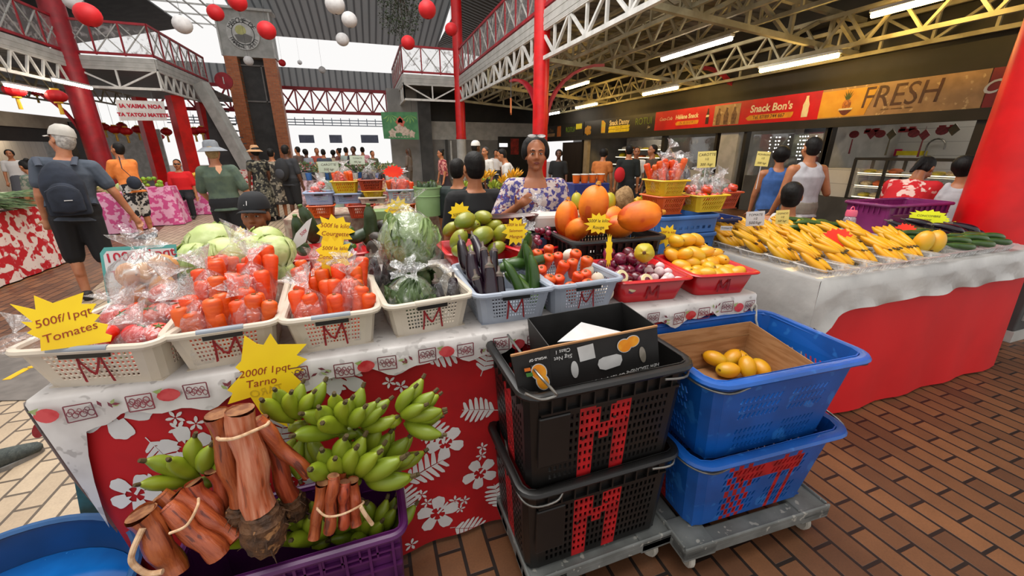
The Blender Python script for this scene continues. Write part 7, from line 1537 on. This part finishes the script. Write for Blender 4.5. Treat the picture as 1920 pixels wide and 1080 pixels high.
P = atx(1712, 285, 12.4); t = thing('paper_box', 'white box with a yellow and blue top against the tiles', 'box', (12.35, P.y, 1.1)); MB().box((0, 0, .15), (.2, .4, .5)).build('box_body', M_white, t, smooth=False); MB().box((0, 0, .45), (.2, .5, .1)).build('yellow_top', M_yelt, t, smooth=False)
P = atx(1677, 286, 12.5); o = MB().box((0, 0, 0), (.02, .3, .16)).build('pink_note', pm('pink card', 'c81a5c', 'b5124e', 9), smooth=False); o.location = P; tag(o, 'bright pink note on the white tiles', 'note')
m = MB(); m.box((11.9, fy(1800), 1.5), (.5, 1.2, .05)); m.box((11.9, fy(1800), 1.9), (.5, 1.2, .05)); m.box((11.8, fy(1803), 1.68), (.3, .7, .3)); o = m.build('wall_shelf', M_lgrey, smooth=False); tag(o, 'pale wall shelves of kitchen ware at the right of the juice bar', 'shelf')
# fairy light window
y0, y1 = fy(1402), fy(1535); m = MB(); m.poly([(XF + .12, y0, .95), (XF + .12, y1, .95), (XF + .12, y1, 2.02), (XF + .12, y0, 2.02)]); struct(m.build('window_1', film('window glass blue', 'b5c8d8', .12, .12, 2, .03, .03), smooth=False))
wtile_x('wall_right_dark', 12.0, fy(1402), fy(1540), 0, 2.5, pm('dark slate wall', '2b3038', '353c46', 2, rough=.5)); random.seed(66)
t = thing('fairy_lights', 'curtain of small white fairy lights in the dark shop window', 'lights', (XF + .4, (y0 + y1) / 2, 2.0)); EL = emit('fairy bulb', 'ffffff', 5)
for i in range(11):
    y = (rnd(-.5, .5)) * abs(y0 - y1) * .9; L_ = rnd(.25, .75); m = MB(); m.loft([(0, y, 0), (0, y, -L_)], .003, 4); s_ = m.build('light_string', M_dgrey, t)
    m = MB()
    for k in range(int(L_ / .09)): m.ell((0, y + rnd(-.02, .02), -.06 - k * .09), (.016, .016, .016), nu=6, nv=4)
    o = m.build('bulb', EL, s_); o['kind'] = 'stuff'
m = MB(); m.box((10.3, (y0 + y1) / 2, .48), (.5, abs(y0 - y1), .95)); o = m.build('counter', M_dgrey, smooth=False); tag(o, 'dark grey counter below the fairy light window', 'counter')
P = atx(1508, 258, 11.6); o = MB().box((0, 0, 0), (.3, .8, .6)).build('menu_screen', pm('pale menu', '8a9488', 'a5ada0', 6), smooth=False); o.location = (11.9, P.y, 1.75); tag(o, 'pale menu panel deep in the fairy light shop', 'panel')
# red snack bar window
y0, y1 = fy(1335), fy(1245); m = MB(); m.poly([(XF + .12, y0, 1.0), (XF + .12, y1, 1.0), (XF + .12, y1, 2.02), (XF + .12, y0, 2.02)]); struct(m.build('window_2', M_glass, smooth=False))
m = MB(); m.box((10.35, (y0 + y1) / 2, .5), (.6, abs(y0 - y1), 1.0)); o = m.build('counter', M_lgrey, smooth=False); tag(o, 'pale grey counter of the small red snack bar', 'counter')
P = atx(1292, 292, 11.3); t = thing('coffee_machine', 'white machine with a bright panel in the small red snack bar', 'machine', (10.9, P.y, 1.0)); MB().box((0, 0, .25), (.4, .9, .5)).build('machine_body', M_lgrey, t, smooth=False); MB().box((-.22, 0, .42), (.02, .8, .12)).build('lit_panel', emit('lit panel', 'ffffff', 1.5), t, smooth=False)
m = MB(); m.prism([(fy(1330) - fy(1272), 0), (0, .9), (0, .95), (fy(1330) - fy(1272), .95)], .04, Matrix(((0, 0, 1, 12.0), (1, 0, 0, fy(1272)), (0, 1, 0, 1.3), (0, 0, 0, 1)))); o = m.build('extractor_hood', M_black, smooth=False); tag(o, 'black sloping hood inside the small red snack bar', 'hood')
# bakery shelves
y0, y1 = fy(1232), fy(1112); ym, Lc = (y0 + y1) / 2, abs(y0 - y1); t = thing('bakery_shelves', 'lit bakery shelves full of breads behind the queue', 'shelves', (11.6, ym, .4))
for k in range(4): MB().box((-.25 * (3 - k) * .5, 0, .25 + .32 * k), (.5, Lc, .03)).build('shelf_board', M_black, t, smooth=False); MB().box((-.25 * (3 - k) * .5 - .24, 0, .29 + .32 * k), (.02, Lc, .03)).build('shelf_light', emit('shelf light', 'fff0cc', 2.2), t, smooth=False)
MB().box((.3, 0, .9), (.04, Lc, 1.5)).build('back_panel', M_lgrey, t, smooth=False)
random.seed(67)
for k in range(4):
    for i in range(9): foodbox(V((11.6 - .125 * (3 - k), ym - Lc / 2 + .3 + i * (Lc - .5) / 8, .4 + .265 + .32 * k)), .35, .4, rnd(.1, .2), FOODC[(i * 2 + k) % 5], 'tray of breads on the lit bakery shelves', 'breads on the bakery shelves')
m = MB(); m.box((10.5, ym, .45), (.5, Lc, .9)); o = m.build('counter', M_grey, smooth=False); tag(o, 'grey counter in front of the bakery shelves', 'counter')
P = atx(1180, 262, 11.5); t = thing('air_conditioner', 'white wall unit above the bakery shelves', 'air conditioner', (12.2, P.y, 2.0)); MB().box((0, 0, 0), (.3, 2.0, .35)).build('casing', M_white, t, smooth=False, bevel=.02); MB().box((-.152, .4, -.02), (.006, .6, .18)).build('vent', M_dgrey, t, smooth=False)
# dark panelled shop
y0, y1 = fy(1092), fy(1052); wtile_x('wall_right_panel', XF + .14, y0, y1, 0, 2.02, pm('dark brown panel', '2a2018', '33281e', 3, stretch=(1, 6, .5), rough=.5))
P0, P1 = aty(934, 284, YB - .04), aty(1004, 284, YB - .04); m = MB(); m.box(((P0.x + P1.x) / 2, YB - .06, 1.2), (P1.x - P0.x, .06, 2.4)); struct(m.build('door_2', M_black, smooth=False))
for i, (px, py, w, h, e, l) in enumerate(((944, 272, .5, .2, 1, 'white lit panel'), (965, 275, .5, .9, 0, 'red poster'))):
    P = aty(px, py, YB - .12); o = MB().box((0, 0, 0), (w, .04, h)).build('lit_panel' if e else 'poster', emit('lit panel', 'ffffff', 1.5) if e else pm('red poster', 'b0281c', '7a1a12', 4), smooth=False); o.location = P; tag(o, l + ' inside the dark doorway', 'panel')
# ================================================================ HUNG SIGNS, LANTERNS
def board(quad, y, label, mat, th=.03, name='hanging_sign'):
    Q = [aty(*p, y) for p in quad]; c = sum(Q, V()) / 4; t = thing(name, label, 'sign', c); m = MB(); G = [q - c for q in Q]
    m.add(G + [g + V((0, th, 0)) for g in G], [(0, 1, 2, 3), (5, 4, 7, 6), (1, 5, 6, 2), (4, 0, 3, 7), (0, 4, 5, 1), (3, 2, 6, 7)]); m.build('board', mat, t, smooth=False); w = (G[1] - G[0]).length
    return t, Matrix(((1, 0, 0, 0), (0, 0, -1, -.004), (0, 1, 0, 0), (0, 0, 0, 1))), w, (G[3] - G[0]).length
t, F, w, h = board(((226, 226), (313, 226), (306, 190), (216, 187)), 20.7, 'white welcome sign with two lines of red capitals under the left balcony', M_wcard)
for i, b in enumerate(('IA VAIMA NOA', 'TA TATOU MATETE')): text(b, w * (.125 if i == 0 else .115), M_inkr, t, F @ Matrix.Translation((w * .01 * i, h * (.2 - .42 * i), 0)), off=.012, sp=1.08)
m = MB(); m.bar((-w * .3, 0, h / 2), (-w * .3, 0, h / 2 + .3), .02); m.bar((w * .3, 0, h / 2), (w * .3, 0, h / 2 + .3), .02); m.build('hanger', M_dgrey, t, smooth=False)
t, F, w, h = board(((720, 260), (786, 262), (782, 210), (714, 210)), 21.6, 'green banner with a pale floral print beside the bright gate', pm('green banner', '4f8a5c', '3f7a50', 3, rough=.7), name='banner')
M_bp = pm('pale print', 'c8b8a8', 'b09a8c', 9); M_bg = pm('light green print', '7fae5c', '70a050', 9); M_bc = pm('coral print', 'c8604c', 'b8503c', 9)
for s in (-1, 1):
    for k in range(5): a = R(-150 + 30 * k); m = MB(); m.prism([(s * w * .27 + cos(a) * .03, h * .42 + sin(a) * .03), (s * w * .27 + cos(a + .2) * .3, h * .42 + sin(a + .2) * .3), (s * w * .27 + cos(a) * .42, h * .42 + sin(a) * .42)], .004, F); m.build('leaf_print', M_bg, t, smooth=False)
for x, y, r_, mt in ((0, .1, .2, M_bc), (0, .22, .14, M_bc), (-.05, -.12, .2, M_bp), (.15, -.22, .2, M_bp), (-.3, -.28, .17, M_bp), (.38, -.3, .15, M_bp)): m = MB(); m.prism([(w * x * .8 + r_ * cos(a) * (1 + .2 * sin(5 * a)), h * y + r_ * sin(a) * (1 + .2 * sin(5 * a))) for a in [2 * pi * k / 20 for k in range(20)]], .006 + abs(x) * .01, F); m.build('flower_print', mt, t, smooth=False)
m = MB(); m.bar((-w * .35, 0, h / 2), (-w * .35, 0, h / 2 + .55), .015); m.bar((w * .35, 0, h / 2), (w * .35, 0, h / 2 + .55), .015); m.build('hanger', M_dgrey, t, smooth=False)
m = MB()
for k in range(9): m.prism([(w * (-.36 + .085 * k), -h * .45), (w * (-.30 + .085 * k), -h * .45), (w * (-.30 + .085 * k), -h * .42), (w * (-.36 + .085 * k), -h * .42)], .003, F)
m.build('pale_strip', M_bp, t, smooth=False)
Pl = atf(958, 200, 11.5); t = thing('hanging_sign', 'small orange sign hanging side on under the girder beside the red column', 'sign', Pl, R(70)); m = MB(); m.box((0, 0, 0), (.55, .04, .36)); m.build('board', pm('orange board', 'b5622c', 'a55624', 6, rough=.6), t, smooth=False, bevel=.01); text('LEGUMES', .12, M_white, t, Matrix.Translation((0, -.023, 0)) @ Matrix.Rotation(pi / 2, 4, 'X'), off=.004)
m = MB(); m.bar((-.2, 0, .18), (-.2, 0, .9), .012); m.bar((.2, 0, .18), (.2, 0, .9), .012); m.build('hanger', M_dgrey, t, smooth=False)
M_lr = pm('red paper', 'd0101c', 'bc0c16', 3, rough=.6, bump=.2, bscale=9); M_lw = pm('white paper', 'd9d7d8', 'cccacb', 3, rough=.7, bump=.2, bscale=9)
def lantern(px, py, rp, col, label, ex=1.0):
    r_ = .19; d = 830 / rp * r_; P = atf(px, py, d * .98); t = thing('paper_lantern', label, 'lantern', P); m = MB()
    pr = [(r_ * sin(pi * i / 20) * (1 + .012 * (-1) ** i), r_ * .95 * cos(pi * i / 20)) for i in range(1, 20)]; m.lathe(pr, 24); m.build('shade', M_lr if col else M_lw, t, ang=180)
    m = MB(); m.lathe([(r_ * .16, r_ * .93), (r_ * .17, r_ * .99), (r_ * .13, r_ * .99)], 14); m.build('top_ring', M_dgrey, t); m = MB(); m.loft([(0, 0, r_ * .95), (.0, 0, r_ + 1.6)], .004, 5); m.build('cord', M_dgrey, t)
for px, py, rp, c, l in ((165, 28, 19, 1, 'large red paper lantern before the left railing'), (404, 24, 13, 1, 'red paper lantern left of the tower head'), (500, 57, 15, 1, 'red paper lantern in front of the round emblem'), (801, 18, 15, 1, 'red paper lantern right of the hanging plant'), (765, 80, 12, 1, 'red paper lantern below the hanging plant'), (846, 55, 11, 1, 'red paper lantern against the far red column'),
                         (445, 3, 15, 1, 'red paper lantern cut off above the tower'), (529, 118, 6, 1, 'tiny red paper lantern beside the right brick leg'), (342, 46, 15, 0, 'white paper lantern left of the bright skylight'), (628, 8, 16, 0, 'large white paper lantern under the grey roof'), (655, 37, 13, 0, 'white paper lantern under the roof, second of the line'), (642, 74, 11, 0, 'white paper lantern before the bright end skylight'), (466, 114, 8, 0, 'small white paper lantern at the left brick leg'), (604, 131, 6, 0, 'tiny white paper lantern before the end wall'), (137, 3, 14, 0, 'white paper lantern cut off at the top left'), (562, 117, 4, 0, 'tiniest paper lantern right of the tower')):
    lantern(px, py, rp, c, l)
M_lg = pm('gold trim', 'd8a81c', 'c8960f', 9, rough=.4)
def chin(px, py, rp, label, grp=None):
    r_ = .24; d = 810 / rp * r_; P = atf(px, py, d); t = thing('silk_lantern', label, 'lantern', P, 0, grp); m = MB(); m.lathe([(r_ * sin(pi * i / 12), r_ * .72 * cos(pi * i / 12)) for i in range(1, 12)], 20, fn=lambda a, z: 1 + .04 * cos(10 * a)); m.build('shade', M_lr, t)
    m = MB(); m.lathe([(0, .2), (.1, .2), (.1, .15)], 14); m.lathe([(0, -.2), (.1, -.2), (.1, -.15)], 14); m.build('gold_cap', M_lg, t); m = MB(); m.loft([(0, 0, -.2), (0, 0, -.5)], [.04, .05], 8); m.build('tassel', M_lg, t); m = MB(); m.loft([(0, 0, .2), (0, 0, max(.3, 3.85 - P.z))], .006, 5); m.build('cord', M_dgrey, t)
for px, py, rp, l in ((27, 170, 15, 'red silk lantern with a gold tassel at the left frame edge'), (106, 180, 15, 'red silk lantern with a gold tassel left of the thick red column'), (66, 172, 9, 'small red silk lantern between two larger ones on the left')): chin(px, py, rp, l)
for px, py, rp in ((195, 238, 9), (215, 243, 10), (236, 246, 10), (258, 243, 9), (228, 236, 8), (277, 248, 8), (312, 247, 9), (365, 246, 9), (378, 244, 9), (384, 238, 7), (300, 256, 7), (248, 256, 7)): chin(px, py, rp, 'small red silk lantern in the cluster hung under the left balcony', 'red lantern cluster')
# hanging plant
random.seed(71); P = atf(748, 5, 17); t = thing('hanging_plant', 'bushy hanging plant above the right balcony front', 'plant', P); m = MB()
for k in range(9): a = rnd(0, 6.3); m.loft([(0, 0, .4), (cos(a) * .25, sin(a) * .25, -.1), (cos(a) * .5, sin(a) * .4, rnd(-1.2, -.5))], [.02, .012, .005], 5)
m.build('stem', pm('brown stem', '4a3a2a', '3d2f22', 20), t); m = MB(); LM = pm('dark foliage', '2f3a28', '45523a', 9, rough=.6)
for k in range(1500):
    a, b_ = rnd(0, 6.3), rnd(0, 1) ** .6; c = V((cos(a) * b_ * .75, sin(a) * b_ * .55, rnd(-1.15, .9) * (1.15 - .5 * b_))); d = V((rnd(-1, 1), rnd(-1, 1), rnd(-1, .4))).normalized() * .085; e = d.cross(V((rnd(-1, 1), rnd(-1, 1), 1))).normalized() * .028; m.add([c, c + d * .5 + e, c + d, c + d * .5 - e], [(0, 1, 2, 3)])
o = m.build('foliage', LM, t, smooth=False); m = MB(); m.loft([(0, 0, .3), (0, 0, 2.2)], .01, 5); m.build('cord', M_dgrey, t)
# ================================================================ STALLS FURTHER BACK
def stallbox(x0, x1, y0, y1, h, mat, label, flare=.06, scal=0):
    """table with a cloth to the floor: the cloth is its own thing"""
    cx, cy, w, d = (x0 + x1) / 2, (y0 + y1) / 2, x1 - x0, y1 - y0; t = thing('market_table', 'table under the ' + label, 'table', (cx, cy, 0))
    MB().box((0, 0, h - .02), (w - .04, d - .04, .03)).build('tabletop', M_wood, t, smooth=False)
    for sx in (-1, 1):
        for sy in (-1, 1): MB().box((sx * (w / 2 - .06), sy * (d / 2 - .06), h / 2 - .02), (.05, .05, h - .04)).build('leg', M_wood, t, smooth=False)
    ring = [V((x, y, 0)) for x, y in rr(w, d, .05, 4)]; P = []
    for i in range(len(ring)):
        a, b = ring[i], ring[(i + 1) % len(ring)]; n = max(1, int((b - a).length / .06)); P += [a.lerp(b, k / n) for k in range(n)]
    n = len(P); vs = []
    for k in range(8):
        z = h * (1 - k / 7.2) if k < 7 else .015; q = k / 7
        for i, p in enumerate(P): s = 1 + flare * q / max(w, d) * 2; o = .014 * q * sin(i * 1.1); vs.append((p.x * s + o * (1 if p.x > 0 else -1), p.y * s + o * (1 if p.y > 0 else -1), z + .004))
    m = MB(); m.add(vs, [(k * n + i, k * n + (i + 1) % n, (k + 1) * n + (i + 1) % n, (k + 1) * n + i) for k in range(7) for i in range(n)] + [tuple(range(n))]); o = m.build('tablecloth', mat, ang=60); o.location = (cx, cy, 0); return tag(o, label, 'tablecloth')
random.seed(81)
RW = pm('red white blossom cloth', 'b00a18', 'd6c4bc', 9, .47, .5, rough=.85, c3='c05a60', s3=17, t3=.6, detail=1)
stallbox(-6.2, -4.42, 4.9, 7.75, .86, RW, 'red and white blossom cloth over the nearest left stall')
PK = pm('pink swirl cloth', 'c04a80', 'd8a0b8', 9, .47, .53, rough=.85, detail=2)
P = atz(300, 424, 0); Q = atz(362, 402, 0)
stallbox(P.x - .55, P.x + .35, P.y + .02, P.y + .46, .84, PK, 'pink swirl patterned cloth over the stall by the orange tee', .1)
stallbox(P.x - .35, P.x + .75, P.y + 1.7, P.y + 3.2, .84, PK, 'pink swirl patterned cloth over the stall by the bucket hat', .1)
P2 = atz(232, 440, 0); stallbox(P2.x - .9, P2.x + .12, P2.y + .1, P2.y + 1.2, .80, PK, 'pink cloth strip seen between the backpack and the orange tee', .05)
a = atz(470, 354, 0); stallbox(a.x - .35, a.x + .3, a.y, a.y + .8, .8, RW, 'small red floral cloth at the foot of the stair', .02)
M_leek = pm('leek green', '4a5f38', '5f7448', 20, rough=.55, rnd=.15); M_leekw = pm('leek white', 'c8cbb0', 'b9bd9c', 20, rough=.5)
for i in range(26):
    t = thing('leek', 'long green leek in the heap on the red and white blossom cloth', 'leek', (-4.72 - rnd(0, .25), 7.0 + rnd(0, .7), .89 + .05 * (i // 7)), rnd(-.5, .5) - .1, 'leeks on the left stall')
    m = MB(); m.loft([(0, 0, .01), (.1, 0, .012), (.22, 0, .015)], [.014, .013, .014], 8); m.build('shank', M_leekw, t)
    m = MB()
    for k in range(5): m.loft([(.2, 0, .015), (.38, .02 * (k - 2), .025 + .006 * k), (.58 + rnd(-.05, .05), .055 * (k - 2), .0 + rnd(-.01, .02))], [(.010, .010), (.016, .004), (.004, .002)], 6)
    m.build('leaves', M_leek, t)
def heap(kind, cx, cy, z, w, d, n, label, group, sc=1, layers=3):
    for i in range(n):
        l = i * layers // n; k = 1 - .28 * l; kind.put((cx + rnd(-w / 2, w / 2) * k, cy + rnd(-d / 2, d / 2) * k, z + .045 * sc * l), (rnd(-1.2, 1.2), rnd(-1.2, 1.2), rnd(0, 6)), label, group, sc * rnd(.85, 1.1))
heap(K_lime, P.x - .1, P.y + .24, .88, .8, .36, 22, 'small green fruit on the pink stall by the orange tee', 'green fruit on the pink stall', 1.5)
heap(K_mangoy, P.x + .2, P.y + 2.2, .89, .9, .8, 22, 'orange fruit on the pink stall by the bucket hat', 'orange fruit on the pink stall', 1.2)
heap(K_cabb, P2.x - .4, P2.y + .5, .87, .7, .6, 9, 'leafy green head on the stall behind the backpack', 'greens behind the backpack', 1.2, 2)
# stacks of baskets behind the cabbages
F4 = lambda px, f, z: V((*gp(px, f), z))
c = F4(700, 4.5, 0); stallbox(c.x - .95, c.x + .85, c.y - .12, c.y + .75, .93, pm('dusty print cloth', '8a6a5c', 'a89884', 14, rough=.85), 'dusty printed cloth under the stacked coloured baskets', .03)
zt = .945
def sb(px, f, z, w, h, mat, lab, d=.24): p = F4(px, f, z); return slatbasket('slotted_basket', lab, w, d, h, mat, (p.x, p.y, z), R(-2))
def lb(px, f, z, w, h, mat, lab, d=.24):
    p = F4(px, f, z); t = thing('basket', lab, 'basket', (p.x, p.y, z), R(-2)); m = MB(); basket_mesh(m, w, d, h, .92, .02, 12, 4, 10); m.build('body', mat, t, smooth=False, solid=.003, merge=True); m = MB(); m.box((0, -d / 2 - .008, h - .02), (w * .3, .01, .02)); m.build('grip_slot', M_blackpl, t, smooth=False)
sb(588, 4.25, zt, .24, .12, M_obas, 'orange slotted basket at the bottom left of the far stacks'); lb(588, 4.35, zt + .125, .27, .12, M_lblue, 'pale blue perforated basket of red apples on the far stacks')
sb(665, 4.25, zt, .25, .12, M_redbas, 'red brown slotted basket at the bottom middle of the far stacks'); lb(643, 4.45, zt + .125, .28, .10, M_lblue, 'pale blue perforated basket under the yellow one'); sb(640, 4.45, zt + .23, .26, .12, M_ybas, 'yellow slotted basket of bagged carrots on the far stacks')
lb(690, 4.45, zt + .125, .26, .06, M_cream, 'low cream basket under the yellow and red ones'); sb(692, 4.45, zt + .19, .21, .06, M_ybas, 'low yellow slotted basket under the red one'); sb(690, 4.45, zt + .255, .24, .11, M_redbas, 'red brown slotted basket of bagged aubergines on the far stacks')
lb(746, 4.45, zt + .125, .28, .14, M_bgrey, 'grey perforated basket of bagged carrots on the far stacks'); sb(746, 4.4, zt, .26, .12, M_obas, 'orange slotted basket under the grey one')
t = thing('tub', 'tall pale green tub of dark courgettes beside the seller\'s helper', 'tub', (*gp(797, 4.35), zt)); m = MB(); m.lathe([(0, 0), (.11, 0), (.135, .2), (.14, .3), (.15, .3), (.15, .285), (.145, .28), (.13, .0)], 26); m.build('body', pm('sage plastic', '8fae78', '84a36c', 5, rough=.4), t); m = MB(); m.lathe([(.139, .2), (.148, .205), (.139, .21)], 26); m.build('rib', MATS['sage plastic'], t)
t = thing('crate', 'flat sage green crate at the front of the far stacks', 'crate', (*gp(712, 4.12), zt)); MB().box((0, 0, .045), (.34, .2, .09)).build('body', pm('sage crate', '7d9460', '718854', 5, rough=.5), t, smooth=False, bevel=.008)
for px, f, z, n, k, s, l, g in ((588, 4.33, zt + .25, 14, K_tomato, .95, 'red apple in clear film on the far blue basket', 'red apples on the far stacks'), (640, 4.42, zt + .36, 12, K_tomato, .5, 'small red tomato among the far bagged carrots', 'tiny tomatoes on the far stacks')):
    c = F4(px, f, z); heap(k, c.x, c.y, z - .02, .2, .16, n, l, g, s)
def upright(kind, px, f, z, n, w, lab, grp, s=1):
    c = F4(px, f, z)
    for i in range(n): kind.put(c + V((rnd(-w, w), rnd(-.07, .07), .0)), aim((rnd(-.3, .3), rnd(-.2, .2), 1), i), lab, grp, s * rnd(.9, 1.1))
upright(K_carrot, 640, 4.45, zt + .25, 14, .10, 'carrot in clear film in the far yellow basket', 'carrots in the far yellow basket', 1.1)
upright(K_carrot, 746, 4.45, zt + .14, 18, .11, 'carrot in clear film in the far grey basket', 'carrots in the far grey basket', 1.2)
upright(K_aub, 690, 4.45, zt + .27, 8, .09, 'aubergine in clear film in the far red brown basket', 'aubergines on the far stacks', .85)
upright(K_courgd, 797, 4.35, zt + .14, 8, .08, 'dark courgette standing in the pale green tub', 'courgettes in the green tub', .95)
for px, f, z, rx, h, l in ((588, 4.33, zt + .2, .12, .15, 'red apples'), (640, 4.45, zt + .27, .11, .24, 'carrots, far left'), (690, 4.45, zt + .3, .09, .22, 'aubergines'), (746, 4.45, zt + .2, .12, .22, 'carrots under the orange card')):
    bag(F4(px, f, z), rx, rx * .8, h, 'clear bag on the far stacks, of ' + l, 0, .05)
P_ = atf(738, 322, 4.35); sign_at(P_, 'orange starburst card on the far bagged carrots', star(.22, .13, 15, 77, .78), [], M_orng)
for px, py, f, w, h, l, tx in ((616, 313, 4.4, .20, .11, 'pale green price card on the far yellow basket', 'CAROTTE 500'), (670, 300, 6.0, .2, .12, 'grey price card behind the far aubergines', 'TOMATE 400')):
    P_ = atf(px, py, f); sign_at(P_, l, [(-w / 2, -h / 2), (w / 2, -h / 2), (w / 2, h / 2), (-w / 2, h / 2)], [(tx.split()[0], 0, .022, .032), (tx.split()[1] + ' kgr', 0, -.025, .032)], pm('pale green card', 'b9c4b0', 'a9b4a0', 6, rough=.7), stick=(0, -h / 2, 0, -h / 2 - .2, -.01))
# fruit stall behind the seller
c = F4(1200, 4.9, 0); stallbox(c.x - 1.15, c.x + 1.0, c.y - .25, c.y + .8, .93, pm('brown print cloth', 'a8906f', '6a4a3a', 14, .45, .6, rough=.85, c3='7a2a3a', s3=12, t3=.62), 'brown and maroon printed cloth on the fruit stall behind the papayas', .03)
def hp(kind, px, py, f, n, w, d, lab, grp, s, layers=3): q = atf(px, py, f); heap(kind, q.x, max(q.y + .1, c.y + .05), .96, w, d, n, lab, grp, s, layers)
hp(K_lime, 1262, 372, 4.75, 55, .62, .40, 'small green fruit heaped on the stall behind the papayas', 'green fruit behind the papayas', 1.15, 4)
hp(K_mangoy, 1215, 365, 4.8, 14, .22, .2, 'small yellow fruit beside the heaped green fruit', 'small yellow fruit', .8)
for px, py, l in ((1083, 352, 'leftmost'), (1118, 346, 'middle'), (1146, 348, 'right, streaked yellow')): q = atf(px, py, 4.9); K_papg.put((q.x, q.y, 1.05), (.15, .2, px), 'green papaya standing on the fruit stall, ' + l, None, 1.15)
q = atf(1172, 350, 4.9); t = thing('sack', 'tan net sack standing on the fruit stall', 'sack', (q.x, q.y, .935)); m = MB(); m.ell((0, 0, .13), (.12, .1, .14), fn=wob(.2, 4)); m.build('body', pm('tan sack', 'a8865c', '8a6a44', 30, rough=.85, bump=.6), t)
c = F4(930, 7.2, 0); stallbox(c.x - .95, c.x + 1.5, c.y - .2, c.y + .9, .85, pm('pale stall cloth', 'b5b0a0', '98a088', 9, rough=.85), 'pale cloth under the heaped plantains far behind the helper', .03)
for i in range(16): hand((c.x - .55 + .18 * (i % 8), c.y + .15 + .25 * (i // 8), .95 + .09 * (i % 3)), fan(6, R(150), R(30), -.2), YB_ if i % 3 else GB, 'hand of yellow plantains heaped behind the helper', 'plantains behind the helper', sc=1.05)
hp(K_lime, 1030, 330, 7.2, 24, .7, .4, 'pale green fruit right of the heaped plantains', 'pale green fruit', 1.4)
q = F4(1102, 6.6, 0); t = thing('crate', 'blue crate under the tubs of orange juice', 'crate', (q.x, q.y, 0)); MB().box((0, 0, .56), (.62, .4, 1.12)).build('body', pm('royal blue plastic', '1f2f7a', '1a2868', 5, rough=.45), t, smooth=False, bevel=.01)
for i in range(4): t = thing('juice_tub', 'clear tub of orange juice in the row on the blue crate', 'tub', (q.x - .22 + .145 * i, q.y - .08, 1.125), 0, 'orange juice tubs'); m = MB(); m.lathe([(0, 0), (.05, 0), (.062, .12), (0, .12)], 14); m.build('body', pm('orange juice', 'd8641a', 'c8541a', 9, rough=.3), t); m = MB(); m.lathe([(0, .122), (.066, .122), (.066, .135), (0, .135)], 14); m.build('lid', M_white, t)
q = atf(1032, 372, 2.62); t = thing('scale', 'white box on a blue base in front of the seller', 'scale', (q.x, q.y, ZT + .003), R(-8)); MB().box((0, 0, .06), (.20, .16, .12)).build('base', pm('slate blue plastic', '3f6288', '375779', 5, rough=.5), t, smooth=False, bevel=.008); m = MB(); m.box((0, 0, .20), (.25, .17, .13)); m.build('body', pm('off white plastic', 'c4beb8', 'b8b2ac', 5, rough=.5), t, smooth=False, bevel=.02)
# far stalls of flowers and greens in front of the gate
random.seed(83)
FC = ['c8a8b0', '8aa08c', 'a04a50', 'c8b080', '6a8088', '7a9a6a', 'b88a90', '5a6a4a']
for i in range(4):
    q = V((*gp(570 + i * 45, 11.6), 0)); stallbox(q.x - .33, q.x + .31, q.y, q.y + .7, .8, pm('far cloth %d' % (i % 4), ['5a4038', '8a8a84', '3f4a44', '8a4a4c'][i % 4], FC[i], 9, rough=.85), 'cloth of the far flower stall, number %s from the tower side' % ['one', 'two', 'three', 'four', 'five', 'six', 'seven', 'eight'][i])
    for k in range(5):
        t = thing('bouquet', 'leafy bouquet in a bucket on the far flower stalls', 'flowers', (q.x - .26 + .13 * k, q.y + .2 + .3 * (k % 2), .81), 0, 'bouquets on the far stalls'); m = MB(); m.lathe([(0, 0), (.07, 0), (.09, .2), (0, .2)], 12); m.build('bucket', [M_dgrey, M_lgrey, M_mblue][(i + k) % 3], t); m = MB(); m2 = MB()
        for n_ in range(60):
            d = V((rnd(-1, 1), rnd(-1, 1), rnd(.1, 1.6))).normalized(); p0 = d * rnd(.1, .27) + V((0, 0, .2)); e = d.cross(V((rnd(-1, 1), 1, rnd(-1, 1)))).normalized() * .02; (m2 if n_ % 3 == 0 else m).add([p0, p0 + d * .04 + e, p0 + d * .08, p0 + d * .04 - e], [(0, 1, 2, 3)])
        m.build('leaves', M_leek, t, smooth=False); m2.build('bloom', pm('far bloom %d' % ((i * 3 + k) % 8), FC[(i * 3 + k) % 8], FC[(i + k) % 8], 20, rough=.8), t, smooth=False)

t = thing('cabinet', 'grey metal cabinet on a pale plinth at the right edge beside the red column', 'cabinet', (5.5, 1.85, 0)); MB().box((0, 0, .49), (.6, .6, .78)).build('body', M_dgrey, t, smooth=False, bevel=.01); MB().box((0, 0, .05), (.62, .62, .1)).build('plinth', M_lgrey, t, smooth=False); MB().box((-.1, -.305, .5), (.3, .01, .6)).build('door', M_grey, t, smooth=False)
# prototypes that were only copied from are taken out again
for o in (GB, YB_):
    for c in list(o.children): bpy.data.objects.remove(c)
    bpy.data.objects.remove(o)
for k in [v for v in list(globals().values()) if isinstance(v, Kind) and not v.used]:
    for c in list(k.o.children): bpy.data.objects.remove(c)
    bpy.data.objects.remove(k.o)
for o in list(S.objects):
    if o.parent is None and o.get('label') == 'x':
        for c in list(o.children): bpy.data.objects.remove(c)
        bpy.data.objects.remove(o)
